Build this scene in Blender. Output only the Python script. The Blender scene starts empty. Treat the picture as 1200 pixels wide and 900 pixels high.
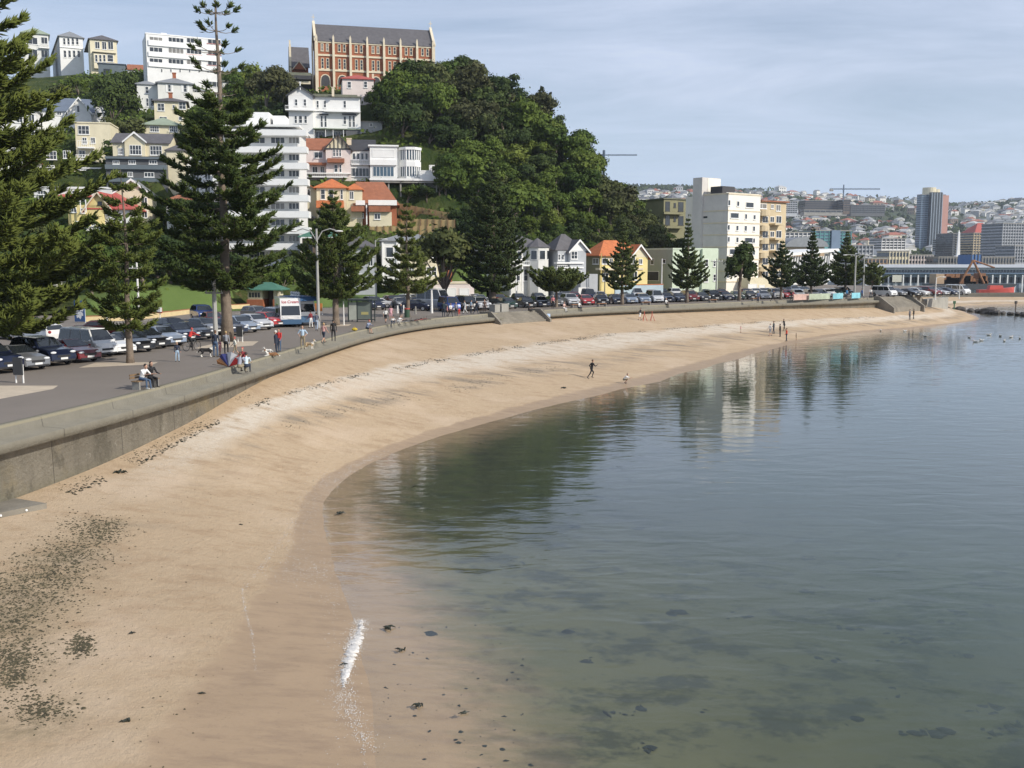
import bpy, bmesh, math, random
import numpy as np
from mathutils import Vector, Matrix
from mathutils.geometry import tessellate_polygon
SC = bpy.context.scene
COL = SC.collection
R = math.radians
# ------------------------------------------------------------------ camera
F = 1167.0; PITCH = R(7.08); CH = 11.0
cam = bpy.data.objects.new('camera', bpy.data.cameras.new('camera'))
COL.objects.link(cam); SC.camera = cam
cam.data.sensor_width = 36; cam.data.lens = 36*F/1200
cam.data.clip_start = .5; cam.data.clip_end = 9000
cam.location = (0, 0, CH); cam.rotation_euler = (R(90)-PITCH, 0, 0)
# ------------------------------------------------------------------ light
TOSUN = Vector((.90, -.50, .66)).normalized()
sun = bpy.data.objects.new('sun', bpy.data.lights.new('sun', 'SUN')); COL.objects.link(sun)
sun.data.energy = 5.0; sun.data.angle = R(.5); sun.data.color = (1, .93, .82)
sun.rotation_euler = TOSUN.to_track_quat('Z', 'Y').to_euler()
wd = bpy.data.worlds.new('World'); SC.world = wd; wd.use_nodes = True
wn = wd.node_tree.nodes; wl = wd.node_tree.links
bg = wn['Background']; bg.inputs[1].default_value = .132
sk = wn.new('ShaderNodeTexSky'); sk.sky_type = 'NISHITA'; sk.sun_disc = False
sk.sun_elevation = math.asin(TOSUN.z); sk.sun_rotation = math.atan2(TOSUN.x, TOSUN.y)
sk.altitude = 0; sk.air_density = 1.0; sk.dust_density = 1.2; sk.ozone_density = 2.2
tc = wn.new('ShaderNodeTexCoord'); sx = wn.new('ShaderNodeSeparateXYZ'); wl.new(tc.outputs['Generated'], sx.inputs[0])
def wmath(op, a, b=None):
    n = wn.new('ShaderNodeMath'); n.operation = op
    for i, v in enumerate((a, b)):
        if v is None: continue
        if isinstance(v, (int, float)): n.inputs[i].default_value = v
        else: wl.new(v, n.inputs[i])
    return n.outputs[0]
zz = wmath('ADD', wmath('MAXIMUM', sx.outputs[2], 0), .10)
cx = wn.new('ShaderNodeCombineXYZ'); wl.new(wmath('DIVIDE', sx.outputs[0], zz), cx.inputs[0]); wl.new(wmath('DIVIDE', sx.outputs[1], zz), cx.inputs[1])
mp = wn.new('ShaderNodeMapping'); wl.new(cx.outputs[0], mp.inputs[0]); mp.inputs[2].default_value = (0, 0, R(32)); mp.inputs[3].default_value = (.75, 1.35, 1)
nz = wn.new('ShaderNodeTexNoise'); wl.new(mp.outputs[0], nz.inputs[0]); nz.inputs['Scale'].default_value = .8; nz.inputs['Detail'].default_value = 7; nz.inputs['Roughness'].default_value = .62; nz.inputs['Distortion'].default_value = .6
cr = wn.new('ShaderNodeValToRGB'); wl.new(nz.outputs[0], cr.inputs[0])
cr.color_ramp.elements[0].position = .36; cr.color_ramp.elements[0].color = (.30, .30, .30, 1)
cr.color_ramp.elements[1].position = .70; cr.color_ramp.elements[1].color = (.80, .80, .80, 1)
mx = wn.new('ShaderNodeMixRGB'); wl.new(cr.outputs[0], mx.inputs[0]); wl.new(sk.outputs[0], mx.inputs[1]); mx.inputs[2].default_value = (6.5, 7.2, 8.8, 1)
hz_ = wn.new('ShaderNodeValToRGB'); wl.new(sx.outputs[2], hz_.inputs[0]); hz_.color_ramp.elements[0].color = (.9, .9, .9, 1); hz_.color_ramp.elements[1].color = (0, 0, 0, 1); hz_.color_ramp.elements[1].position = .16
mx2 = wn.new('ShaderNodeMixRGB'); wl.new(hz_.outputs[0], mx2.inputs[0]); wl.new(mx.outputs[0], mx2.inputs[1]); mx2.inputs[2].default_value = (5.4, 6.8, 8.9, 1)
wl.new(mx2.outputs[0], bg.inputs[0])
SC.view_settings.view_transform = 'Standard'; SC.view_settings.look = 'None'; SC.view_settings.gamma = 1
SC.view_settings.exposure = -0.16; SC.view_settings.use_curve_mapping = False
SC.cycles.max_bounces = 6; SC.cycles.transparent_max_bounces = 12
SC.cycles.diffuse_bounces = 3; SC.cycles.glossy_bounces = 3; SC.cycles.transmission_bounces = 4
SC.cycles.caustics_reflective = False; SC.cycles.caustics_refractive = False
SC.cycles.use_denoising = True
SC.cycles.sample_clamp_indirect = 4
# ------------------------------------------------------------------ pixel helpers (photo pixels, 1200x900)
_cp, _sp = math.cos(PITCH), math.sin(PITCH)
def ray(px, py):
    dx = (px-600)/F; dy = (450-py)/F
    return Vector((dx, _cp+dy*_sp, -_sp+dy*_cp))
def at_y(px, py, Y):
    d = ray(px, py); return Vector((0, 0, CH)) + d*(Y/d.y)
def at_z(px, py, z):
    d = ray(px, py); return Vector((0, 0, CH)) + d*((z-CH)/d.z)
def at_x(px, Y, z):      # point on column px at depth Y and height z
    k = Y*_cp - (z-CH)*_sp      # camera-space depth
    return Vector(((px-600)/F*k, Y, z))
# ------------------------------------------------------------------ materials
MATS = {}
def mat(name, color=None, rough=.7, var=.16, scale=.6, metal=0, bump=0, bscale=6, spec=.5, coat=0, detail=4, emis=None):
    if name in MATS: return MATS[name]
    m = bpy.data.materials.new(name); m.use_nodes = True; MATS[name] = m
    n = m.node_tree.nodes; l = m.node_tree.links; b = n['Principled BSDF']
    b.inputs['Roughness'].default_value = rough; b.inputs['Metallic'].default_value = metal
    b.inputs['Specular IOR Level'].default_value = spec; b.inputs['Coat Weight'].default_value = coat
    c = tuple(color)+(1,)
    geo = n.new('ShaderNodeNewGeometry')
    if var > 0:
        nt = n.new('ShaderNodeTexNoise'); nt.inputs['Scale'].default_value = scale; nt.inputs['Detail'].default_value = detail
        nt.inputs['Roughness'].default_value = .65
        l.new(geo.outputs['Position'], nt.inputs[0])
        r = n.new('ShaderNodeValToRGB'); l.new(nt.outputs[0], r.inputs[0])
        r.color_ramp.elements[0].position = .3; r.color_ramp.elements[0].color = tuple(x*(1-var) for x in color)+(1,)
        r.color_ramp.elements[1].position = .7; r.color_ramp.elements[1].color = tuple(min(1, x*(1+var*.8)) for x in color)+(1,)
        l.new(r.outputs[0], b.inputs['Base Color'])
    else: b.inputs['Base Color'].default_value = c
    if bump:
        nb = n.new('ShaderNodeTexNoise'); nb.inputs['Scale'].default_value = bscale; nb.inputs['Detail'].default_value = 5
        l.new(geo.outputs['Position'], nb.inputs[0])
        bp = n.new('ShaderNodeBump'); bp.inputs['Strength'].default_value = bump; bp.inputs['Distance'].default_value = .05
        l.new(nb.outputs[0], bp.inputs['Height']); l.new(bp.outputs[0], b.inputs['Normal'])
    if emis: b.inputs['Emission Color'].default_value = tuple(emis)+(1,); b.inputs['Emission Strength'].default_value = 1
    return m
class NT:   # small node-tree writer
    def __init__(s, name):
        s.m = bpy.data.materials.new(name); s.m.use_nodes = True; s.n = s.m.node_tree.nodes; s.l = s.m.node_tree.links; s.b = s.n['Principled BSDF']
    def add(s, t, **kw):
        x = s.n.new(t)
        for k, v in kw.items(): setattr(x, k, v)
        return x
    def set(s, sock, v):
        if hasattr(v, 'is_linked') or isinstance(v, bpy.types.NodeSocket): s.l.new(v, sock)
        else: sock.default_value = v
    def math(s, op, a, b=0., c=None, clamp=False):
        x = s.add('ShaderNodeMath', operation=op, use_clamp=clamp); s.set(x.inputs[0], a); s.set(x.inputs[1], b)
        if c is not None: s.set(x.inputs[2], c)
        return x.outputs[0]
    def pos(s): return s.add('ShaderNodeNewGeometry').outputs['Position']
    def mapping(s, vec, scale=(1, 1, 1), rot=(0, 0, 0)):
        x = s.add('ShaderNodeMapping'); s.l.new(vec, x.inputs[0]); x.inputs[3].default_value = scale; x.inputs[2].default_value = rot; return x.outputs[0]
    def noise(s, vec, scale, detail=4, rough=.6, dist=0):
        x = s.add('ShaderNodeTexNoise'); s.l.new(vec, x.inputs[0]); x.inputs['Scale'].default_value = scale
        x.inputs['Detail'].default_value = detail; x.inputs['Roughness'].default_value = rough; x.inputs['Distortion'].default_value = dist; return x.outputs[0]
    def ramp(s, fac, stops):
        x = s.add('ShaderNodeValToRGB'); s.l.new(fac, x.inputs[0]); e = x.color_ramp.elements
        while len(e) < len(stops): e.new(.5)
        for i, (p, c) in enumerate(stops):
            e[i].position = p; e[i].color = (c, c, c, 1) if isinstance(c, (int, float)) else tuple(c)+(1,)
        return x.outputs[0]
    def mix(s, fac, a, b, mode='MIX'):
        x = s.add('ShaderNodeMixRGB', blend_type=mode); s.set(x.inputs[0], fac)
        for i, v in ((1, a), (2, b)):
            if isinstance(v, tuple): x.inputs[i].default_value = v+(1,) if len(v) == 3 else v
            else: s.l.new(v, x.inputs[i])
        return x.outputs[0]
    def attr(s, name): return s.add('ShaderNodeAttribute', attribute_name=name).outputs['Fac']
    def bump(s, h, strength=.5, dist=.05, normal=None):
        x = s.add('ShaderNodeBump'); s.l.new(h, x.inputs['Height']); x.inputs['Strength'].default_value = strength; x.inputs['Distance'].default_value = dist
        if normal is not None: s.l.new(normal, x.inputs['Normal'])
        return x.outputs[0]
# ------------------------------------------------------------------ object helpers
def tag(o, label=None, cat=None, group=None, kind=None):
    if label: o['label'] = label
    if cat: o['category'] = cat
    if group: o['group'] = group
    if kind: o['kind'] = kind
    return o
def empty(name, loc=(0, 0, 0), rz=0, label=None, cat=None, group=None):
    o = bpy.data.objects.new(name, None); COL.objects.link(o); o.location = loc; o.rotation_euler = (0, 0, rz)
    return tag(o, label, cat, group)
def link(name, me, parent=None):
    o = bpy.data.objects.new(name, me); COL.objects.link(o)
    if parent is not None: o.parent = parent
    return o
def copy_tree(o, parent=None, name=None):
    c = o.copy(); COL.objects.link(c)
    if parent is not None: c.parent = parent
    for ch in list(o.children): copy_tree(ch, c)
    return c
class MB:
    def __init__(s, M=None): s.v = []; s.f = []; s.mi = []; s.M = M; s.cm = 0; s.sm = []; s.smooth = False
    def add(s, vs, fs):
        b = len(s.v)
        s.v += [tuple(s.M @ Vector(v)) if s.M is not None else tuple(v) for v in vs]
        for f in fs: s.f.append(tuple(b+i for i in f)); s.mi.append(s.cm); s.sm.append(s.smooth)
        return s
    def box(s, x0, y0, z0, x1, y1, z1):
        return s.add([(x0,y0,z0),(x1,y0,z0),(x1,y1,z0),(x0,y1,z0),(x0,y0,z1),(x1,y0,z1),(x1,y1,z1),(x0,y1,z1)],
                     [(0,3,2,1),(4,5,6,7),(0,1,5,4),(1,2,6,5),(2,3,7,6),(3,0,4,7)])
    def prism(s, poly, y0, y1):     # poly in xz, extruded along y
        n = len(poly)
        return s.add([(x, y0, z) for x, z in poly]+[(x, y1, z) for x, z in poly],
                     [tuple(range(n)), tuple(range(2*n-1, n-1, -1))]+[(i, i+n, (i+1) % n+n, (i+1) % n) for i in range(n)])
    def extrude(s, poly, z0, z1):   # poly in xy
        n = len(poly)
        return s.add([(x, y, z0) for x, y in poly]+[(x, y, z1) for x, y in poly],
                     [tuple(range(n-1, -1, -1)), tuple(range(n, 2*n))]+[(i, (i+1) % n, (i+1) % n+n, i+n) for i in range(n)])
    def tube(s, pts, rs, n=6, cap=True):
        rings = []; pts = [Vector(p) for p in pts]
        if isinstance(rs, (int, float)): rs = [rs]*len(pts)
        vs = []; fs = []
        for i, p in enumerate(pts):
            d = (pts[min(i+1, len(pts)-1)]-pts[max(i-1, 0)])
            d = d.normalized() if d.length > 1e-9 else Vector((0, 0, 1))
            a = d.orthogonal().normalized() if i == 0 else (a-d*a.dot(d)).normalized()
            b = d.cross(a)
            for k in range(n):
                t = 2*math.pi*k/n; vs.append(p+(a*math.cos(t)+b*math.sin(t))*rs[i])
        for i in range(len(pts)-1):
            for k in range(n): fs.append((i*n+k, i*n+(k+1) % n, (i+1)*n+(k+1) % n, (i+1)*n+k))
        if cap: fs.append(tuple(range(n-1, -1, -1))); fs.append(tuple((len(pts)-1)*n+k for k in range(n)))
        return s.add(vs, fs)
    def ball(s, c, r, n=8, m=6):
        if isinstance(r, (int, float)): r = (r, r, r)
        vs = [(c[0], c[1], c[2]-r[2])]
        for i in range(1, m):
            a = math.pi*i/m
            for k in range(n):
                t = 2*math.pi*k/n; vs.append((c[0]+r[0]*math.sin(a)*math.cos(t), c[1]+r[1]*math.sin(a)*math.sin(t), c[2]-r[2]*math.cos(a)))
        vs.append((c[0], c[1], c[2]+r[2])); L = len(vs)-1; fs = []
        for k in range(n):
            fs.append((0, 1+(k+1) % n, 1+k)); fs.append((L, L-n+k, L-n+(k+1) % n))
            for i in range(m-2): a = 1+i*n; fs.append((a+k, a+(k+1) % n, a+n+(k+1) % n, a+n+k))
        return s.add(vs, fs)
    def mesh(s, name, mats):
        me = bpy.data.meshes.new(name); me.from_pydata(s.v, [], s.f)
        for m in (mats if isinstance(mats, (list, tuple)) else [mats]): me.materials.append(m)
        if any(s.mi): me.polygons.foreach_set('material_index', s.mi)
        if any(s.sm): me.polygons.foreach_set('use_smooth', s.sm)
        me.update(); return me
    def build(s, name, mats, parent=None): return link(name, s.mesh(name, mats), parent)
def np_mesh(name, V, Fc, mats, smooth=False, mi=None, attrs=None):
    """fast mesh from numpy arrays; Fc is (n,3) or (n,4)"""
    me = bpy.data.meshes.new(name); V = np.asarray(V, np.float32); Fc = np.asarray(Fc, np.int32); k = Fc.shape[1]
    me.vertices.add(len(V)); me.vertices.foreach_set('co', V.ravel())
    me.loops.add(Fc.size); me.loops.foreach_set('vertex_index', Fc.ravel())
    me.polygons.add(len(Fc)); me.polygons.foreach_set('loop_start', np.arange(0, Fc.size, k, dtype=np.int32))
    me.polygons.foreach_set('loop_total', np.full(len(Fc), k, np.int32))
    for m in (mats if isinstance(mats, (list, tuple)) else [mats]): me.materials.append(m)
    if mi is not None: me.polygons.foreach_set('material_index', np.asarray(mi, np.int32))
    if smooth: me.polygons.foreach_set('use_smooth', np.ones(len(Fc), bool))
    for an, av in (attrs or {}).items():
        a = me.attributes.new(an, 'FLOAT', 'POINT'); a.data.foreach_set('value', np.asarray(av, np.float32))
    me.update(); me.validate(); return me
def grid_faces(nu, nv):
    i = np.arange(nu-1)[:, None]*nv+np.arange(nv-1)[None, :]
    return np.stack([i, i+nv, i+nv+1, i+1], -1).reshape(-1, 4)
def smooth_noise(x, y, s, seed=0):
    rs = np.random.RandomState(seed); o = np.zeros_like(x, float)
    for k in range(5):
        a = rs.uniform(0, 2*math.pi); f = s*rs.uniform(.6, 1.7); o += np.sin((x*math.cos(a)+y*math.sin(a))*f+rs.uniform(0, 6.28))
    return o/5
# ------------------------------------------------------------------ shore curves: wall inner edge, sand height at wall foot, waterline
PZ = 4.4       # promenade level
KEYS = [((-33, -30), 1.5, (4, -30)), ((-29, 0), 1.5, (1.2, 0)), ((-24.6, 22), 1.5, (-3.1, 21.4)), ((-20.6, 40), 1.55, (-6.3, 35)),
        ((-18.6, 52), 2.15, (-8.6, 46)), ((-17.2, 67), 3.15, (-6.6, 57)), ((-15.4, 88), 3.38, (0, 70)), ((-12.9, 102.5), 3.4, (7, 81)),
        ((-9.2, 113), 3.4, (13, 90)), ((-4.2, 122), 3.38, (18, 99)), ((-.8, 127), 3.3, (24.5, 110)), ((12, 141), 3.3, (33, 125)),
        ((26, 151), 3.25, (43, 140)), ((42, 163), 3.1, (54, 153)), ((60, 174), 2.8, (68, 165)), ((76, 190), 2.4, (87, 186)), ((86, 213), 2.4, (97, 213)),
        ((97, 243), 2.0, (105, 235)), ((118, 262), 1.5, (124, 250)), ((160, 268), 1.2, (152, 257)), ((230, 266), 1.0, (200, 255))]
def catmull(P, n):
    P = np.array(P, float); P = np.vstack([2*P[0]-P[1], P, 2*P[-1]-P[-2]]); out = []
    for i in range(1, len(P)-2):
        for t in np.linspace(0, 1, n, endpoint=False):
            a, b, c, d = P[i-1:i+3]
            out.append(.5*(2*b+(c-a)*t+(2*a-5*b+4*c-d)*t*t+(3*b-a-3*c+d)*t**3))
    out.append(P[-2]); return np.array(out)
NS = 14
CW = catmull([k[0] for k in KEYS], NS); CZ = catmull([(k[1], 0) for k in KEYS], NS)[:, 0]; CS = catmull([k[2] for k in KEYS], NS)
def normals(C):
    d = np.gradient(C, axis=0); d /= np.linalg.norm(d, axis=1)[:, None]
    return np.stack([d[:, 1], -d[:, 0]], 1), d     # seaward normal, direction
NW, DW = normals(CW)
NSH, _ = normals(CS)
# ------------------------------------------------------------------ beach + sea bed (one sheet, wall foot -> deep water)
def sea_depth(d): return np.where(d < 4.5, .075*d, .3375+.035*(np.minimum(d, 50)-4.5))
vv = np.concatenate([np.linspace(0, 1, 46), 1+np.array([.02, .05, .09, .14, .2, .28])])
rows = []; attV = []; attD = []
start = CW+NW*.75
for j, v in enumerate(vv):
    if v <= 1:
        p = start*(1-v)+CS*v
        s = v; prof = (1-s)**1.15*.85+.15*(1-s)       # gently concave beach
        z = CZ*prof
        z = z + (smooth_noise(p[:, 0], p[:, 1], .55, 3)*.05+smooth_noise(p[:, 0], p[:, 1], 2.1, 8)*.02)*max(.45, min(1, (1-v)*6))*min(1, v*8+.2)
        # beach cusps: soft scallops towards the waterline
        z = z + .05*np.sin(np.arange(len(p))*.55)*np.exp(-((v-.78)/.12)**2)
    else:
        w = v-1; p = CS+NSH*(w*16)
        z = -np.full(len(p), sea_depth(w*16))+(smooth_noise(p[:, 0], p[:, 1], .55, 3)*.05+smooth_noise(p[:, 0], p[:, 1], 2.1, 8)*.02)*.45*max(0, 1-w*5)
    rows.append(np.column_stack([p, z])); attV.append(np.full(len(p), v)); attD.append(-z)
BG = np.stack(rows, 1)     # (ns, nv, 3)
beach_v = np.stack(attV, 1).ravel()
t = NT('sand'); P = t.pos(); V = t.attr('shore')
n1 = t.noise(P, .35, 5); n2 = t.noise(P, 3.0, 5, .7); n3 = t.noise(P, 26, 3, .7)
BA = t.attr('band'); warp = t.math('ADD', BA, t.math('MULTIPLY', t.math('SUBTRACT', t.noise(P, .22, 5, .6), .5), .20))
warp2 = t.math('ADD', BA, t.math('MULTIPLY', t.math('SUBTRACT', t.noise(P, .3, 3), .5), .10))
dry = t.mix(n1, (.44, .33, .215), (.53, .415, .285))
dry = t.mix(t.ramp(n2, [(.35, 0), (.7, .5)]), dry, (.39, .275, .17))
sy_ = t.add('ShaderNodeSeparateXYZ'); t.l.new(P, sy_.inputs[0]); YR = t.math('MULTIPLY', sy_.outputs[1], .01)
band = t.math('MULTIPLY', t.ramp(warp, [(.48, 0), (.53, .9), (.64, .95), (.76, 0)]), t.ramp(YR, [(.40, .15), (.55, 1)]))
dry = t.mix(t.math('MULTIPLY', band, t.ramp(n2, [(.25, .35), (.6, 1)])), dry, (.61, .55, .46))
dry = t.mix(t.ramp(YR, [(.30, .55), (.50, 0)]), dry, (.40, .30, .195))
patch_ = t.ramp(t.noise(t.mapping(P, (.6, 1.3, 1), (0, 0, .5)), .9, 7, .68), [(.50, 0), (.66, .75)]); dry = t.mix(patch_, dry, (.36, .255, .16))
dry = t.mix(t.ramp(t.noise(P, .14, 4, .6), [(.52, 0), (.66, .55)]), dry, (.56, .44, .32))
strk = t.math('MULTIPLY', t.ramp(warp, [(.70, 0), (.76, .8), (.84, .8), (.92, 0)]), t.ramp(t.noise(t.mapping(P, (.25, 1.2, 1)), .55, 6, .7), [(.48, 0), (.60, .9)]))
dry = t.mix(t.math('MULTIPLY', strk, t.ramp(YR, [(.45, .3), (.6, 1)])), dry, (.20, .175, .14))
stain = t.math('MULTIPLY', t.attr('weedy'), t.ramp(t.noise(P, 2.2, 8, .78), [(.40, .1), (.60, .85)])); dry = t.mix(stain, dry, (.15, .125, .07))
fine = t.ramp(t.noise(P, 9, 5, .8), [(.56, 0), (.70, .5)]); dry = t.mix(fine, dry, (.30, .225, .15))
wet = t.mix(n1, (.31, .222, .14), (.41, .30, .195)); wet = t.mix(t.ramp(t.noise(t.mapping(P, (.5, 1.6, 1), (0, 0, .9)), 1.3, 8, .72), [(.46, 0), (.66, .6)]), wet, (.24, .17, .115)); wet = t.mix(t.ramp(t.noise(P, 7, 4, .75), [(.60, 0), (.68, .45)]), wet, (.22, .16, .11))
WT = t.attr('wet'); wf = t.ramp(t.math('ADD', WT, t.math('MULTIPLY', t.math('SUBTRACT', t.noise(P, .34, 7, .68), .5), .50)), [(.45, 0), (.53, .85), (.62, 1)])
sx_ = t.add('ShaderNodeSeparateXYZ'); t.l.new(P, sx_.inputs[0])
wf2 = t.math('MULTIPLY', wf, 1.0)
col = t.mix(wf2, dry, wet)
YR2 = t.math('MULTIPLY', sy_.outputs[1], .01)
under = t.ramp(t.math('ADD', t.math('ADD', t.math('MULTIPLY', t.math('SUBTRACT', V, 1), .25), t.math('MULTIPLY', t.ramp(YR2, [(.26, 0), (.44, 1)]), .018)), t.math('MULTIPLY', t.math('SUBTRACT', t.noise(t.mapping(P, (.7, 1.6, 1), (0, 0, -.3)), .8, 7, .72), .5), .075)), [(.03, 0), (.052, .6), (.082, 1)])
weed = t.ramp(t.noise(t.mapping(P, (.8, 1.0, 1), (0, 0, .5)), .55, 6, .72), [(.50, 0), (.60, 1)])
bedc = t.mix(n1, (.185, .175, .09), (.088, .092, .046)); bedc = t.mix(t.math('MULTIPLY', t.ramp(YR2, [(.36, 0), (.46, .8), (.85, .8), (1, .2)]), .85), bedc, (.028, .034, .016)); bedc = t.mix(t.math('MULTIPLY', weed, .7), bedc, (.03, .035, .022))  # bed colour darkened over a depth band to deepen the hill's reflection
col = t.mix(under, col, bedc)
t.l.new(col, t.b.inputs['Base Color'])
t.l.new(t.ramp(wf, [(0, .95), (1, .45)]), t.b.inputs['Roughness']); t.b.inputs['Specular IOR Level'].default_value = .22
h = t.math('ADD', t.math('MULTIPLY', t.noise(P, 3.2, 6, .75), 1.0), t.math('MULTIPLY', n3, .25))
bp = t.add('ShaderNodeBump'); t.l.new(h, bp.inputs['Height']); bp.inputs['Distance'].default_value = .11
t.l.new(t.ramp(wf, [(0, .7), (1, .16)]), bp.inputs['Strength']); t.l.new(bp.outputs[0], t.b.inputs['Normal'])
WEEDY = np.zeros(len(beach_v))
for wx, wy, wr in ((30, 690, 1.6), (20, 715, 1.4), (70, 660, 1.3), (55, 680, 1.4), (10, 745, 1.0), (25, 770, .9), (45, 830, .9), (90, 645, 1.1), (120, 622, .9), (95, 755, .45), (15, 790, .7)):
    g = at_z(wx, wy, .75); WEEDY = np.maximum(WEEDY, np.exp(-((BG[:, :, 0].ravel()-g.x)**2+(BG[:, :, 1].ravel()-g.y)**2)/wr**2))
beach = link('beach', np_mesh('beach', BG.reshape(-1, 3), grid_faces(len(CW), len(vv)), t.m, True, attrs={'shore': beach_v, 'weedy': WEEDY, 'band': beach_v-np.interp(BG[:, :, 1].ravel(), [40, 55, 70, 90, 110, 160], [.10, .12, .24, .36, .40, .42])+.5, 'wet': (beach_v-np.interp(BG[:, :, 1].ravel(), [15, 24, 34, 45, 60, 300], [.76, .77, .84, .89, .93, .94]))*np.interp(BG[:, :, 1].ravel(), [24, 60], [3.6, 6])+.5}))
tag(beach, 'tan sand beach curving along the sea wall', 'beach', kind='structure')
from mathutils.bvhtree import BVHTree
_bv = BVHTree.FromPolygons([tuple(v) for v in BG.reshape(-1, 3)], [tuple(f) for f in grid_faces(len(CW), len(vv))])
def beach_z(x, y):
    h = _bv.ray_cast(Vector((x, y, 60)), Vector((0, 0, -1))); return h[0].z if h[0] is not None else 0.
def on_beach(px, py):     # where the sight line meets the sand (or the sea surface)
    h = _bv.ray_cast(Vector((0, 0, CH)), ray(px, py).normalized())
    if h[0] is None or h[0].z < 0: return at_z(px, py, 0)
    return h[0]
# ------------------------------------------------------------------ sea
Cf = catmull(CS, 3); CFT = np.gradient(Cf, axis=0)
def shore_dist(x, y):     # signed distance to the waterline, positive towards the sea
    q = np.column_stack([x, y]); out = np.empty(len(q)); tg = CFT
    for i in range(0, len(q), 4000):
        dd = q[i:i+4000, None]-Cf[None]; r = (dd**2).sum(-1); j = r.argmin(1); m = dd[np.arange(len(j)), j]; tt = tg[j]
        out[i:i+4000] = np.sqrt(r[np.arange(len(j)), j])*np.sign(m[:, 0]*tt[:, 1]-m[:, 1]*tt[:, 0])
    return out
sgx = np.concatenate([np.arange(-14, 60, 1.25), np.arange(60, 140, 2.5), np.arange(140, 420, 12)]); sgy = np.concatenate([np.arange(-40, 120, 1.25), np.arange(120, 276, 2)])
SX, SY = np.meshgrid(sgx, sgy, indexing='ij'); SD = shore_dist(SX.ravel(), SY.ravel()); SF = grid_faces(len(sgx), len(sgy))
def used(V, F_):
    u, inv = np.unique(F_, return_inverse=True); return u, inv.reshape(F_.shape)
fs = SF[SD[SF].min(1) > 2.6]; u, f2 = used(None, fs); dz = -sea_depth(SD[u])-.012+smooth_noise(SX.ravel()[u], SY.ravel()[u], .45, 5)*.07*np.clip((SD[u]-4)/5, 0, 1)
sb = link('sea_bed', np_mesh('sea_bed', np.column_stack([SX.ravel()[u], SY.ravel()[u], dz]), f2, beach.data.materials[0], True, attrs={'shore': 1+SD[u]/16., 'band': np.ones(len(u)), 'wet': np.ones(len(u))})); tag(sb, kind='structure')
t = NT('sea_water'); P = t.pos(); D = t.attr('depth')
nt = t.m.node_tree; out = [x for x in t.n if x.type == 'OUTPUT_MATERIAL'][0]; t.n.remove(t.b)
w1 = t.noise(t.mapping(P, (.50, 1.10, 1), (0, 0, R(-24))), .80, 2, .45, .4)
w2 = t.noise(t.mapping(P, (.55, 1.2, 1), (0, 0, R(12))), 2.8, 3, .6)
w3 = t.noise(t.mapping(P, (.6, 1.0, 1), (0, 0, R(-40))), .16, 2, .5)
calm = t.ramp(t.noise(P, .045, 3, .6), [(.38, .45), (.62, 1)])
hh = t.math('ADD', t.math('MULTIPLY', w1, 1.0), t.math('MULTIPLY', w2, .16)); hh = t.math('MULTIPLY', hh, calm); hh = t.math('ADD', hh, t.math('MULTIPLY', w3, .4))
nb = t.bump(hh, 1.0, .042)
vm = t.add('ShaderNodeVectorMath', operation='DOT_PRODUCT'); t.l.new(nb, vm.inputs[0]); t.l.new(t.add('ShaderNodeNewGeometry').outputs['Incoming'], vm.inputs[1])
FRES = t.math('ADD', .02, t.math('MULTIPLY', .98, t.math('POWER', t.math('SUBTRACT', 1., t.math('ABSOLUTE', vm.outputs['Value']), clamp=True), 5.)))   # Schlick reflectance of water
gl = t.add('ShaderNodeBsdfGlossy'); gl.inputs['Roughness'].default_value = .04; t.l.new(nb, gl.inputs['Normal']); gl.inputs['Color'].default_value = (.95, .96, 1, 1)
tr = t.add('ShaderNodeBsdfTransparent'); t.l.new(t.mix(t.ramp(D, [(0, 0), (1, 1)]), (.98, .98, .95), (.55, .62, .56)), tr.inputs[0])
df = t.add('ShaderNodeBsdfDiffuse'); df.inputs[0].default_value = (.115, .155, .105, 1)
m1 = t.add('ShaderNodeMixShader'); t.l.new(t.ramp(D, [(0, 0), (.35, .07), (1, .36)]), m1.inputs[0]); t.l.new(tr.outputs[0], m1.inputs[1]); t.l.new(df.outputs[0], m1.inputs[2])
m2 = t.add('ShaderNodeMixShader'); t.l.new(FRES, m2.inputs[0]); t.l.new(m1.outputs[0], m2.inputs[1]); t.l.new(gl.outputs[0], m2.inputs[2])
t.l.new(m2.outputs[0], out.inputs[0])
fs = SF[SD[SF].max(1) > -3.5]; u, f2 = used(None, fs)
sea = link('sea_water', np_mesh('sea_water', np.column_stack([SX.ravel()[u], SY.ravel()[u], np.zeros(len(u))]), f2, t.m, True, attrs={'depth': np.clip((SD[u]-2)/18., 0, 1)}))
tag(link('sea_water', np_mesh('harbour_water', [(92, 262, 0), (110, 268, 0), (420, 275.5, 0), (700, 440, 0), (700, 520, 0), (40, 520, 0), (40, 400, 0), (70, 330, 0)], [(0, 1, 6, 7), (1, 2, 5, 6), (2, 3, 4, 5)], t.m, attrs={'depth': np.ones(8)})), kind='structure')
tag(sea, 'calm clear shallow sea with faint ripples', 'sea', kind='structure')
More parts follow.
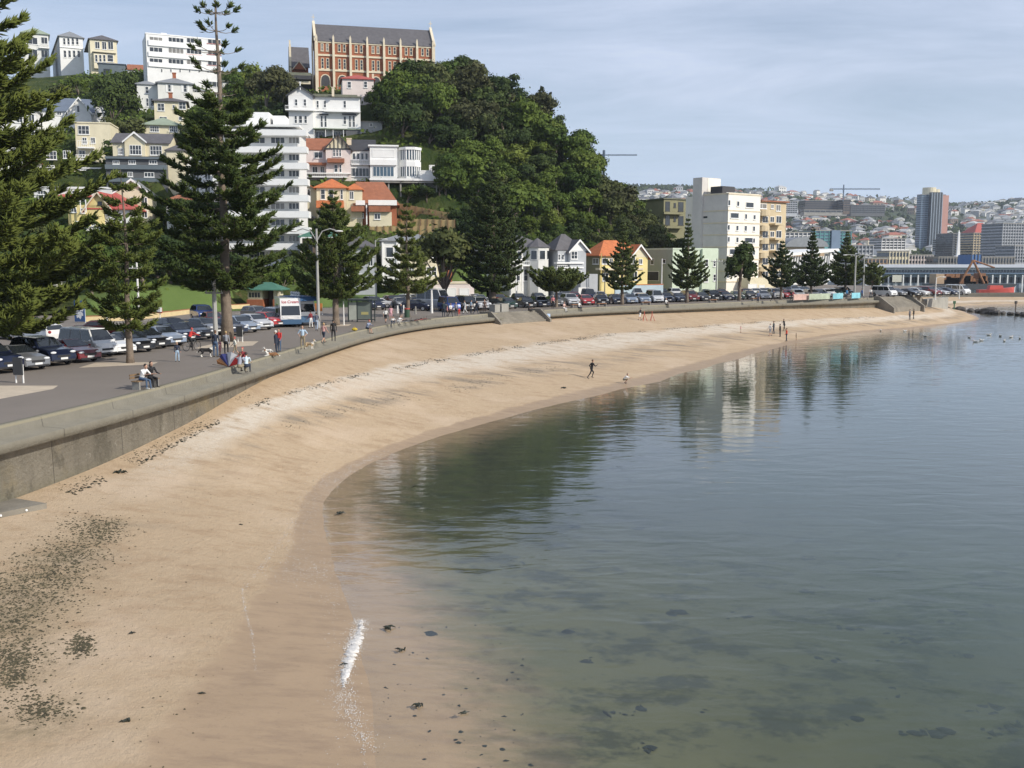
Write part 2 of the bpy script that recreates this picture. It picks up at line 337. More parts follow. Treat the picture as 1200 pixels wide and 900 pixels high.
# ------------------------------------------------------------------ sea wall
t = NT('sea_wall_concrete'); P = t.pos()
c = t.mix(t.noise(P, .5, 6, .7), (.19, .172, .135), (.33, .305, .25))
st = t.ramp(t.noise(t.mapping(P, (1, 1, .30)), .8, 6, .72), [(.40, 1), (.62, 0)])
c = t.mix(t.math('MULTIPLY', st, .5), c, (.125, .115, .092))
c = t.mix(t.ramp(t.noise(P, .22, 4), [(.55, 0), (.68, .5)]), c, (.30, .235, .11))
c = t.mix(t.ramp(t.noise(P, 2.6, 4, .7), [(.62, 0), (.72, .5)]), c, (.46, .44, .39))
sp_ = t.add('ShaderNodeSeparateXYZ'); t.l.new(P, sp_.inputs[0])
c = t.mix(t.ramp(t.math('MULTIPLY', sp_.outputs[2], .2), [(.30, .55), (.42, 0)]), c, (.16, .15, .10))
up_ = t.ramp(t.math('MULTIPLY', sp_.outputs[2], .2), [(.70, 0), (.712, .75)]); c = t.mix(up_, c, t.mix(t.noise(P, .9, 6, .7), (.125, .115, .085), (.215, .20, .16)))
c = t.mix(t.math('MULTIPLY', t.ramp(t.noise(t.mapping(P, (1, 1, .5)), .7, 5, .75), [(.55, 0), (.64, .6)]), t.math('SUBTRACT', 1., up_)), c, (.10, .092, .07))
jt = t.math('FRACT', t.math('DIVIDE', t.attr('arc'), 5.2)); c = t.mix(t.ramp(jt, [(0, .75), (.008, .75), (.012, 0)]), c, (.06, .055, .045))
edge = t.ramp(t.math('MULTIPLY', sp_.outputs[2], .2), [(.868, 0), (.872, 1)]); c = t.mix(t.math('MULTIPLY', edge, .5), c, (.30, .265, .17))
t.l.new(c, t.b.inputs['Base Color']); t.b.inputs['Roughness'].default_value = .92; t.l.new(t.bump(t.noise(P, 5, 6, .7), .7, .08), t.b.inputs['Normal'])
MWALL = t.m
prof = [(-.02, -.5), (-.02, .0), (0, .05), (.36, .05), (.39, .02), (.46, -.38), (1.42, -.42), (1.45, -.45), (1.45, -.80), (.92, -.90), (.80, -.96), (.95, -6.5)]
ARC = np.concatenate([[0], np.cumsum(np.linalg.norm(np.diff(CW, axis=0), axis=1))])
def wall_strip(name, i0, i1, label):
    pts = [np.column_stack([CW[i0:i1]+NW[i0:i1]*s, np.full(i1-i0, PZ+z)]) for s, z in prof]
    A = np.stack(pts, 1); o = link(name, np_mesh(name, A.reshape(-1, 3), grid_faces(i1-i0, len(prof))[:, ::-1], MWALL, attrs={'arc': np.repeat(ARC[i0:i1], len(prof))})); tag(o, label, 'sea wall'); return o
I_RAMP = 10*NS-2; I_END = 14*NS+5
wall1 = wall_strip('sea_wall', 0, I_RAMP, 'stepped concrete sea wall with overhanging lip between promenade and beach, up to the first steps')
wall2 = wall_strip('sea_wall', I_RAMP+8, I_END, 'long low concrete sea wall lip running between the two sets of beach steps')
# ------------------------------------------------------------------ hill (thin-plate surface through known points)
HP = [(-60,118,4),(-40,118,4),(-25,135,4),(-70,70,4),(-110,60,6),(-110,110,9),(-90,118,7),(-15,150,4),(0,165,4),(15,176,4),(35,190,4),(60,210,4),(75,235,4),(95,260,4),(130,300,4),(130,420,4),(60,420,4),(60,330,4)]
HPX = [(240,350,128),(190,338,128),(330,335,150),(440,330,150),(150,330,135),(60,318,135),(120,262,155),(60,225,175),(160,218,172),(90,190,190),(190,184,190),(190,160,205),(200,140,222),(140,140,235),(60,138,240),(240,125,245),(165,128,240),(60,90,290),(140,84,290),(215,114,255),
       (310,330,150),(300,290,165),(300,200,200),(310,110,240),(360,107,240),(400,110,235),(500,110,243),(390,162,212),(440,150,214),(395,208,194),(460,212,194),(390,262,178),(440,262,178),(500,265,182),(470,285,170),(540,335,155),(600,320,170),
       (520,232,195),(540,205,200),(560,150,218),(520,105,236),(480,120,230),(450,130,226),(560,100,242),(600,130,242),(640,160,240),(680,205,236),(720,245,230),(760,282,222),(735,258,225),(748,271,224),(772,298,220),(720,236,228),(786,306,216),(600,220,208),(640,250,205),(560,270,190),(640,290,190),(700,285,203),(740,300,205),(780,308,212),(690,240,215)]
pts = np.array(HP+[tuple(at_y(*p)) for p in HPX], float)
pts = np.vstack([pts, [(-60,340,56),(-140,330,66),(-30,300,55),(10,300,20),(-200,300,60),(-200,200,60),(-150,150,28),(-100,420,55),(-230,420,60),(0,400,20),(-180,420,60),(35,250,8),(25,270,12)]])
xy = pts[:, :2]; r2 = ((xy[:, None]-xy[None])**2).sum(-1)
def tps(r2): return np.where(r2 > 0, .5*r2*np.log(r2+1e-12), 0)
K = tps(r2)+np.eye(len(xy))*25; Pm = np.column_stack([np.ones(len(xy)), xy]); A = np.block([[K, Pm], [Pm.T, np.zeros((3, 3))]])
sol = np.linalg.solve(A, np.concatenate([pts[:, 2], np.zeros(3)]))
CARVE = []
def hill_z(x, y):
    q = np.column_stack([np.ravel(x), np.ravel(y)]).astype(float); d2 = ((q[:, None]-xy[None])**2).sum(-1)
    z = tps(d2)@sol[:-3]+sol[-3]+q@sol[-2:]
    for A_, u_, n_, w_, d_ in CARVE:      # level ground cut for each building
        lx = (q[:, 0]-A_.x)*u_.x+(q[:, 1]-A_.y)*u_.y; ly = (q[:, 0]-A_.x)*n_.x+(q[:, 1]-A_.y)*n_.y
        k = (lx > -2.5) & (lx < w_+2.5) & (ly > -9) & (ly < d_+1); z = np.where(k, np.minimum(z, A_.z-.35+np.minimum(ly+1, 0)*.32), z)
    line = np.interp(q[:, 0], [-200, -80, -55, -40, -25, -10, 5, 25, 40, 60, 95], [110, 112, 117, 128, 144, 152, 165, 178, 192, 225, 270])
    z = np.minimum(z, 4.3+np.maximum(q[:, 1]-line-1, -1)*.8)
    return np.maximum(z, 3.9)
def hz(x, y): return float(hill_z([x], [y])[0])

PROF3 = [(-.9, -3), (-.9, -1.95), (0, -1.9), (.05, -2.3), (.25, -5)]
A = np.stack([np.column_stack([CW[I_END:]+NW[I_END:]*a, np.full(len(CW)-I_END, PZ+z)]) for a, z in PROF3], 1)
tag(link('sea_wall', np_mesh('sea_wall', A.reshape(-1, 3), grid_faces(len(CW)-I_END, len(PROF3))[:, ::-1], MWALL)), 'low grey stone wall behind the far second beach', 'sea wall')
# ------------------------------------------------------------------ promenade, road, city ground
loop = [tuple(p) for p in CW[:18*NS+1:2]]+[(88, 265), (72, 335), (46, 405), (46, 445), (2600, 445), (2600, 3600), (-2600, 3600), (-2600, -30)]
def sheet(name, poly, z, m, label=None, cat=None):
    tri = tessellate_polygon([[Vector((x, y, 0)) for x, y in poly]])
    me = bpy.data.meshes.new(name); me.from_pydata([(x, y, z) for x, y in poly], [], [tuple(f) for f in tri]); me.materials.append(m)
    bm = bmesh.new(); bm.from_mesh(me); bmesh.ops.recalc_face_normals(bm, faces=bm.faces)
    if sum(f.normal.z for f in bm.faces) < 0: bmesh.ops.reverse_faces(bm, faces=bm.faces)
    bm.to_mesh(me); bm.free()
    o = link(name, me); tag(o, label, cat, kind='structure'); return o
t = NT('asphalt'); P = t.pos(); c = t.mix(t.noise(P, .25, 5, .6), (.140, .120, .102), (.200, .172, .147)); c = t.mix(t.math('MULTIPLY', t.noise(P, 18, 3, .8), .35), c, (.27, .235, .20))
c = t.mix(t.ramp(t.noise(P, .9, 5, .7), [(.60, 0), (.72, .4)]), c, (.12, .108, .095))
t.l.new(c, t.b.inputs['Base Color']); t.b.inputs['Roughness'].default_value = .93; t.l.new(t.bump(t.noise(P, 30, 3), .3, .02), t.b.inputs['Normal']); MASPH = t.m
sheet('promenade', loop, PZ, MASPH)
MPALE = mat('pale_paving', (.50, .42, .32), .9, .15, 1.2, bump=.2)
def patch(pix, z=PZ+.004, m=None, name='paved_strip'): return sheet(name, [tuple(at_z(x, y, PZ)[:2]) for x, y in pix], z, m or MPALE)
patch([(-40, 452), (68, 452), (62, 456), (-40, 475)]); patch([(92, 431), (112, 425), (185, 424.5), (180, 427)]); patch([(228, 408), (262, 400), (303, 400), (296, 405), (240, 409)])
patch([(378, 383), (384, 380), (412, 380), (408, 382)])
M_MARK = mat('road_paint', (.72, .70, .66), .8, .25, 2)
road = [at_x(p, y, PZ) for p, y in ((-50, 88), (120, 104), (240, 119), (330, 134), (420, 143), (520, 150), (600, 160), (700, 170), (800, 178), (900, 187), (1000, 202))]
mb = MB()
for a, b in zip(road, road[1:]):
    n = int((b-a).length//6); d = (b-a).normalized(); nn = Vector((-d.y, d.x, 0))
    for i in range(n):
        p = a+d*(i*6); q = p+d*3; mb.add([p+nn*.07, p-nn*.07, q-nn*.07, q+nn*.07], [(0, 1, 2, 3)])
for v in mb.v: pass
mb.v = [(x, y, PZ+.008) for x, y, z in mb.v]; tag(mb.build('road_marking', M_MARK), kind='structure')
# ------------------------------------------------------------------ building materials
W_WHITE = mat('white_painted_wall', (.74, .74, .72), .7, .07, .5)
W_OFF = mat('off_white_weatherboard', (.66, .66, .62), .75, .09, .6)
W_CREAM = mat('cream_wall', (.66, .60, .43), .75, .09, .6)
W_YEL = mat('yellow_wall', (.72, .60, .27), .75, .08, .6)
W_PINK = mat('pinkish_white_wall', (.68, .60, .56), .75, .07, .6)
W_GREY = mat('grey_wall', (.105, .11, .115), .75, .15, .5)
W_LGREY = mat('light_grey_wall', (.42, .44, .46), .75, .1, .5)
W_BLUEG = mat('blue_grey_wall', (.12, .15, .17), .75, .12, .5)
W_GREEN = mat('pale_green_wall', (.52, .60, .47), .75, .09, .5)
W_BEIGE = mat('beige_wall', (.55, .45, .29), .75, .10, .5)
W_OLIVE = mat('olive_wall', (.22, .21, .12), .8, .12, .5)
W_TAN = mat('tan_wall', (.46, .32, .20), .8, .12, .5)
W_CONC = mat('grey_concrete', (.30, .29, .26), .9, .22, .5, bump=.3)
W_BROWN = mat('brown_wall', (.13, .095, .07), .8, .15, .5)
T_WHITE = mat('white_trim', (.80, .80, .78), .5, .05, 1)
T_CREAM = mat('cream_stone', (.66, .58, .43), .8, .10, .8)
T_RED = mat('red_painted_trim', (.42, .08, .06), .6, .1, 1)
T_DARK = mat('dark_trim', (.04, .042, .045), .5, .1, 1)
R_SLATE = mat('slate_roof', (.105, .10, .105), .7, .22, 1.2, bump=.5, bscale=3)
R_GREY = mat('grey_metal_roof', (.22, .23, .24), .55, .14, .8)
R_ORANGE = mat('orange_tile_roof', (.50, .155, .055), .8, .2, 1.4, bump=.5, bscale=4)
R_RED = mat('red_iron_roof', (.40, .085, .065), .6, .14, 1)
R_BROWNR = mat('rust_brown_tile_roof', (.30, .115, .06), .8, .2, 1.4, bump=.5, bscale=4)
R_GREEN = mat('green_metal_roof', (.055, .16, .11), .6, .15, .8)
R_PGREEN = mat('faded_green_roof', (.26, .31, .23), .7, .14, .8)
R_OLIVE = mat('moss_grey_roof', (.16, .165, .12), .8, .2, 1)
R_DARK = mat('charcoal_roof', (.045, .045, .05), .7, .2, 1)
R_BLUE = mat('blue_grey_roof', (.13, .16, .21), .6, .14, .8)
def glass_mat(name, c, rough=.06):
    m = mat(name, c, rough, .35, .35, spec=.8); return m
G_DARK = glass_mat('dark_window_glass', (.030, .036, .042)); G_CURT = glass_mat('curtained_window_glass', (.20, .19, .17), .12); G_BLUE = glass_mat('blue_window_glass', (.05, .09, .13))
t = NT('red_brick'); P = t.pos(); br = t.add('ShaderNodeTexBrick'); t.l.new(t.mapping(P, (1, 1, 1), (R(90), 0, 0)), br.inputs[0]); br.inputs['Scale'].default_value = 3.2
br.inputs['Color1'].default_value = (.37, .105, .042, 1); br.inputs['Color2'].default_value = (.29, .082, .035, 1); br.inputs['Mortar'].default_value = (.36, .22, .14, 1)
t.l.new(t.mix(t.math('MULTIPLY', t.noise(P, .5, 5, .7), .5), br.outputs[0], (.24, .075, .036)), t.b.inputs['Base Color']); t.b.inputs['Roughness'].default_value = .9; BRICK = t.m
Z1 = (0, 0); Z2 = (140, 0); Z3 = (320, 0); Z4 = (320, 140); Z5 = (560, 180); Z6 = (740, 180); Z7 = (920, 180); ZS = 1200/280.
class B:
    """a building laid out on its own front plane: local x along the front, y inwards, z up"""
    def __init__(s, name, label, cat, zo, rect, Y, yaw=0, depth=8, wall=None, sink=4, group=None, zs=ZS, body=True):
        s.zo = zo; s.zs = zs; x0, yt, x1, yb = rect
        s.A = at_y(*s.px(x0, yb), Y); s.phi = R(yaw)
        s.u = Vector((math.cos(s.phi), math.sin(s.phi), 0)); s.inn = Vector((-math.sin(s.phi), math.cos(s.phi), 0))
        s.w = s.uv(x1, yb)[0]; s.h = s.uv(x0, yt)[1]; s.d = depth; s.sink = sink
        s.o = empty(name, s.A, s.phi, label, cat, group); CARVE.append((s.A.copy(), s.u, s.inn, s.w, depth))
        if body: s.wall = MB().box(0, 0, -sink, s.w, s.d, s.h).build('wall', wall, s.o)
    def px(s, x, y):
        return (s.zo[0]+x/s.zs, s.zo[1]+y/s.zs) if s.zo is not None else (x, y)
    def uv(s, x, y, y0=0):
        r = ray(*s.px(x, y)); c = Vector((0, 0, CH)); n = s.inn; k = ((s.A+s.inn*y0-c).dot(n))/r.dot(n); p = c+r*k-s.A
        return p.dot(s.u), p.z
    def suv(s, x, y):
        r = ray(*s.px(x, y)); c = Vector((0, 0, CH)); n = s.u; k = ((s.A-c).dot(n))/r.dot(n); p = c+r*k-s.A
        return p.dot(s.inn), p.z
    def depth_to(s, x, y): s.d = abs(s.suv(x, y)[0]); return s.d
    def R4(s, r, y0=0):
        a = s.uv(r[0], r[1], y0); b = s.uv(r[2], r[3], y0); return a[0], b[1], b[0], a[1]
    def box(s, name, m, boxes, parent=None):
        mb = MB()
        for b in boxes: mb.box(*b)
        return mb.build(name, m, parent or s.o)
    def pbox(s, name, m, rects, y0=-.15, y1=0.0, parent=None):
        mb = MB()
        for r in rects:
            a = s.R4(r, y0); mb.box(a[0], y0, a[1], a[2], y1, a[3])
        return mb.build(name, m, parent or s.o)
    def window(s, u0, z0, u1, z1, face='f', nx=1, nz=1, fm=None, gm=None, fw=.09, sill=True, name='window'):
        if u1 < u0: u0, u1 = u1, u0
        if z1 < z0: z0, z1 = z1, z0
        M = None
        if face == 's': M = Matrix(((0, 1, 0, 0), (1, 0, 0, 0), (0, 0, 1, 0), (0, 0, 0, 1)))
        elif face == 'r': M = Matrix(((0, -1, 0, s.w), (1, 0, 0, 0), (0, 0, 1, 0), (0, 0, 0, 1)))
        elif isinstance(face, (int, float)): M = Matrix.Translation((0, face, 0))
        fw = min(fw, (u1-u0)*.16, (z1-z0)*.16)
        f = MB(M); t_ = -.07
        f.box(u0, t_, z0, u0+fw, -.002, z1); f.box(u1-fw, t_, z0, u1, -.002, z1); f.box(u0+fw, t_, z1-fw, u1-fw, -.002, z1); f.box(u0+fw, t_, z0, u1-fw, -.002, z0+fw)
        for i in range(1, nx): x = u0+(u1-u0)*i/nx; f.box(x-fw*.4, t_+.01, z0+fw, x+fw*.4, -.003, z1-fw)
        for i in range(1, nz): z = z0+(z1-z0)*i/nz; f.box(u0+fw, t_+.015, z-fw*.3, u1-fw, -.004, z+fw*.3)
        if sill: f.box(u0-.08, -.16, z0-.09, u1+.08, -.002, z0)
        fo = f.build(name, fm or T_WHITE, s.o)
        MB(M).box(u0+fw*.8, -.035, z0+fw*.8, u1-fw*.8, -.001, z1-fw*.8).build('pane', gm or G_DARK, fo); return fo
    def wins(s, rects, face='f', **kw):
        for r in rects:
            if face == 's':
                a = s.suv(r[0], r[1]); b = s.suv(r[2], r[3]); s.window(a[0], b[1], b[0], a[1], 's', **kw)
            else:
                y0 = face if isinstance(face, (int, float)) else 0
                a = s.R4(r, y0); s.window(*a, face, **kw)
    def hip(s, m, ov=.4, h=None, x0=0, x1=None, y0=0, y1=None, z=None, ridge=.4, name='roof'):
        x1 = s.w if x1 is None else x1; y1 = s.d if y1 is None else y1; z = s.h if z is None else z; h = h or 1.8
        x0 -= ov; x1 += ov; y0 -= ov; y1 += ov; k = min(x1-x0, y1-y0)/2*(1 if ridge else 1)
        if x1-x0 >= y1-y0: a = (x0+k, (y0+y1)/2); b = (x1-k, (y0+y1)/2)
        else: a = ((x0+x1)/2, y0+k); b = ((x0+x1)/2, y1-k)
        mb = MB(); mb.box(x0, y0, z+.004, x1, y1, z+.16)
        v = [(x0, y0, z+.16), (x1, y0, z+.16), (x1, y1, z+.16), (x0, y1, z+.16), (a[0], a[1], z+h), (b[0], b[1], z+h)]
        fs = [(0, 1, 5, 4), (1, 2, 5), (2, 3, 4, 5), (3, 0, 4)] if x1-x0 >= y1-y0 else [(0, 1, 4), (1, 2, 5, 4), (2, 3, 5), (3, 0, 4, 5)]
        mb.add(v, fs); return mb.build(name, m, s.o)
    def gable(s, m, x0=0, x1=None, z=None, h=2, y0=0, y1=None, ov=.35, wall=None, axis='y', name='roof', th=.16, barge=None):
        """pitched roof; axis 'y': ridge runs inwards and the gable faces the front; axis 'x': ridge along the front"""
        x1 = s.w if x1 is None else x1; y1 = s.d if y1 is None else y1; z = s.h if z is None else z
        if wall is not None:
            mb = MB()
            if axis == 'y': mb.prism([(x0, z-.02), (x1, z-.02), ((x0+x1)/2, z+h)], y0, y1)
            else:
                mm = MB(Matrix(((0, 1, 0, 0), (1, 0, 0, 0), (0, 0, 1, 0), (0, 0, 0, 1)))); mm.prism([(y0, z-.02), (y1, z-.02), ((y0+y1)/2, z+h)], x0, x1); mb = mm
            mb.build('gable_wall', wall, s.o)
        mb = MB() if axis == 'y' else MB(Matrix(((0, 1, 0, 0), (1, 0, 0, 0), (0, 0, 1, 0), (0, 0, 0, 1))))
        a0, a1, b0, b1 = (x0, x1, y0, y1) if axis == 'y' else (y0, y1, x0, x1)
        c = (a0+a1)/2; sl = h/(c-a0); e = ov
        mb.prism([(a0-e, z-e*sl), (c, z+h), (c, z+h+th), (a0-e-.02, z-e*sl+th)], b0-ov, b1+ov)
        mb.prism([(a1+e, z-e*sl), (a1+e+.02, z-e*sl+th), (c, z+h+th+.003), (c, z+h)], b0-ov, b1+ov)
        r = mb.build(name, m, s.o)
        if barge and axis == 'y':
            q = MB(); q.prism([(a0-e-.05, z-e*sl-.12), (c, z+h-.18), (c, z+h+th+.03), (a0-e-.05, z-e*sl+th+.03)], b0-ov-.06, b0-ov-.003)
            q.prism([(a1+e+.05, z-e*sl-.12), (a1+e+.05, z-e*sl+th+.03), (c, z+h+th+.035), (c, z+h-.18)], b0-ov-.06, b0-ov-.003); q.build('bargeboard', barge, s.o)
        return r
    def flat(s, m=None, t=.35, ov=.12, name='parapet'):
        return s.box(name, m or T_WHITE, [(-ov, -ov, s.h+.003, s.w+ov, s.d+ov, s.h+t)])
    def chimney(s, x, y, z0, z1, m=None, r=.4): return s.box('chimney', m or BRICK, [(x-r, y-r, z0, x+r, y+r, z1), (x-r-.08, y-r-.08, z1, x+r+.08, y+r+.08, z1+.18)])
    def rail(s, r, y0, name='balcony_rail', m=None, slab=True):
        a = s.R4(r, y0); mb = MB(); n = max(2, int((a[2]-a[0])/.35))
        mb.box(a[0], y0, a[3]-.08, a[2], y0+.07, a[3])
        for i in range(n+1): x = a[0]+(a[2]-a[0]-.05)*i/n; mb.box(x, y0+.01, a[1], x+.05, y0+.05, a[3]-.08)
        if slab: mb.box(a[0], y0, a[1]-.25, a[2], 0, a[1])
        return mb.build(name, m or T_WHITE, s.o)
HG = 'houses and flats on the hillside'
# ---- skyline villas at the upper left
b = B('villa', 'pale villa with grey hip roof behind the left pine tips', 'house', Z1, (118, 165, 250, 320), 318, 26, 9, W_OFF, group=HG); b.hip(R_PGREEN, .5, 2.6)
b.wins([(205, 185, 240, 225), (135, 185, 190, 225), (140, 245, 190, 290), (205, 250, 240, 290)], nx=2, gm=G_DARK); b.rail((195, 215, 250, 240), -.9)
b = B('villa', 'pale blue white villa with two rows of arched windows on the skyline', 'house', Z1, (305, 183, 422, 322), 312, 28, 9, W_WHITE, group=HG); b.depth_to(258, 200)
MB().box(-.02, .0, -4, -.002, b.d, b.h).build('side_wall', W_LGREY, b.o); b.hip(R_GREY, .5, 2.4, name='roof')  # grey sheet paints the shade on the white villa's left side
b.wins([(x, 190, x+16, 226) for x in (315, 336, 358, 380)]+[(x, 252, x+17, 290) for x in (318, 341, 364, 387)], nz=2, gm=G_DARK); b.pbox('string_course', T_WHITE, [(300, 236, 424, 243)], -.25, 0)
b = B('villa', 'cream villa with dark hip roof and bay window on the skyline', 'house', Z1, (458, 197, 592, 350), 305, 26, 9, W_CREAM, group=HG); b.depth_to(427, 200); b.hip(R_SLATE, .5, 2.2)
b.pbox('bay', W_CREAM, [(470, 268, 578, 350)], -1.1, 0); b.pbox('bay_roof', R_GREY, [(464, 258, 584, 268)], -1.3, 0)
b.wins([(476, 208, 502, 246), (511, 208, 536, 250), (541, 208, 570, 250)], nx=2); b.wins([(476, 274, 492, 312), (496, 274, 512, 312), (516, 274, 532, 312), (538, 274, 570, 312)], -1.1, nz=2)
b = B('box_house', 'blue grey flat roofed box house on the ridge', 'house', Z1, (497, 318, 632, 412), 292, 18, 8, W_BLUEG, group=HG); b.hip(R_BLUE, .3, .9)
b.wins([(520, 345, 560, 385)], nx=2, fm=T_DARK)
b = B('cottage', 'small dark roofed cottage between blue grey house and white flats', 'house', Z1, (642, 348, 728, 400), 300, 15, 7, W_OFF, group=HG); b.gable(R_BROWNR, h=1.9, wall=W_OFF, axis='x'); b.wins([(660, 358, 690, 385), (700, 352, 722, 375)], nx=2)
# ---- white flats on the ridge
b = B('apartment_block', 'white five storey flats with long window bands on the ridge', 'apartment block', Z1, (746, 170, 1112, 500), 268, 25, 10, W_WHITE, 6, group=HG); b.depth_to(728, 180)
MB().box(-.02, 0, -6, -.003, b.d, b.h-.01).build('side_wall', W_LGREY, b.o); b.flat(T_WHITE, .3, .1)  # left side of the white block coloured grey as painted shade
cols = [(749, 818), (844, 924), (936, 1014), (1042, 1110)]
for i, (y0, y1) in enumerate(((182, 216), (234, 270), (290, 324))):
    for j, (x0, x1) in enumerate(cols): b.wins([(x0, y0+j*3, x1, y1+j*3)], nx=(3, 4, 4, 3)[j], gm=G_CURT if (i*3+j*5) % 4 == 0 else G_DARK, fw=.12)
    for x0, x1 in cols: b.pbox('window_ledge', T_RED, [(x0-3, y1+3, x1+3, y1+7)], -.22, 0)
b.wins([(x, 345, x+9, 364) for x in (808, 854, 900, 948, 996, 1040)], sill=False); b.wins([(1042, 407, 1110, 440), (1042, 458, 1110, 490)], nx=3); b.pbox('balcony_band', T_WHITE, [(746, 226, 1113, 231), (746, 281, 1113, 287), (746, 332, 1113, 338)], -.35, 0)
b.box('lift_house', W_WHITE, [(b.w*.22, 3, b.h+.35, b.w*.30, 6, b.h+1.2)])
# ---- white house group under the flats
b = B('villa', 'white two storey villa with grey hip roofs below the white flats', 'house', Z1, (797, 416, 972, 560), 240, 20, 9, W_OFF, group=HG); b.hip(R_GREY, .5, 2.0)
b.box('side_wing', W_OFF, [(-4.6, 2.5, -6, -.01, 9, b.h-.2)]); b.hip(R_GREY, .4, 1.3, -4.6, -.2, 2.5, 9, b.h-.2, name='wing_roof'); b.box('right_bay', W_OFF, [(b.w+.01, 1, -5, b.w+2.6, 6, b.h-1.2)])
b.hip(R_GREY, .3, 1.0, b.w+.1, b.w+2.6, 1, 6, b.h-1.2, name='bay_roof')
b.wins([(842, 424, 860, 462), (920, 424, 940, 464)], nz=2); b.wins([(728, 434, 748, 470), (732, 492, 748, 535), (753, 492, 770, 535)], 2.5, nz=2); b.wins([(976, 440, 1002, 460), (976, 506, 1002, 526)], 1., nx=2)
b.pbox('shutter', T_WHITE, [(832, 424, 841, 462), (861, 424, 870, 462), (910, 424, 919, 464), (941, 424, 950, 464)], -.08, 0); b.chimney(b.w*.5, 4, b.h+1.2, b.h+3)
b = B('house', 'cream two storey house with brick chimney below the white villa', 'house', Z1, (778, 508, 940, 625), 222, 16, 8, W_CREAM, group=HG); b.hip(R_SLATE, .5, 1.4); b.chimney(b.w*.5, 3, b.h+.6, b.h+2.2)
b.wins([(790, 518, 827, 558), (897, 512, 935, 550)], nx=2, nz=2); b.wins([(866, 526, 880, 548), (897, 585, 916, 605), (800, 585, 840, 605)], nx=1)
b = B('bungalow', 'cream bungalow with faded green hip roof', 'house', Z1, (728, 628, 905, 700), 208, 14, 8, W_CREAM, group=HG); b.hip(R_PGREEN, .6, 2.1); b.wins([(752, 632, 800, 664), (850, 632, 893, 664)], nx=4, nz=2)
b.box('side_wing', W_CREAM, [(b.w+.01, 2, -4, b.w+2.2, 8, b.h-.6)])
b = B('garage', 'small white flat roofed garage beside the bungalow', 'garage', Z1, (666, 618, 724, 655), 212, 10, 5, W_WHITE, group=HG); b.flat(T_WHITE, .2); b.wins([(680, 628, 712, 655)], nx=2, sill=False, gm=W_LGREY, name='garage_door')
b = B('gabled_house', 'white house with blue grey roof and two front gables', 'house', Z1, (212, 552, 470, 612), 222, 18, 9, W_WHITE, 5, group=HG); b.gable(R_BLUE, h=3.2, axis='x', wall=W_WHITE)
x0 = b.uv(338, 545)[0]; x1 = b.uv(458, 545)[0]; b.gable(R_BLUE, x0, x1, b.h-.3, 3.1, -.6, 4, .4, W_WHITE, 'y', 'gable_roof', barge=T_WHITE); b.box('front_bay', W_WHITE, [(x0, -.6, -4, x1, 0, b.h-.3)])
x2 = b.uv(525, 560)[0]; b.box('right_wing', W_WHITE, [(b.w+.01, 1.5, -5, x2, 7, b.h-.4)]); b.gable(R_BLUE, b.w, x2, b.h-.4, 3.6, 1.4, 7.2, .3, W_WHITE, 'y', 'wing_roof', barge=T_WHITE)
b.wins([(384, 528, 402, 566)], -.6, nx=1); b.wins([(285, 560, 310, 580), (225, 560, 260, 585), (420, 575, 440, 600)], nx=2)
# ---- cream stepped flats and grey balcony house
b = B('terraced_flats', 'cream stepped flats with balconies and bay windows at the left', 'apartment block', Z1, (385, 618, 560, 800), 196, 10, 9, W_CREAM, 6, group=HG); b.flat(W_CREAM, .25)
b.wins([(390, 630, 450, 676)], nx=3, nz=2); b.wins([(412, 690, 438, 724), (455, 690, 480, 720)], nx=2); b.rail((388, 705, 470, 738), -1.2); b.wins([(395, 755, 430, 790), (455, 755, 490, 790)], nx=2)
b.box('lower_block', W_CREAM, [(-7.2, -5, -10, b.w*.85, -.02, -2.2)]); b.box('lower_parapet', T_WHITE, [(-7.4, -5.2, -2.19, b.w*.87, -.03, -1.95)])
b.wins([(232, 758, 286, 802), (316, 756, 356, 796), (388, 828, 434, 855), (300, 830, 345, 856), (232, 830, 275, 858)], -5., nx=3, nz=2); b.rail((380, 775, 460, 800), -6.2, slab=True)
CARVE.append((at_y(48, 204, 187), Vector((1, 0, 0)), Vector((0, 1, 0)), 15, 4)); CARVE.append((at_y(122, 215, 175), Vector((1, 0, 0)), Vector((0, 1, 0)), 12, 4))
b = B('balcony_house', 'cream gabled house above a dark grey two tier balcony block', 'house', Z1, (568, 715, 850, 792), 181, 8, 9, W_CREAM, 3, group=HG)
b.gable(R_SLATE, h=2.0, axis='x', wall=W_CREAM); x0 = b.uv(628, 700)[0]; x1 = b.uv(730, 700)[0]; b.gable(R_SLATE, x0, x1, b.h+.2, 1.5, -.5, 4.4, .3, W_CREAM, 'y', 'gable_roof', barge=T_WHITE); b.box('front_bay', W_CREAM, [(x0, -.5, -.3, x1, 0, b.h+.2)])
b.wins([(650, 728, 712, 778)], -.5, nx=4, nz=2); b.wins([(752, 731, 815, 780), (592, 743, 622, 778)], nx=4, nz=2)
z0 = b.uv(568, 792)[1]; z1 = b.uv(568, 905)[1]-3.2; a = b.uv(530, 800, -3)[0]; c = b.uv(834, 800, -3)[0]
b.box('grey_block', W_GREY, [(a, -3, z1, c, -.02, z0+.0)]); b.pbox('balcony_band', W_BLUEG, [(526, 786, 836, 800), (526, 826, 836, 852), (526, 892, 836, 915)], -3.5, -3)
b.wins([(566, 804, 600, 825), (645, 804, 682, 825), (748, 804, 790, 825), (556, 863, 598, 888), (640, 863, 668, 888), (724, 865, 775, 890)], -3., nx=3); b.box('right_wing', W_CREAM, [(b.w*.98, -1.5, -8, b.w+2.8, 5, b.h-1.5)]); b.hip(R_SLATE, .3, 1.2, b.w*.98, b.w+2.8, -1.5, 5, b.h-1.5, name='wing_roof')
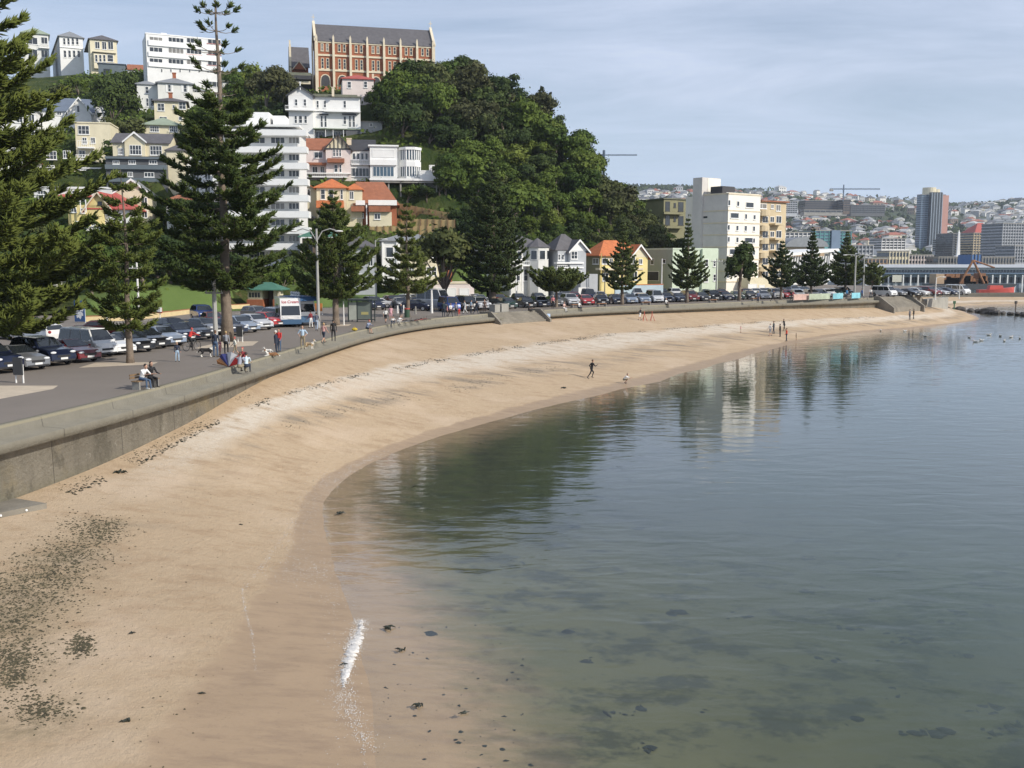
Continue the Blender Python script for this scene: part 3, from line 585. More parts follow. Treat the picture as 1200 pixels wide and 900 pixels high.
# ---- red roofed cream house behind the pines
Z8 = (0, 180)
b = B('house', 'cream house with steep red roof behind the slender pine', 'house', Z8, (404, 300, 610, 420), 160, 6, 9, W_YEL, 3, group=HG, zs=5.); b.gable(R_RED, b.uv(500, 300)[0], b.uv(612, 300)[0]+1, b.h-.6, 2.6, 0, 9, .5, W_YEL, 'y', 'gable_roof', barge=T_CREAM)
b.hip(R_RED, .5, 2.9, b.w*.55, b.w+4.2, .4, 8.6, b.h-.7); b.box('right_wing', W_WHITE, [(b.w+.01, .5, -3, b.w+3.8, 8, b.h-.7)]); b.wins([(572, 280, 598, 300)], nx=2, nz=2, fm=T_DARK); b.wins([(415, 315, 450, 345), (470, 320, 500, 350)], nx=2)
b.box('porch', W_WHITE, [(b.w*.28, -1.8, -4.8, b.w+1.5, -.02, -.2)]); b.wins([(440, 395, 470, 425), (490, 395, 520, 420), (535, 400, 560, 425)], -1.8, nx=2); b.pbox('porch_post', T_WHITE, [(466, 265, 474, 345), (498, 270, 506, 345)], -1.6, -1.4)
b = B('terrace_wall_house', 'long white parapet house behind the red roofed cream house', 'house', Z8, (200, 205, 650, 262), 176, 5, 7, W_WHITE, 4, group=HG, zs=5.); b.flat(T_WHITE, .35); b.hip(R_RED, .2, 1.0, b.w*.30, b.w*.78, -.9, 3, b.h-1.5, name='awning_roof'); b.wins([(220, 215, 270, 240), (420, 215, 470, 235)], nx=3)
b = B('cottage', 'low white cottage glimpsed under the boughs of the left pine', 'house', None, (6, 312, 62, 336), 130, 6, 7, W_OFF, 2, group=HG); b.gable(R_BROWNR, h=1.2, axis='x', wall=W_OFF); b.wins([(10, 316, 22, 326), (28, 316, 40, 326), (46, 317, 56, 327)], nx=2)
# ---- brick monastery
b = B('monastery', 'red brick monastery with cream buttresses and long slate roof on the hilltop', 'monastery', Z3, (222, 203, 806, 470), 250, 14, 11, BRICK, 6)
L = b.w; H_ = b.h; zf = lambda y: b.uv(222, y)[1]
n = 7; bw = L/n; zb1, zb2, zb0 = zf(275), zf(350), zf(205)
mb = MB()
for i in range(n+1):
    x = i*bw; w_ = .55 if 0 < i < n else .75
    mb.box(x-w_/2, -.75, -6, x+w_/2, -.003, zf(215)); mb.box(x-w_/2*.8, -.5, zf(215), x+w_/2*.8, -.003, H_+.9); mb.prism([(x-w_/2*.8, H_+.9), (x+w_/2*.8, H_+.9), (x, H_+1.5)], -.5, -.003)
mb.build('buttress', T_CREAM, b.o)
b.box('string_course', T_CREAM, [(.4, -.2, z-.22, L-.4, -.002, z+.22) for z in (zb1, zb2, H_-.25)])
for i in range(n):
    x = i*bw+bw*.5
    for k in (-1, 1):
        b.window(x+k*.62-.36, zf(255), x+k*.62+.36, zf(216), nz=2, fm=T_CREAM, fw=.12, gm=G_CURT if (i in (0, 3) and k) else G_DARK)
        b.window(x+k*.62-.36, zf(343), x+k*.62+.36, zf(290), nz=3, fm=T_CREAM, fw=.12)
    zt = zf(370); zc = zf(402); r = bw*.30; mb = MB(); pts_ = [(x-r, zf(462)), (x+r, zf(462)), (x+r, zc)]+[(x+r*math.cos(q), zc+(zt-zc)*math.sin(q)**.8) for q in (.5, 1.0, 1.57)][0:3]+[(x-r*math.cos(q), zc+(zt-zc)*math.sin(q)**.8) for q in (1.0, .5)]+[(x-r, zc)]
    mb.prism(pts_, -.12, -.004); ar = mb.build('arch', T_CREAM, b.o); mb = MB(); cx_ = x; mb.prism([(cx_+(p-cx_)*.86, zf(462)+(q-zf(462))*.95) for p, q in pts_], -.16, -.10); mb.build('recess', R_DARK, ar)
    MB().box(x-r*.8, -.2, zf(462), x+r*.8, -.16, zf(432)).build('parapet', BRICK, ar)
b.gable(R_SLATE, 0, L, H_, zf(98)-H_, .0, 11, .25, BRICK, 'x')
mb = MB(Matrix(((0, 1, 0, 0), (1, 0, 0, 0), (0, 0, 1, 0), (0, 0, 0, 1)))); rh = zf(98)-H_
for xx in (-.55, L-.05): mb = MB(Matrix(((0, 1, 0, 0), (1, 0, 0, 0), (0, 0, 1, 0), (0, 0, 0, 1)))); mb.prism([(-.5, H_-.2), (5.5, H_+rh+.2), (11.5, H_-.2), (11.5, H_+.4), (5.5, H_+rh+.9), (-.5, H_+.4)], xx, xx+.6); mb.build('gable_coping', T_CREAM, b.o)
mb = MB()
for xx in (-.25, L+.25): mb.box(xx-.06, 5.44, H_+rh+.8, xx+.06, 5.56, H_+rh+2.4); mb.box(xx-.4, 5.45, H_+rh+1.7, xx+.4, 5.55, H_+rh+1.85)
mb.build('cross_finial', T_CREAM, b.o); b.box('corner_turret', T_CREAM, [(-.75, 3, -6, -.56, 4, H_), (-.75, 7, -6, -.56, 8, H_)])
b = B('chapel_wing', 'brick chapel wing with slate roof and cream gable left of the monastery', 'chapel', Z3, (90, 330, 178, 372), 262, 14, 9, BRICK, 6); b.gable(R_SLATE, h=b.uv(90, 222)[1]-b.h, axis='x', y0=0, y1=8, wall=BRICK)
b.gable(T_CREAM, b.w*.12, b.w*.82, b.h-1., 2.0, -1.2, 2, .12, BRICK, 'y', 'porch_gable', barge=T_CREAM); b.box('gable_pier', T_CREAM, [(-.35, -.3, -6, .15, .2, b.h+5.2)]); b.box('pinnacle', T_CREAM, [(-.2, 3.8, b.h+2, .2, 4.2, b.uv(90, 185)[1])])
b = B('covered_walkway', 'dark flat roofed covered walkway left of the monastery', 'walkway', Z2, (722, 358, 965, 450), 246, 10, 7, None, 4, body=False)
b.box('roof_slab', R_OLIVE, [(0, 0, b.h-1.0, b.w, 7, b.h)]); b.box('fascia', R_DARK, [(-.1, -.15, b.h-1.6, b.w, -.01, b.h-.7)]); b.box('beam', T_CREAM, [(b.w*.35, .5, b.h-2.6, b.w*.98, .8, b.h-1.9)]); b.box('back_wall', R_DARK, [(b.w*.1, 4, -4, b.w, 6.8, b.h-1.0)]); b.box('post', T_CREAM, [(b.w*.68, .5, -4, b.w*.72, .8, b.h-2.6), (b.w*.08, .5, -4, b.w*.11, .8, b.h-1.6)])
# ---- right hillside cluster
b = B('cottage', 'pinkish white cottage with red hip roof in front of the monastery', 'house', Z3, (349, 396, 506, 466), 228, 12, 7, W_PINK, 4, group=HG); b.hip(R_RED, .4, 1.6); b.wins([(373, 409, 393, 443), (455, 408, 474, 441)], nz=2); b.box('side_wall', W_PINK, [(b.w+.01, .5, -4, b.w+2.2, 5, 1.0)]); b.box('chimney', T_CREAM, [(b.w-.2, 2, b.h, b.w+.25, 2.5, b.h+1.7)]); b.wins([(508, 482, 526, 505)], .5, nx=1)
b = B('verandah_villa', 'large white villa with gabled bay and upper balcony below the monastery', 'house', Z3, (82, 482, 440, 650), 212, 10, 9, W_WHITE, 6, group=HG)
x1 = b.uv(200, 500)[0]; b.box('gabled_bay', W_WHITE, [(0, -1.2, -2, x1, -.01, b.h)]); b.gable(R_SLATE, 0, x1, b.h, b.uv(82, 440)[1]-b.h, -1.2, 6, .45, W_WHITE, 'y', 'gable_roof', barge=T_DARK); b.box('finial', T_WHITE, [(x1/2-.1, -1.7, b.h+1, x1/2+.1, -1.5, b.uv(82, 415)[1])])
b.box('roof', R_OLIVE, [(x1-.2, -.6, b.h+.0, b.w+.3, 9.3, b.h+.25)]); b.box('attic_roof', R_OLIVE, [(x1, 2.5, b.h+.25, b.w-.5, 8.5, b.h+1.0)])
b.wins([(108, 497, 124, 533), (152, 497, 168, 533)], -1.2, nz=2); b.wins([(106, 580, 122, 620), (128, 580, 148, 620), (155, 580, 172, 620)], -1.2, nz=2); b.wins([(217, 505, 231, 543), (253, 505, 268, 543), (352, 505, 368, 543)], nz=2)
b.wins([(237, 580, 252, 640), (256, 580, 271, 640), (352, 583, 369, 625), (379, 580, 393, 640), (398, 580, 413, 640)], nz=2); b.pbox('awning', T_DARK, [(232, 570, 278, 577), (347, 570, 418, 577)], -.6, 0)
b.rail((60, 528, 205, 550), -2.3); b.rail((258, 538, 438, 558), -1.3); b.pbox('string_course', T_WHITE, [(82, 553, 442, 561)], -.3, 0); b.chimney(b.w*.62, -1, b.h, b.h+1.7, T_CREAM, .25)
b.pbox('verandah_roof', R_PGREEN, [(200, 642, 446, 652)], -2.2, 0); b.pbox('verandah_post', T_WHITE, [(x, 652, x+4, 700) for x in (204, 262, 300, 352, 440)], -2.1, -1.95); b.wins([(212, 660, 262, 692), (300, 660, 340, 690)], nx=3)
b.pbox('glasshouse', W_GREY, [(366, 652, 446, 690)], -2.0, -.4)
b = B('hut', 'low pale garden hut on the bank right of the verandah villa', 'shed', Z3, (436, 612, 548, 640), 218, 8, 4, W_LGREY, 2, group=HG); b.flat(W_CONC, .15, .3); b.wins([(485, 618, 500, 636)])
b = B('tudor_house', 'half timbered house with brown tiled gable and red awnings', 'house', Z3, (158, 748, 392, 895), 196, 8, 9, W_PINK, 4, group=HG)
x0 = b.uv(265, 740)[0]; x1 = b.uv(390, 740)[0]; b.box('gabled_bay', W_PINK, [(x0, -1.1, -3, x1, -.01, b.h)]); gh = b.uv(158, 675)[1]-b.h; b.gable(R_BROWNR, x0, x1, b.h, gh, -1.1, 6, .45, W_CREAM, 'y', 'gable_roof', barge=T_DARK)
b.gable(R_BROWNR, 0, x0+2, b.h, 2.4, .3, 8.5, .4, W_PINK, 'x', 'side_roof'); mb = MB()
for k in range(-3, 4):
    q = (x0+x1)/2+k*.75; mb.box(q-.09, -1.18, b.h+.05, q+.09, -1.11, b.h+max(.1, gh*(1-abs(k)*.75/((x1-x0)/2))-.15))
mb.box(x0, -1.2, b.h-.15, x1, -1.11, b.h+.12); mb.build('half_timbering', T_DARK, b.o)
b.wins([(300, 744, 313, 786), (316, 744, 328, 786), (331, 744, 343, 786)], -1.1, nz=2); b.pbox('awning', R_BROWNR, [(272, 794, 358, 816)], -2.2, -1.1); b.wins([(306, 826, 326, 866), (332, 826, 345, 866)], -1.1, nz=2)
b.pbox('awning', R_BROWNR, [(160, 815, 268, 828)], -1.4, 0); b.wins([(205, 762, 250, 795), (236, 835, 258, 868), (196, 835, 225, 868)], nx=2); b.pbox('string_course', T_WHITE, [(158, 868, 392, 874)], -1.6, 0); b.rail((160, 866, 372, 886), -1.9)
b.chimney(b.w-.3, 2, b.h-1, b.h+gh*.8, T_CREAM, .45)
b = B('house', 'white house with charcoal roof and long lower window between tudor house and glass bays', 'house', Z3, (392, 752, 490, 895), 197, 8, 8, W_OFF, 4, group=HG); b.gable(R_DARK, 0, b.w+.8, b.h, b.uv(392, 692)[1]-b.h, .2, 8, .35, W_OFF, 'x'); b.wins([(398, 768, 415, 805), (419, 768, 436, 805), (440, 768, 457, 805), (461, 768, 478, 805)], nx=1); b.rail((392, 800, 488, 822), -1.0); b.wins([(378, 842, 484, 888)], -.6, nx=6); b.box('sun_room', W_OFF, [(-.6, -.6, -.5, b.w-.3, -.01, 2.7)])
b = B('modern_house', 'modern white house with glass corner turret above a concrete terrace', 'house', Z3, (488, 735, 625, 895), 195, 8, 8, W_WHITE, .2, group=HG); b.flat(T_WHITE, .3, .3); b.wins([(498, 750, 610, 790)], nx=2, gm=W_WHITE, sill=False, name='cladding_panel'); b.wins([(500, 835, 608, 888)], nx=6, gm=G_BLUE, sill=False)
b.pbox('floor_band', T_WHITE, [(486, 800, 622, 830)], -.4, 0)
cxu = b.uv(690, 800)[0]; rr = (b.uv(746, 800)[0]-b.uv(634, 800)[0])/2; z = [b.uv(488, y)[1] for y in (895, 882, 833, 808, 798, 748, 735)]
oc = lambda r: [(cxu+r*math.cos(math.pi/8+k*math.pi/4), rr+r*math.sin(math.pi/8+k*math.pi/4)) for k in range(8)]
mb = MB(); mb.extrude(oc(rr), z[0]-.3, z[1]); mb.extrude(oc(rr+.1), z[2], z[3]); mb.extrude(oc(rr*.98), z[3], z[4]); mb.extrude(oc(rr+.25), z[5], z[6]); q = oc(rr-.05)
for k in range(8):
    p0 = Vector(q[k]+(0,)); p1 = Vector(q[(k+1) % 8]+(0,))
    for f in (0, .36, .68): c = p0.lerp(p1, f); mb.box(c.x-.11, c.y-.11, z[1], c.x+.11, c.y+.11, z[2]); mb.box(c.x-.11, c.y-.11, z[4], c.x+.11, c.y+.11, z[5])
tu = mb.build('turret', T_WHITE, b.o); mb = MB(); mb.extrude(oc(rr*.93), z[1], z[2]); mb.extrude(oc(rr*.93), z[4], z[5]); mb.build('glazing', G_BLUE, tu); MB().extrude(oc(rr*.7), z[6], z[6]+.25).build('roof', R_DARK, tu)
b.box('link_wall', W_WHITE, [(b.w, 1.5, -.3, cxu, 6, b.h-.3)])
b = B('terrace', 'white edged concrete terrace under the glass bay house', 'terrace', Z3, (487, 897, 842, 908), 193.2, 8, 9, W_CONC, .3); b.box('edge_beam', T_WHITE, [(-.1, -.2, .1, b.w+.1, -.01, b.h+.1)])
CARVE.append((b.A-Vector((0, 1.5, 5.5)), b.u, b.inn, b.w, -.5)); b.box('retaining_wall', W_CONC, [(b.w*.22, 1.5, -6.5, b.w*.98, 2.2, -.31)]); mb = MB()
for k in range(5): mb.box(b.w*(.25+.17*k), .3, -4, b.w*(.25+.17*k)+.3, 1.5, -.31)
mb.build('pier', W_CONC, b.o)
b = B('garden_wall', 'white stepped garden wall right of the glass bay house', 'wall', Z3, (735, 862, 940, 900), 197, 8, .4, T_WHITE, 3); b.box('raised_end', T_WHITE, [(b.w*.24, -.05, b.h, b.w*.38, .45, b.h+1.3)]); b.box('parapet', T_WHITE, [(0, -.05, b.h, b.w*.24, .45, b.h+.25)])
# stepped white flats behind the tallest pine
b = B('terraced_flats', 'white stepped flats with wide balcony bands behind the tallest pine', 'apartment block', None, (262, 150, 352, 350), 166, 4, 12, W_WHITE, 3, group=HG)
fl = [(150, 0), (170, .04), (189, 0), (208, .05), (227, 0), (246, .06), (265, .0), (284, .04), (303, .0), (322, .03)]
for i, (y, k) in enumerate(fl):
    xr = 359+i*.6; b.pbox('balcony', T_WHITE, [(258-i*3, y+1, xr, y+9)], -2.2-.15*i, -.01)
    for j, (x0, x1) in enumerate(((266, 286), (291, 311), (317, 334), (338, 351))): b.wins([(x0, y+10.5, x1, y+18.5)], nx=3, gm=G_CURT if (i+j) % 3 == 0 else G_DARK, sill=False)
b.box('stair_wall', W_WHITE, [(b.w*.32, 3, b.h, b.w*.62, 8, b.h+3)]); b.box('roof_slab', T_WHITE, [(-.5, -2.4, b.h, b.w+.9, 12, b.h+.35)]); b.box('roof_wedge', W_WHITE, [(b.w*.66, 4, b.h+.35, b.w*.82, 8, b.h+2.6)])
# orange roof house, brick house, green roof pavilion
b = B('house', 'cream house with orange tiled roofs and tall dark windows', 'house', Z4, (222, 345, 370, 520), 181, 7, 8, W_CREAM, 3, group=HG); b.hip(R_ORANGE, .5, 1.9); b.pbox('awning', R_ORANGE, [(216, 407, 354, 444)], -2.0, 0); b.box('left_wing', W_CREAM, [(-4.6, 1, -3, -.02, 8, b.h-.4)]); b.gable(R_ORANGE, -4.6, 0, b.h-.4, 1.7, 1, 8, .4, W_CREAM, 'y', 'wing_roof')
b.wins([(238, 350, 263, 402), (278, 350, 306, 402), (338, 352, 352, 402)], nx=1, nz=2, gm=G_DARK); b.wins([(160, 348, 188, 388)], 1., nx=2); b.wins([(255, 452, 280, 500), (228, 450, 248, 490)], nx=1); b.gable(R_SLATE, -4.4, -.6, 1.0, 1.1, -1.0, 1.0, .3, W_CREAM, 'y', 'porch_roof', barge=T_DARK)
b.box('right_wing', W_CREAM, [(b.w+.02, 1.0, -3, b.w+2.8, 8, b.h-.2)]); b.hip(R_ORANGE, .3, 1.3, b.w, b.w+2.8, 1, 7, b.h-.2, name='wing_roof'); b.wins([(384, 360, 406, 402)], 1., nx=2)
b = B('brick_house', 'brick red house with broad tiled roof and white boarded band', 'house', Z4, (415, 430, 622, 530), 183, 7, 9, BRICK, 3, group=HG)
zr = b.uv(415, 302)[1]; x1 = b.uv(556, 302)[0]; mb = MB(); mb.add([(-.4, -.6, b.h), (b.w+.6, -.6, b.h), (x1, 5, zr), (0, 5, zr), (b.w+.6, 9, b.h), (-.4, 9, b.h)], [(0, 1, 2, 3), (1, 4, 2), (4, 5, 3, 2), (5, 0, 3), (0, 5, 4, 1)]); mb.build('roof', R_BROWNR, b.o)
b.pbox('white_band', T_WHITE, [(415, 406, 462, 430), (478, 404, 622, 431)], -.9, -.62); b.pbox('awning', R_BROWNR, [(392, 434, 458, 462), (480, 434, 590, 464)], -1.8, 0); b.box('cream_bay', W_CREAM, [(b.uv(484, 500)[0], -1.2, -1, b.uv(596, 500)[0], -.02, b.uv(484, 466)[1])]); b.wins([(508, 472, 540, 502)], -1.2, nx=2); b.wins([(400, 470, 425, 495), (430, 470, 456, 495)], -.05, nx=2, fm=T_WHITE)
b.box('downpipe', T_WHITE, [(b.uv(468, 500)[0], -1.2, -1, b.uv(474, 500)[0], -1.0, b.h)])
b = B('pavilion', 'building with broad green metal roof and white gable end by the road', 'pavilion', Z4, (150, 592, 420, 760), 158, 6, 8, W_BROWN, 3, group=HG); b.hip(R_GREEN, .6, 2.2); b.gable(R_GREEN, b.w*.72, b.w*1.05, b.h-.2, 1.4, -1.2, 3, .3, T_WHITE, 'y', 'gable_roof', barge=T_WHITE); b.wins([(170, 620, 200, 670), (230, 640, 290, 690), (320, 640, 380, 690)], nx=3, fm=T_DARK); b.pbox('fascia', T_WHITE, [(140, 590, 425, 597)], -.75, -.62)
# tan timber fences in three tiers
M_TIMB = mat('tan_timber', (.50, .36, .17), .85, .18, 1.5); M_POST = mat('brown_timber_post', (.20, .13, .07), .9, .2, 2)
for (xa, ya, xb, yb, hpx, Ya, Yb, lab) in ((628, 420, 912, 475, 34, 193, 188, 'uppermost sloping tan timber fence below the concrete terrace'), (606, 497, 912, 505, 34, 186, 183, 'middle tan timber fence on the bank beside the brick house'), (486, 538, 808, 534, 32, 180, 178, 'lowest long tan timber fence above the grey roofs')):
    n = 9; A_ = at_y(320+xa/ZS, 140+ya/ZS, Ya); B_ = at_y(320+xb/ZS, 140+yb/ZS, Yb); fo = empty('timber_fence', A_, 0, lab, 'fence', 'tan timber fences on the bank'); dv = B_-A_; hm = hpx/ZS/F*Ya; CARVE.append((Vector((A_.x, min(Ya, Yb)-.5, min(A_.z, B_.z)-hm-.2)), Vector((1, 0, 0)), Vector((0, 1, 0)), dv.x, 0))
    pm = MB(); qm = MB()
    for i in range(n):
        p = dv*(i/n); q = dv*((i+1)/n); pm.add([p, q, q-Vector((0, 0, hm+.8)), p-Vector((0, 0, hm+.8))]+[v+Vector((0, .08, 0)) for v in (p, q, q-Vector((0, 0, hm+.8)), p-Vector((0, 0, hm+.8)))], [(0, 3, 2, 1), (4, 5, 6, 7), (0, 1, 5, 4), (3, 7, 6, 2)])
    pm.build('boards', M_TIMB, fo)
    for i in range(n+1): p = dv*(i/n); MB().box(p.x-.09, p.y-.12, p.z-hm-1, p.x+.09, p.y-.005, p.z+.12).build('post', M_POST, fo)
# ---- houses along the road
RG = 'houses along the waterfront road'
b = B('house', 'white house front with tall dark windows and grey roof behind the young pine', 'house', Z4, (548, 612, 640, 800), 158, 10, 8, W_WHITE, 1, group=RG); b.hip(R_GREY, .4, 1.4, 0, b.w+4.5); b.box('right_wing', W_OLIVE, [(b.w+.02, .6, -1, b.w+4.4, 8, b.h)]); b.wins([(565, 640, 606, 694), (562, 740, 608, 782)], nx=1, gm=G_DARK); b.pbox('corner_trim', T_WHITE, [(546, 612, 558, 800), (618, 612, 630, 800)], -.2, 0)
b = B('bay_house', 'cream bay fronted villa behind the round grey green tree', 'house', Z4, (640, 628, 832, 860), 160, 12, 8, W_YEL, 1, group=RG); b.hip(R_GREY, .5, 1.8); x0 = b.uv(676, 700)[0]; x1 = b.uv(716, 700)[0]; x2 = b.uv(762, 700)[0]; x3 = b.uv(828, 700)[0]
b.box('bay', W_CREAM, [(x0, -1.2, -1, x1, -.02, b.h-.3), (x2, -1.2, -1, x3, -.02, b.h-.3)]); b.wins([(682, 650, 710, 690), (682, 730, 710, 780), (770, 740, 822, 785), (770, 650, 822, 695)], -1.2, nx=2, nz=2); b.wins([(725, 650, 752, 690)], nx=2); b.pbox('porch_roof', W_CREAM, [(676, 790, 832, 806)], -2, 0)
b = B('garage_row', 'low pinkish white garages behind the camper van', 'garage', Z4, (806, 826, 1010, 900), 154, 16, 6, W_PINK, 1, group=RG); b.flat(T_CREAM, .25); b.wins([(815, 846, 860, 896), (872, 846, 920, 896), (935, 848, 985, 896)], gm=W_WHITE, nx=1, sill=False, name='garage_door'); b.chimney(b.w*.45, 2, b.h, b.h+2.4)
b = B('house', 'white gable ended house behind the large dark pine', 'house', Z5, (20, 500, 150, 700), 176, 28, 8, W_OFF, 1, group=RG); b.hip(R_GREY, .4, 1.6); b.wins([(140, 590, 146, 640), (100, 590, 125, 640), (60, 590, 85, 640)], nz=2)
b = B('turret_villa', 'white villa with grey roof and two storey bay turret', 'house', Z5, (160, 478, 352, 690), 171, 26, 9, W_OFF, 1, group=RG); b.hip(R_SLATE, .5, 2.4)
def bay(b, xc, r, zs, zb, nwin=3, rm=None, wall=W_OFF, apex=1.6):
    oc = [(xc+r*math.cos(math.pi/8+k*math.pi/4), -.2+r*math.sin(math.pi/8+k*math.pi/4)) for k in range(8)]
    o = MB().extrude(oc, -1, zb).build('bay', wall, b.o); mb = MB(); e = [(xc+(r+.3)*math.cos(math.pi/8+k*math.pi/4), -.2+(r+.3)*math.sin(math.pi/8+k*math.pi/4), zb) for k in range(8)]
    mb.add(e+[(xc, -.2, zb+apex)], [(k, (k+1) % 8, 8) for k in range(8)]+[tuple(range(7, -1, -1))]); mb.build('bay_roof', rm or R_SLATE, b.o)
    for z0, z1 in zs:
        for k in (4, 5, 6):
            a = Vector(oc[k]); c = Vector(oc[(k+1) % 8]); m = (a+c)/2; n = Vector((m.x-xc, m.y+.2)).normalized(); d = (c-a).normalized(); wdt = (c-a).length*.32
            M = Matrix(((d.x, -n.x, 0, m.x), (d.y, -n.y, 0, m.y), (0, 0, 1, 0), (0, 0, 0, 1)))
            f = MB(M); f.box(-wdt-.1, -.06, z0-.1, wdt+.1, -.003, z1+.1); fo = f.build('window', T_WHITE, b.o); MB(M).box(-wdt, -.09, z0, wdt, -.061, z1).build('pane', G_DARK, fo)
    return oc
zz_ = lambda b, y: b.uv(300, y)[1]
bay(b, b.uv(296, 500)[0], 2.0, [(zz_(b, 625), zz_(b, 580)), (zz_(b, 530), zz_(b, 488))], zz_(b, 470)); b.pbox('string_course', T_WHITE, [(160, 556, 350, 566), (160, 540, 350, 545)], -.3, 0)
b.wins([(228, 580, 262, 640), (190, 585, 212, 640), (240, 488, 262, 532), (196, 488, 222, 532)], nx=1, nz=2); b.pbox('porch_post', T_WHITE, [(x, 560, x+5, 690) for x in (222, 262, 190)], -1.0, -.85); b.rail((160, 538, 262, 558), -1.)
b = B('gabled_villa', 'light grey villa with white front gable and ornate bays', 'house', Z5, (400, 487, 530, 690), 172, 27, 9, W_LGREY, 1, group=RG); b.depth_to(334, 500); b.gable(R_SLATE, b.w*.38, b.w*1.05, b.h, b.uv(400, 435)[1]-b.h, -.8, 6, .4, T_WHITE, 'y', 'gable_roof', barge=T_WHITE); b.hip(R_SLATE, .4, 2.9, -.1, b.w*.98, .3)
b.box('front_bay', W_LGREY, [(b.w*.38, -.8, -1, b.w*1.0, -.02, b.h)]); b.wins([(462, 585, 518, 628), (468, 490, 500, 530)], -.8, nx=2, nz=2); b.wins([(402, 505, 414, 535), (420, 505, 432, 535)], nz=2); b.pbox('string_course', T_WHITE, [(398, 545, 532, 553), (398, 570, 532, 576)], -1.1, 0); b.rail((400, 560, 450, 580), -.9)
b.box('garage', W_LGREY, [(b.w*.5, -3.4, -1, b.w*1.15, -.82, 2.9)]); b.wins([(505, 672, 555, 708)], -3.4, gm=W_WHITE, name='garage_door', sill=False)
b = B('orange_roof_house', 'yellow house with orange hip roof and side wall in painted shade', 'house', Z5, (612, 515, 832, 690), 180, 30, 10, W_YEL, 1, group=RG); b.depth_to(532, 520); MB().box(-.02, 0, -1, -.003, b.d, b.h-.01).build('side_wall', W_OLIVE, b.o); b.hip(R_ORANGE, .6, 2.9)  # olive sheet paints the shade on the yellow side wall
b.gable(R_ORANGE, b.w*.60, b.w*1.02, b.h-.2, 2.2, -1.1, 5, .4, W_CREAM, 'y', 'gable_roof', barge=T_WHITE); b.box('front_bay', W_YEL, [(b.w*.62, -1.1, -1, b.w*1.0, -.02, b.h-.2)]); b.wins([(622, 525, 655, 555), (660, 525, 678, 555), (690, 525, 710, 555), (625, 600, 655, 640), (675, 600, 710, 640)], nx=2, gm=G_DARK); b.wins([(768, 510, 790, 555), (808, 528, 826, 556), (770, 590, 800, 635)], -1.1, nx=2); b.wins([(578, 525, 608, 555)], 's', nx=2, gm=G_CURT)
b.pbox('string_course', T_CREAM, [(612, 575, 832, 584)], -1.3, 0)
b = B('garden_wall', 'pale blue boundary wall in front of the yellow and green houses', 'wall', Z5, (690, 662, 930, 712), 168, 30, .3, mat('pale_blue_wall', (.42, .52, .58), .8, .08, .6), 1); b.box('coping', R_ORANGE, [(0, -.06, b.h+.002, b.w, .36, b.h+.12)])
b = B('flat_house', 'pale green flat roofed two storey house with recessed side porch', 'house', Z5, (975, 482, 1198, 700), 186, 33, 10, W_GREEN, 1, group=RG); b.depth_to(842, 490); b.flat(W_GREEN, .3, .08); b.box('side_wall', mat('shaded_green_wall', (.34, .38, .30), .8, .1, .5), [(-.03, 0, -1, -.003, b.d, b.h)])  # side sheet is the pale green darkened, shade put into the colour
b.wins([(1110, 520, 1140, 535)], sill=False, fm=W_GREEN, gm=W_GREEN, name='vent') if False else None
b.wins([(1138, 530, 1156, 568), (1182, 536, 1194, 568), (1135, 612, 1156, 645), (1182, 605, 1194, 640)], -.5, nx=1, nz=2); b.wins([(1010, 530, 1028, 566), (1010, 612, 1030, 645)], nx=1, nz=2); b.wins([(868, 525, 885, 558), (930, 530, 944, 552)], 's'); b.wins([(848, 590, 910, 640)], 's', sill=False, gm=R_DARK, name='porch_recess'); b.wins([(1125, 662, 1155, 698)], gm=W_GREY, name='garage_door', sill=False); b.box('bay', W_GREEN, [(b.w*.62, -.5, -1, b.w*.98, -.02, b.h+.2)])
# ---- white seven storey flats with stair tower
M_WTOWER = mat('white_render', (.80, .76, .67), .7, .05, .4); M_WSIDE = mat('shaded_white_render', (.60, .57, .53), .8, .10, .5)  # second render is the white darkened to paint the shaded side
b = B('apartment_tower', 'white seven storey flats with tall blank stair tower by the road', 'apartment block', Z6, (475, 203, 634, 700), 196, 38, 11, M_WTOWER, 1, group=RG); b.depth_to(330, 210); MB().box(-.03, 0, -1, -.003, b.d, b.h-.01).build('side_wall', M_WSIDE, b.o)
d1 = b.suv(305, 300)[0]; zt = b.suv(330, 115)[1]-.3; ta = abs(d1)-2.6; b.box('stair_tower', M_WSIDE, [(-.6, b.d*.78, -1, 4.8, ta+2, zt)]); b.box('stair_tower_face', M_WTOWER, [(1.1, b.d*.78-.05, b.h-.5, 4.85, b.d*.78-.004, zt-.1)])  # tower body in the shaded tone, its face sheet in the lit tone
for y in (268, 330, 390, 452, 515, 575, 628): b.box('floor_band', T_CREAM, [(-.12, -.10, b.uv(475, y+16)[1]-.1, b.w+.1, -.003, b.uv(475, y+16)[1]+.12), (-.12, -.1, b.uv(475, y+16)[1]-.1, -.031, b.d, b.uv(475, y+16)[1]+.1)])
b.wins([(484, 232, 496, 262), (529, 238, 541, 265), (574, 243, 613, 273), (497, 296, 538, 326), (569, 302, 580, 330), (612, 307, 623, 332), (481, 357, 493, 385), (525, 360, 537, 388), (567, 361, 579, 390), (609, 364, 620, 391), (482, 417, 493, 445), (525, 419, 537, 447), (568, 421, 608, 449), (609, 424, 620, 450), (492, 478, 535, 507), (565, 480, 578, 510), (608, 483, 620, 510), (477, 538, 489, 566), (520, 540, 532, 570), (606, 540, 617, 568), (477, 598, 489, 626), (560, 600, 600, 626)], nx=1, sill=True, fw=.08)
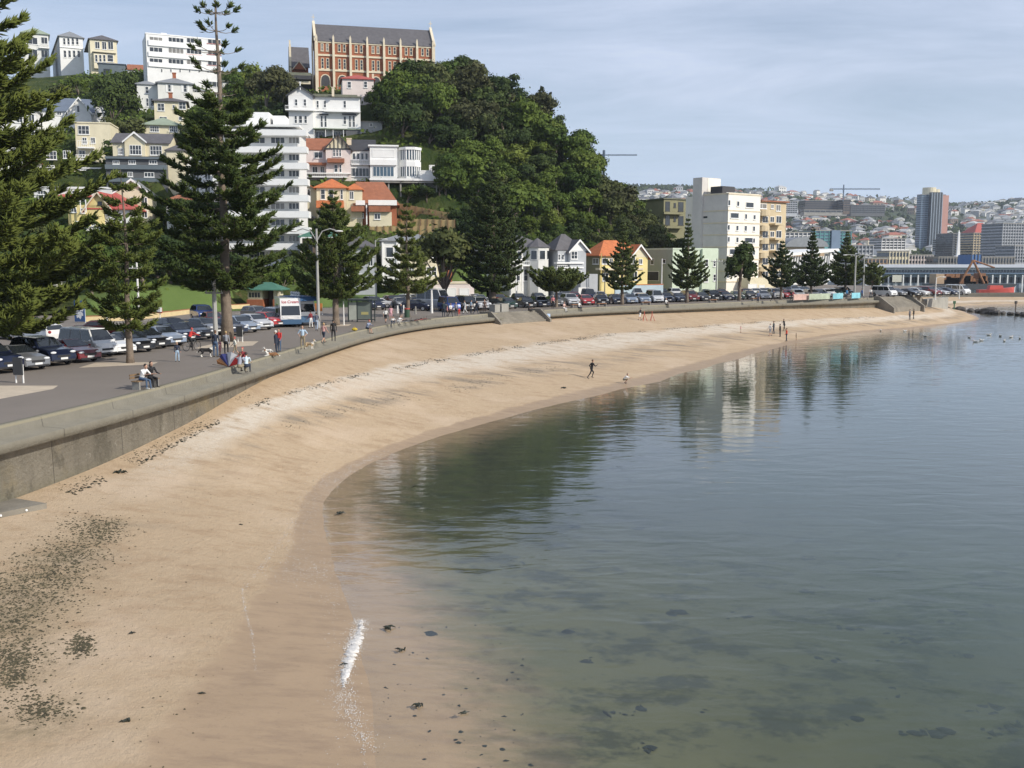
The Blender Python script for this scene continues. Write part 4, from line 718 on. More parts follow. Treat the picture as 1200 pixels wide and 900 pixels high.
b.wins([(360, 313, 384, 326), (317, 275, 329, 288), (317, 335, 329, 346), (317, 394, 329, 405)], 's', sill=False, fm=M_WSIDE); b.box('parapet', T_CREAM, [(-.1, -.1, b.h+.002, b.w+.1, b.d, b.h+.3)]); b.box('water_tank', R_DARK, [(.5, 2, b.h+.3, 4.2, 5, b.h+1.7)]); b.rail((478, 194, 640, 204), .0, 'roof_rail', T_WHITE, False)
b.box('entrance_block', W_CREAM, [(b.w*.35, -3, -1, b.w*1.35, -.02, 2.9)]); b.wins([(585, 655, 628, 700), (640, 660, 668, 700)], -3, gm=W_WHITE, name='garage_door', sill=False)
b = B('balcony_flats', 'beige six storey flats with curved corner balconies', 'apartment block', Z6, (640, 240, 765, 650), 205, 36, 11, W_BEIGE, 1, group=RG); b.box('roof_slab', R_BROWN if False else R_BROWNR, [(-.4, -.5, b.h+.002, b.w+.4, 11, b.h+.25)])
for y in (278, 352, 415, 487, 555, 620):
    b.wins([(657, y+36, 685, y+72 if y > 280 else y+70), (696, y+38, 716, y+68), (726, y+34, 752, y+72)], nx=2, gm=G_DARK, sill=False); b.pbox('balcony', W_BEIGE, [(640, y+72, 690, y+84), (722, y+72, 770, y+82)], -1.5, 0); b.rail((642, y+58, 690, y+72), -1.5, m=T_DARK, slab=False)
b.wins([(636, 250, 678, 278), (700, 254, 714, 278), (726, 256, 748, 290)], nx=2, gm=G_CURT); xx = b.uv(642, 300)[0]; mb = MB()
for y in (296, 372, 436, 507, 574): mb.tube([(0, -.1, b.uv(642, y)[1]-.7), (0, -.1, b.uv(642, y)[1]+.4)], 1.7, 14)
mb.build('round_balcony', W_BEIGE, b.o)
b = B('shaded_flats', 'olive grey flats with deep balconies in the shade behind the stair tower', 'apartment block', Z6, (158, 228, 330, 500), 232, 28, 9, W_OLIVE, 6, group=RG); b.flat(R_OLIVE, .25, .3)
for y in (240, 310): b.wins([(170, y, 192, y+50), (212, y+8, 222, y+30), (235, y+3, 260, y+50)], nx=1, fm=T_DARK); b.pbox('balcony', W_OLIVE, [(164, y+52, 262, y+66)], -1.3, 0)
b = B('pool_building', 'white swimming pool building with butterfly roof and slanted window fins', 'sports hall', Z6, (768, 520, 985, 640), 262, 24, 16, W_WHITE, 1); mb = MB(); z0 = b.h; mb.prism([(-1, z0+.2), (b.w+2.6, z0+1.6), (b.w+2.6, z0+2.3), (-1, z0+.9)], -1.5, 16); mb.build('roof', T_WHITE, b.o); b.box('glazing', G_BLUE, [(.3, -.12, .5, b.w-.3, -.003, z0-.05)]); mb = MB()
for k in range(18): x = b.w*k/17; mb.prism([(x-.12, 0), (x+.12, 0), (x+.52, z0+.3), (x+.22, z0+.3)], -.6, -.13)
mb.build('window_fin', T_WHITE, b.o); mb = MB(); mb.prism([(b.w-.8, 0), (b.w+1.2, 0), (b.w+2.4, z0+1.5), (b.w-.2, z0+1.2)], -.9, -.13); mb.build('end_pier', T_WHITE, b.o)

# more of the close packed hillside houses, mostly half hidden by pines and trees
for rect, Y, yaw, dp, wl, rf, hip, lab in (((2, 128, 44, 168), 215, 16, 8, W_WHITE, R_GREY, True, 'white house behind the boughs of the left pine below the villas'), ((0, 186, 40, 222), 185, 14, 8, W_OFF, R_RED, False, 'off white house with red roof deep behind the left pine'), ((222, 150, 262, 182), 200, 16, 8, W_PINK, R_GREY, True, 'pinkish house behind the upper boughs of the tallest pine'), ((210, 196, 250, 232), 182, 12, 8, W_WHITE, R_SLATE, False, 'white gabled house behind the tallest pine'), ((404, 290, 440, 345), 152, 8, 8, W_LGREY, R_SLATE, True, 'light grey house behind the broad pine and bus shelter'), ((136, 226, 176, 262), 168, 10, 7, W_CREAM, R_GREY, False, 'small cream house right of the red roofed cream house'), ((196, 236, 236, 268), 166, 10, 7, W_WHITE, R_BROWNR, True, 'white house with brown hip roof left of the tallest pine'), ((262, 96, 292, 130), 262, 20, 8, W_OFF, R_OLIVE, True, 'pale house peeping out right of the white five storey flats')):
    b = B('house', lab, 'house', None, rect, Y, yaw, dp, wl, 4, group=HG); (b.hip(rf, .4, 1.7) if hip else b.gable(rf, h=2.2, wall=wl, barge=T_WHITE))
    x0, y0, x1, y1 = rect; n = 3; k = (x1-x0)/n
    b.wins([(x0+k*i+k*.22, y0+f*(y1-y0), x0+k*i+k*.78, y0+(f+.26)*(y1-y0)) for i in range(n) for f in (.14, .56)], nx=2)
_k = at_z(289, 361.5, PZ); CARVE.append((Vector((_k.x, _k.y+3, 4.4)), Vector((1, 0, 0)), Vector((0, 1, 0)), 6, 3))
gx = np.arange(-240, 131, 2.5); gy = np.arange(60, 421, 2.5); X, Y = np.meshgrid(gx, gy, indexing='ij')
Z = hill_z(X, Y).reshape(X.shape)+smooth_noise(X, Y, .25, 11)*.25
t = NT('hill_scrub'); P = t.pos(); c = t.mix(t.ramp(t.noise(P, .12, 6, .7), [(.35, 0), (.65, 1)]), (.028, .05, .014), (.085, .10, .03))
c = t.mix(t.ramp(t.noise(P, .3, 5, .7), [(.58, 0), (.70, .7)]), c, (.16, .115, .06))
t.l.new(c, t.b.inputs['Base Color']); t.b.inputs['Roughness'].default_value = .95; t.b.inputs['Specular IOR Level'].default_value = .1
t.l.new(t.bump(t.noise(P, 1.2, 6, .7), 1, .6), t.b.inputs['Normal'])
HF = grid_faces(len(gx), len(gy)); HV = np.stack([X, Y, Z], -1).reshape(-1, 3)
HF = HF[HV[HF, 2].max(1) > 4.5]; HC = HV[HF].mean(1)
HF = HF[(HC[:, 1] > 4+np.interp(HC[:, 0], [-200, -80, -55, -40, -25, -10, 5, 25, 40, 60, 95], [112, 112, 117, 128, 144, 152, 165, 178, 192, 225, 270])) & (HC[:, 0] < 95)]
hill = link('hill', np_mesh('hill', HV, HF, t.m, True)); tag(hill, kind='structure')
_hb = BVHTree.FromPolygons([tuple(v) for v in np.stack([X, Y, Z], -1).reshape(-1, 3)], [tuple(f) for f in grid_faces(len(gx), len(gy))])
def on_hill(px, py):
    h = _hb.ray_cast(Vector((0, 0, CH)), ray(px, py).normalized()); return h[0]
# lawn at the foot of the hill, a kerb of pale yellow stone along its road side
t = NT('lawn_grass'); P = t.pos(); c = t.mix(t.noise(P, .5, 6, .7), (.070, .118, .022), (.118, .172, .040)); t.l.new(c, t.b.inputs['Base Color']); t.b.inputs['Roughness'].default_value = .9
t.l.new(t.bump(t.noise(P, 9, 4, .7), .8, .1), t.b.inputs['Normal']); MGRASS = t.m
def lawn(poly, label):
    ps = [at_x(px, Yd, PZ) for px, Yd in poly]; n = 26; a, b, c_, d = [np.array(p[:2]) for p in ps]
    u, v = np.meshgrid(np.linspace(0, 1, n), np.linspace(0, 1, n), indexing='ij'); u = u[..., None]; v = v[..., None]
    q = (a*(1-u)+b*u)*(1-v)+(d*(1-u)+c_*u)*v
    z = np.maximum(hill_z(q[..., 0], q[..., 1]).reshape(n, n)+.28, PZ+.03)
    o = link('lawn', np_mesh('lawn', np.concatenate([q, z[..., None]], -1).reshape(-1, 3), grid_faces(n, n), MGRASS, True)); tag(o, label, 'lawn', kind='structure')
lawn([(88, 115), (330, 135.5), (330, 148), (95, 131)], 'bright green lawn rising behind the car park')
lawn([(330, 136), (570, 154), (570, 168), (330, 160)], 'narrow green verge below the white terraced flats')
# ------------------------------------------------------------------ foliage materials
def leaf_mat(name, a, b, sc=.8):
    t = NT(name); P = t.pos(); oi = t.add('ShaderNodeObjectInfo').outputs['Random']
    f = t.math('ADD', t.math('MULTIPLY', t.noise(P, sc, 4, .75), .8), t.math('MULTIPLY', oi, .25))
    c = t.mix(t.ramp(f, [(.36, 0), (.68, 1)]), a, b); t.l.new(c, t.b.inputs['Base Color']); t.b.inputs['Roughness'].default_value = .75; t.b.inputs['Specular IOR Level'].default_value = .18
    return t.m
L_PINE = leaf_mat('pine_foliage', (.036, .058, .013), (.115, .135, .026), 1.1)
L_PINE2 = leaf_mat('dark_pine_foliage', (.026, .044, .014), (.075, .095, .024), .7)
L_A = leaf_mat('bush_leaf_green', (.036, .066, .011), (.100, .140, .022), .35)
L_B = leaf_mat('bush_leaf_dark', (.021, .040, .010), (.058, .082, .019), .35)
L_C = leaf_mat('bush_leaf_olive', (.038, .054, .016), (.088, .100, .032), .35)
L_D = leaf_mat('bush_leaf_brown', (.034, .040, .015), (.072, .074, .029), .35)
L_E = leaf_mat('bush_leaf_bright', (.058, .092, .012), (.138, .168, .030), .35)
M_BARK = mat('bark', (.19, .15, .115), .95, .35, 1.5, bump=.8, bscale=8)
M_BARKG = mat('grey_bark', (.20, .16, .13), .95, .3, 2, bump=.8, bscale=8)
rng = np.random.RandomState(5)
def spindles(P, D, L, W):
    """three-sided needle sprays from base points P along unit directions D"""
    n = len(P); a = np.cross(D, rng.normal(size=(n, 3))); a /= np.linalg.norm(a, axis=1)[:, None]+1e-9; b = np.cross(D, a)
    V = np.empty((n, 5, 3)); V[:, 0] = P; V[:, 4] = P+D*L[:, None]; M = P+D*(L*.45)[:, None]
    for k in range(3):
        th = 2*math.pi*k/3; V[:, 1+k] = M+(a*math.cos(th)+b*math.sin(th))*W[:, None]
    f = np.array([(0, 2, 1), (0, 3, 2), (0, 1, 3), (4, 1, 2), (4, 2, 3), (4, 3, 1)])
    return V.reshape(-1, 3), (f[None]+5*np.arange(n)[:, None, None]).reshape(-1, 3)
def norfolk(seed, H, tr, prof, gap=1.0, nb=5, dens=22, ll=.55, rise=.12, tip=.25, lw=.085, drop=0, inner=.12, lean=(0, 0), mats=None, sparse_above=2):
    """trunk + crown meshes; prof: (height, branch reach) pairs; sparse_above: height fraction above which only branch tips carry leaves"""
    global rng
    rng = np.random.RandomState(seed); hs = [p[0] for p in prof]; rs = [p[1] for p in prof]
    tb = MB(); tb.smooth = True
    tp = [Vector((lean[0]*(z/H)**2+.06*math.sin(z*.6+seed)*min(1, z/4), lean[1]*(z/H)**2+.06*math.cos(z*.5+seed)*min(1, z/4), z)) for z in np.linspace(-.3, H, 14)]
    rad = [tr*(1.25 if i == 0 else 1)*max(.06, (1-i/13.)**.8) for i in range(14)]
    tb.tube(tp, rad, 9)
    P = []; D = []; L = []; W = []
    z = hs[0]; ph = 0
    while z < H-.15:
        r0 = float(np.interp(z, hs, rs)); f = (z+.3)/(H+.3)*13; i0 = min(12, int(f)); c = tp[i0].lerp(tp[i0+1], f-i0)
        n = nb+rng.randint(-1, 2); ph += 2.4; sp = z/H > sparse_above
        for k in range(max(3, n)):
            if rng.rand() < drop: continue
            th = ph+2*math.pi*k/n+rng.normal(0, .16); r = r0*rng.uniform(.72, 1.12)
            if r < .15: continue
            o = np.array([math.cos(th), math.sin(th), 0]); sd = np.array([-o[1], o[0], 0]); up = rise*rng.uniform(.4, 1.6)*(.5+1.4*z/H)+.05
            def pt(s): s = np.asarray(s)[..., None]; return np.array(c)+o*(r*s)+sd*(np.sin(s*3)*.05*r)+np.array([0, 0, 1])*(r*(up*s-.10*np.sin(s*math.pi)+tip*.35*s**3))
            q = pt(np.linspace(0, .96, 5)); tb.tube([Vector(x) for x in q], [max(.012, tr*.13*min(1, r/4)*(1-.8*s)+.012) for s in np.linspace(0, 1, 5)], 4, cap=False)
            m = int(max(6, r*dens)); s = rng.uniform(.80 if sp else inner, 1, m)
            if sp: m = 34; s = rng.uniform(.74, 1, m)
            if not sp: s = inner+(1-inner)*((s-inner)/(1-inner))**.8
            K = int(3+r*2.3); sj = np.sort(rng.uniform(inner+.08, .98, K)); bs = rng.choice([-1, 1], K); bl = np.clip(r*.26, .22, 1.7)*(1.15-.75*sj)*rng.uniform(.6, 1.25, K)
            on = rng.rand(m) < (0 if sp else .62); bi = rng.randint(0, K, m); s = np.where(on, sj[bi], s); tt = np.where(on, rng.rand(m)**.8, 0)
            base = pt(s); tang = pt(s+.02)-pt(s-.02); tang /= np.linalg.norm(tang, axis=1)[:, None]
            sg = np.where(on, bs[bi], rng.choice([-1, 1], m))[:, None]; side = sg*sd; UPV = np.array([0, 0, 1])
            bdir = tang*.62+side*.75+UPV*(.10+.25*tt[:, None]); base = base+bdir*(bl[bi]*tt)[:, None]
            d = tang*rng.uniform(.25, .9, m)[:, None]+side*rng.uniform(-.25, .95, m)[:, None]+UPV*rng.uniform(-.25, .70, m)[:, None]
            d /= np.linalg.norm(d, axis=1)[:, None]
            tap = (1.15-.5*s)*min(1, .45+r/3)
            base = base+UPV*(rng.uniform(-.07, .12, m))[:, None]+side*(rng.uniform(-.06, .10, m))[:, None]
            P.append(base); D.append(d); L.append(ll*tap*rng.uniform(.6, 1.3, m)); W.append(lw*rng.uniform(.6, 1.25, m)*(.7+.5*tap))
        z += gap*rng.uniform(.8, 1.2)*(.75+.25*min(1, r0/3))*(1.75 if sp else 1)
    V, Fc = spindles(np.concatenate(P), np.concatenate(D), np.concatenate(L), np.concatenate(W))
    ms = mats or (M_BARK, L_PINE)
    return tb.mesh('trunk', ms[0]), np_mesh('crown', V, Fc, ms[1])
def tree(name, me, loc, label, cat='tree', group=None, s=1, rz=0):
    o = empty(name, loc, rz, label, cat, group); o.scale = (s, s, s)
    link('trunk', me[0], o); link('crown', me[1], o); return o
def gz(px, Yd): return at_x(px, Yd, PZ)
PG = 'Norfolk pines along the promenade'
# big pine at the left edge: trunk just outside the frame, its boughs reach in
tree('norfolk_pine', norfolk(1, 32, .5, [(2.4, 7.5), (5, 8.8), (7.5, 9.0), (11, 8.6), (14.1, 6.9), (17.6, 5.3), (20.6, 3.9), (26, 2.5), (32, .2)], 1.0, 6, 120, .80, .10, .18, .06), gz(-38, 62),
     'huge Norfolk pine whose boughs reach in from the left edge of the photo', group=PG)
tree('norfolk_pine', norfolk(2, 29, .46, [(4.5, 3.8), (5.8, 5.4), (8, 6.2), (10.4, 5.7), (14, 4.6), (17.4, 3.1), (20, 2.1), (24, 1.9), (27, 1.6), (29, .3)], 1.0, 6, 115, .66, .06, .16, .058, sparse_above=.66, drop=.06), gz(267, 81.5),
     'tallest Norfolk pine with thick trunk and bare spindly top above the promenade', group=PG)
tree('norfolk_pine', norfolk(3, 12.3, .24, [(2.3, 1.9), (3.6, 3.1), (5.5, 2.8), (7.5, 2.2), (9.5, 1.5), (11.3, .8), (12.3, .1)], .95, 5, 100, .52, .06, .35, .045, drop=.1), gz(153, 64.3),
     'slender sparse Norfolk pine behind the couple on the bench', group=PG)
tree('norfolk_pine', norfolk(4, 13.6, .36, [(3.0, 3.4), (4.2, 5.4), (5.6, 5.2), (7.5, 3.9), (9.5, 2.2), (11.5, 1.1), (13.6, .1)], .78, 6, 90, .6, .12, .4, .06), gz(394, 102),
     'broad cone shaped Norfolk pine beside the bus shelter', group=PG)
tree('norfolk_pine', norfolk(6, 13.5, .26, [(3.0, 3.0), (3.8, 4.2), (5.0, 3.6), (6.6, 1.9), (9, 1.4), (11.5, .9), (13.5, .1)], .95, 6, 90, .5, .08, .4, .06), gz(478, 117),
     'young Norfolk pine with clear tiers and a wide skirt by the litter bin', group=PG)
tree('norfolk_pine', norfolk(7, 20.2, .55, [(2.6, 3.2), (3.8, 4.8), (6, 5.2), (9, 4.6), (12, 3.6), (15, 2.3), (18, 1.0), (20.2, .1)], .85, 7, 52, .55, .10, .25, .11, mats=(M_BARK, L_PINE2)), gz(577, 137),
     'large dark full Norfolk pine at the top of the first beach steps', group=PG)
tree('norfolk_pine', norfolk(8, 5.0, .26, [(2.5, 3.6), (3.1, 5.2), (3.8, 4.6), (4.6, 2.4), (5.0, 1.0)], .5, 7, 60, .55, .10, .3, .12, mats=(M_BARK, L_PINE2)), gz(652, 142),
     'stunted flat topped pine in front of the bay windowed villa', group=PG)
tree('norfolk_pine', norfolk(9, 12.4, .28, [(2.4, 2.2), (3.4, 3.2), (5, 2.9), (7, 1.8), (9, 1.1), (11, .7), (12.4, .1)], .72, 6, 52, .45, .10, .4, .10, mats=(M_BARK, L_PINE2)), gz(729, 150),
     'tiered Norfolk pine in front of the yellow house', group=PG)
tree('norfolk_pine', norfolk(10, 13.6, .28, [(2.3, 2.4), (3.2, 3.5), (5, 2.8), (7, 1.8), (8.4, .9), (11, .6), (13.6, .1)], .75, 6, 54, .48, .16, .45, .10, mats=(M_BARK, L_PINE2)), gz(805, 157),
     'neat conical Norfolk pine in front of the pale green house', group=PG)
tree('norfolk_pine', norfolk(12, 10.2, .26, [(2.3, 2.6), (3.4, 3.8), (5, 3.2), (7, 1.6), (8.4, .6), (10.2, .1)], .7, 6, 54, .48, .12, .4, .11, mats=(M_BARK, L_PINE2)), gz(915, 170),
     'dark Norfolk pine in front of the beige balcony flats', group=PG)
tree('norfolk_pine', norfolk(13, 12.5, .26, [(2.3, 3.0), (3.4, 4.6), (5, 3.9), (6.4, 1.8), (9, .8), (12.5, .1)], .7, 6, 54, .5, .10, .3, .12, mats=(M_BARK, L_PINE2)), gz(950, 177),
     'dark spreading pine in front of the glass sided pool building', group=PG)
tree('norfolk_pine', norfolk(14, 12.0, .26, [(2.3, 3.0), (3.4, 4.4), (5, 4.1), (6.8, 2.6), (9, .9), (12, .1)], .7, 6, 54, .5, .10, .3, .12, mats=(M_BARK, L_PINE2)), gz(990, 184),
     'dark pine with a thin spire beside the pale blue banner fence', group=PG)
tree('norfolk_pine', norfolk(15, 6.0, .24, [(1.8, 2.0), (3.0, 3.2), (4.2, 2.6), (6, .4)], .6, 6, 54, .5, .1, .3, .12, mats=(M_BARK, L_PINE2)), gz(1022, 202),
     'low round pine beside the two lamp poles at the second steps', group=PG)
# ------------------------------------------------------------------ broadleaf crowns
def leafball(seed, rx, rz, zc, lobes=9, n=1500, q=.42, flat=.75, trunk=.2, th=None, hollow=.3, mats=None, limbs=4):
    rs = np.random.RandomState(seed); C = []; Rr = []
    for i in range(lobes):
        a = rs.uniform(0, 6.283); e = rs.uniform(-.35, 1.0); rr = rs.uniform(.35, .72)
        C.append((math.cos(a)*rx*rr*math.sqrt(max(0, 1-(max(e, 0)*.8)**2)), math.sin(a)*rx*rr*math.sqrt(max(0, 1-(max(e, 0)*.8)**2)), zc+e*rz*.62)); Rr.append(rs.uniform(.20, .50)*rx)
    C = np.array(C); Rr = np.array(Rr); w = Rr**2/np.sum(Rr**2); idx = rs.choice(lobes, n, p=w)
    d = rs.normal(size=(n, 3)); d[:, 2] = np.where(rs.rand(n) < .68, np.abs(d[:, 2]), d[:, 2]); d /= np.linalg.norm(d, axis=1)[:, None]
    rad = Rr[idx]*(1-hollow*rs.rand(n)**1.5)*(1+np.where(rs.rand(n) < .25, .30, .09)*rs.normal(size=n))
    P = C[idx]+d*rad[:, None]*np.array([1, 1, flat])
    nr = d+rs.normal(0, .45, (n, 3)); nr /= np.linalg.norm(nr, axis=1)[:, None]
    a = np.cross(nr, rs.normal(size=(n, 3))); a /= np.linalg.norm(a, axis=1)[:, None]; b = np.cross(nr, a)
    s = q*np.exp(rs.normal(-.15, .4, n))[:, None]; a *= s; b *= s*rs.uniform(.5, 1, (n, 1))
    k = rs.uniform(-.35, .35, (n, 1))
    V = np.stack([P-a-b*.4, P+b*-1+a*k, P+a-b*.3+nr*s*.2, P+b+a*k], 1).reshape(-1, 3); Fc = np.arange(4*n).reshape(n, 4)
    ms = mats or (M_BARKG, L_A); tb = MB(); tb.smooth = True
    tb.tube([(0, 0, -1.2), (.05, 0, zc*.35), (0, .05, zc*.6)], [trunk*1.2, trunk, trunk*.8], 6)
    for i in range(limbs):
        c = C[i % lobes]; tb.tube([(0, 0, zc*.3+.05*i), (c[0]*.5, c[1]*.5, zc*.5+c[2]*.18), tuple(c)], [trunk*.6, trunk*.42, trunk*.15], 5)
    return tb.mesh('trunk', ms[0]), np_mesh('crown', V, Fc, ms[1])
# pohutukawa with bare forked limbs on the promenade, round conifer by the white flats
tree('pohutukawa_tree', leafball(21, 4.6, 4.2, 7.3, 16, 4200, .30, .8, .32, limbs=9, mats=(M_BARKG, L_C)), gz(521, 138), 'round grey green tree with bare forked limbs behind the white camper van', 'tree')
tree('round_conifer', leafball(22, 2.7, 4.6, 5.2, 16, 3600, .26, 1.2, .28, limbs=6, mats=(M_BARK, L_B)), gz(866, 164), 'dense egg shaped conifer in front of the white seven storey flats', 'tree')
# ------------------------------------------------------------------ wood on the headland: individual trees of six shapes and five greens
SH = [leafball(31+i, 4.4, 3.6, 4.0, 10+i % 3, 4000, .225, .8, .25, limbs=3) for i in range(6)]
UMB = [leafball(61+i, 4.6, 1.9, 7.6, 11, 3200, .23, .6, .24, limbs=7) for i in range(2)]
for i in range(2): UMB[i] = (UMB[i][0], UMB[i][1])
def recolor(o, m):
    for ch in o.children:
        if ch.name.startswith('crown'): ch.material_slots[0].link = 'OBJECT'; ch.material_slots[0].material = m
def hill_tree(px, py, s, m, shape=None, label=None, group='trees of the wood on the headland', sink=.8, p=None, name='hill_tree'):
    p = p if p is not None else on_hill(px, py)
    if p is None: return
    me = shape or SH[random.randint(0, 5)]
    o = tree(name, me, (p.x, p.y, p.z-sink*s), label, 'tree', group, s, random.uniform(0, 6.28)); o.scale = (s*random.uniform(.88, 1.15), s*random.uniform(.88, 1.15), s*random.uniform(.8, 1.15))
    recolor(o, m); return o
random.seed(12)
POLY = [(452, 128), (470, 96), (500, 92), (545, 96), (600, 110), (640, 138), (672, 178), (712, 228), (755, 270), (782, 300), (770, 312), (700, 308), (620, 305), (555, 275), (535, 245), (520, 228), (560, 208), (530, 180), (480, 168), (455, 158)]
def inside(x, y, poly):
    c = False
    for (x0, y0), (x1, y1) in zip(poly, poly[1:]+poly[:1]):
        if (y0 > y) != (y1 > y) and x < (x1-x0)*(y-y0)/(y1-y0)+x0: c = not c
    return c
spots = []; tries = 0
while len(spots) < 185 and tries < 9000:
    tries += 1; px = random.uniform(450, 785); py = random.uniform(85, 312)
    if not inside(px, py, POLY): continue
    p = on_hill(px, py)
    if p is None or any((p-q).length < 4.3 for q, _ in spots): continue
    spots.append((p, (px, py)))
TL = {L_A: 'mid green bushy tree in the wood on the headland', L_B: 'dark green bushy tree in the wood on the headland', L_C: 'olive green bushy tree in the wood on the headland', L_D: 'brownish dark tree in the upper wood on the headland', L_E: 'bright yellow green tree in the wood on the headland'}
for p, (px, py) in spots:
    u = random.random()
    if 520 < px < 625 and 105 < py < 165: m = L_D if u < .65 else L_B
    elif py < 110: m = L_B if u < .7 else L_C
    elif 580 < px < 700 and 175 < py < 290: m = L_E if u < .36 else L_A if u < .8 else L_B
    elif px > 705: m = L_C if u < .45 else L_B if u < .7 else L_D
    else: m = L_A if u < .45 else L_B if u < .75 else L_C
    s = random.uniform(.78, 1.25)*(.62 if py > 270 else 1)*(1.2 if m is L_D else 1)
    hill_tree(px, py, s, m, None, TL[m], p=p)
for px, py, s in ((486, 98, 1.0), (505, 96, 1.1), (525, 97, 1.25), (545, 99, 1.3), (565, 100, 1.3), (583, 106, 1.2), (600, 113, 1.1), (620, 124, 1.0)):
    hill_tree(px, py, s, L_B, UMB[random.randint(0, 1)], 'flat crowned dark tree with bare trunks on the ridge beside the brick monastery', 'flat crowned trees on the ridge', sink=.4)
for px, py, Yd, s in ((728, 240, 227, .8), (737, 252, 226, .8), (744, 262, 225, .85), (752, 272, 224, .8), (760, 282, 223, .8), (768, 291, 222, .75), (776, 300, 221, .7), (784, 307, 220, .6), (745, 285, 220, .9), (730, 275, 220, .9), (758, 300, 217, .8)):
    p = at_y(px, py, Yd); p.z = min(p.z, hz(p.x, p.y)+2.5); hill_tree(px, py, s, random.choice((L_A, L_B, L_C)), None, 'bushy tree on the low right end of the headland slope', p=p)
# trees among the houses and below them: px, py of the foot, size, colour, label
TW = [(262,340,.75,L_B,'dark tree behind the tallest pine trunk at the lawn top'),(222,338,.6,L_A,'green bush at the top of the lawn'),(284,338,.7,L_B,'dark bush between lawn and white stepped flats'),(185,325,.9,L_B,'dark tree on the bank above the lawn'),(135,330,.9,L_A,'green tree on the bank left of the slender pine'),(248,322,.9,L_A,'green tree on the bank behind the tallest pine'),(5,352,1.0,L_B,'dark tree behind the left white hatchback'),(35,350,.9,L_B,'dark tree behind the white estate'),(75,352,.9,L_B,'dark tree left of the blue flower sign'),(108,350,.8,L_B,'dark tree right of the blue flower sign'),(132,150,1.3,L_B,'dark tree below the blue grey box house'),(150,128,1.1,L_B,'dark tree between the blue grey house and the white flats'),(145,170,1.0,L_C,'olive tree beside the cream house with green roof'),(140,195,.9,L_A,'green bush under the olive tree left of the grey balcony house'),
      (92,112,.7,L_A,'small round tree below the pale two storey villas'),(120,118,.8,L_A,'green shrub on the bank under the cream villa'),(75,118,.8,L_C,'shrub on the tan bank by the grey gabled house'),
      (290,112,1.1,L_E,'yellow green bush on the bank right of the tallest pine'),(312,130,1.3,L_D,'brown leafed tree below the covered walkway'),(330,135,1.1,L_D,'brown shrubby tree at the left of the white verandah villa'),(322,158,1.0,L_B,'dark tree left of the white verandah villa'),(280,130,1.0,L_A,'green tree under the yellow green bush'),
      (430,98,.9,L_B,'dark tree against the monastery wall'),(455,104,1.0,L_B,'dark rounded tree in front of the monastery arches'),(470,134,1.3,L_E,'broad yellow green tree right of the red roofed cottage'),(438,128,.55,L_C,'small olive tree beside the white verandah villa'),(500,136,1.1,L_E,'yellow green tree at the edge of the brown wood'),
      (200,335,.85,L_B,'dark tree behind the lawn left of the tallest pine'),(168,337,.8,L_B,'dark tree behind the slender pine'),(238,338,.8,L_B,'dark hedge like tree at the top of the lawn'),(120,322,.85,L_B,'dark tree behind the blue and white sign'),(60,338,1.0,L_B,'dark tree behind the white hatchback row'),(20,342,1.0,L_B,'dark tree at the far left of the car park'),(95,312,.7,L_A,'green tree above the dark trees at the left'),
      (195,262,.55,L_A,'green tree beside the red roofed cream house'),(222,272,.8,L_B,'dark tree right of the red roofed cream house'),(165,236,.5,L_C,'olive bush under the grey balcony house'),(240,305,.8,L_C,'olive tree behind the tallest pine trunk'),(30,290,.8,L_C,'olive tree under the red roofed cream house'),
      (205,222,.6,L_A,'green bush right of the grey balcony house'),(230,200,1.1,L_C,'olive tree behind the tallest pine'),(245,160,1.0,L_A,'green tree beside the cream house with dark roof'),
      (345,335,.7,L_B,'dark bush beside the brick kiosk'),(430,326,.8,L_B,'dark round tree behind the bus shelter'),(440,330,.6,L_B,'dark tree left of the white house with dark windows'),(330,345,.55,L_A,'clipped green hedge bush behind the kiosk'),(360,350,.45,L_A,'low green bush behind the ice cream van'),
      (515,228,.6,L_A,'green shrub under the glass bay house terrace'),(500,234,.5,L_B,'dark shrub on the concrete retaining wall'),(478,236,.45,L_A,'small shrub above the timber fence'),(540,266,.6,L_B,'dark tree at the end of the timber fences'),(548,290,1.0,L_B,'dark tree above the cream bay house'),
      (842,300,1.2,L_B,'dark tree between the pale green house and the white flats'),(790,306,.9,L_B,'dark tree behind the pale green house'),(762,305,.9,L_C,'olive bush behind the pale green house')]
for px, py, s, m, lab in TW: hill_tree(px, py, s, m, None, lab, 'trees between the houses', sink=.5, name='garden_tree')
# low scrub between the trees: uncountable leafy ground cover
rs = np.random.RandomState(9); n = 52000
qx = rs.uniform(-120, 70, n); qy = rs.uniform(118, 300, n); z = hill_z(qx, qy)
k = (z > 6.5) & (smooth_noise(qx, qy, .09, 4)+rs.normal(0, .25, n) > -.25); qx, qy, z = qx[k], qy[k], z[k]; n = len(qx)
P = np.column_stack([qx, qy, z+rs.uniform(0, .9, n)]); nr = rs.normal(size=(n, 3))+np.array([0, -.3, .8]); nr /= np.linalg.norm(nr, axis=1)[:, None]
a = np.cross(nr, rs.normal(size=(n, 3))); a /= np.linalg.norm(a, axis=1)[:, None]; b = np.cross(nr, a); s = rs.uniform(.25, .6, n)[:, None]
V = np.stack([P-a*s, P-b*s*.7, P+a*s, P+b*s*.8], 1).reshape(-1, 3)
LAWN_X = None
tag(link('scrub', np_mesh('scrub', V, np.arange(4*n).reshape(n, 4), L_A)), 'low green scrub covering the hillside between trees', 'scrub', kind='stuff')
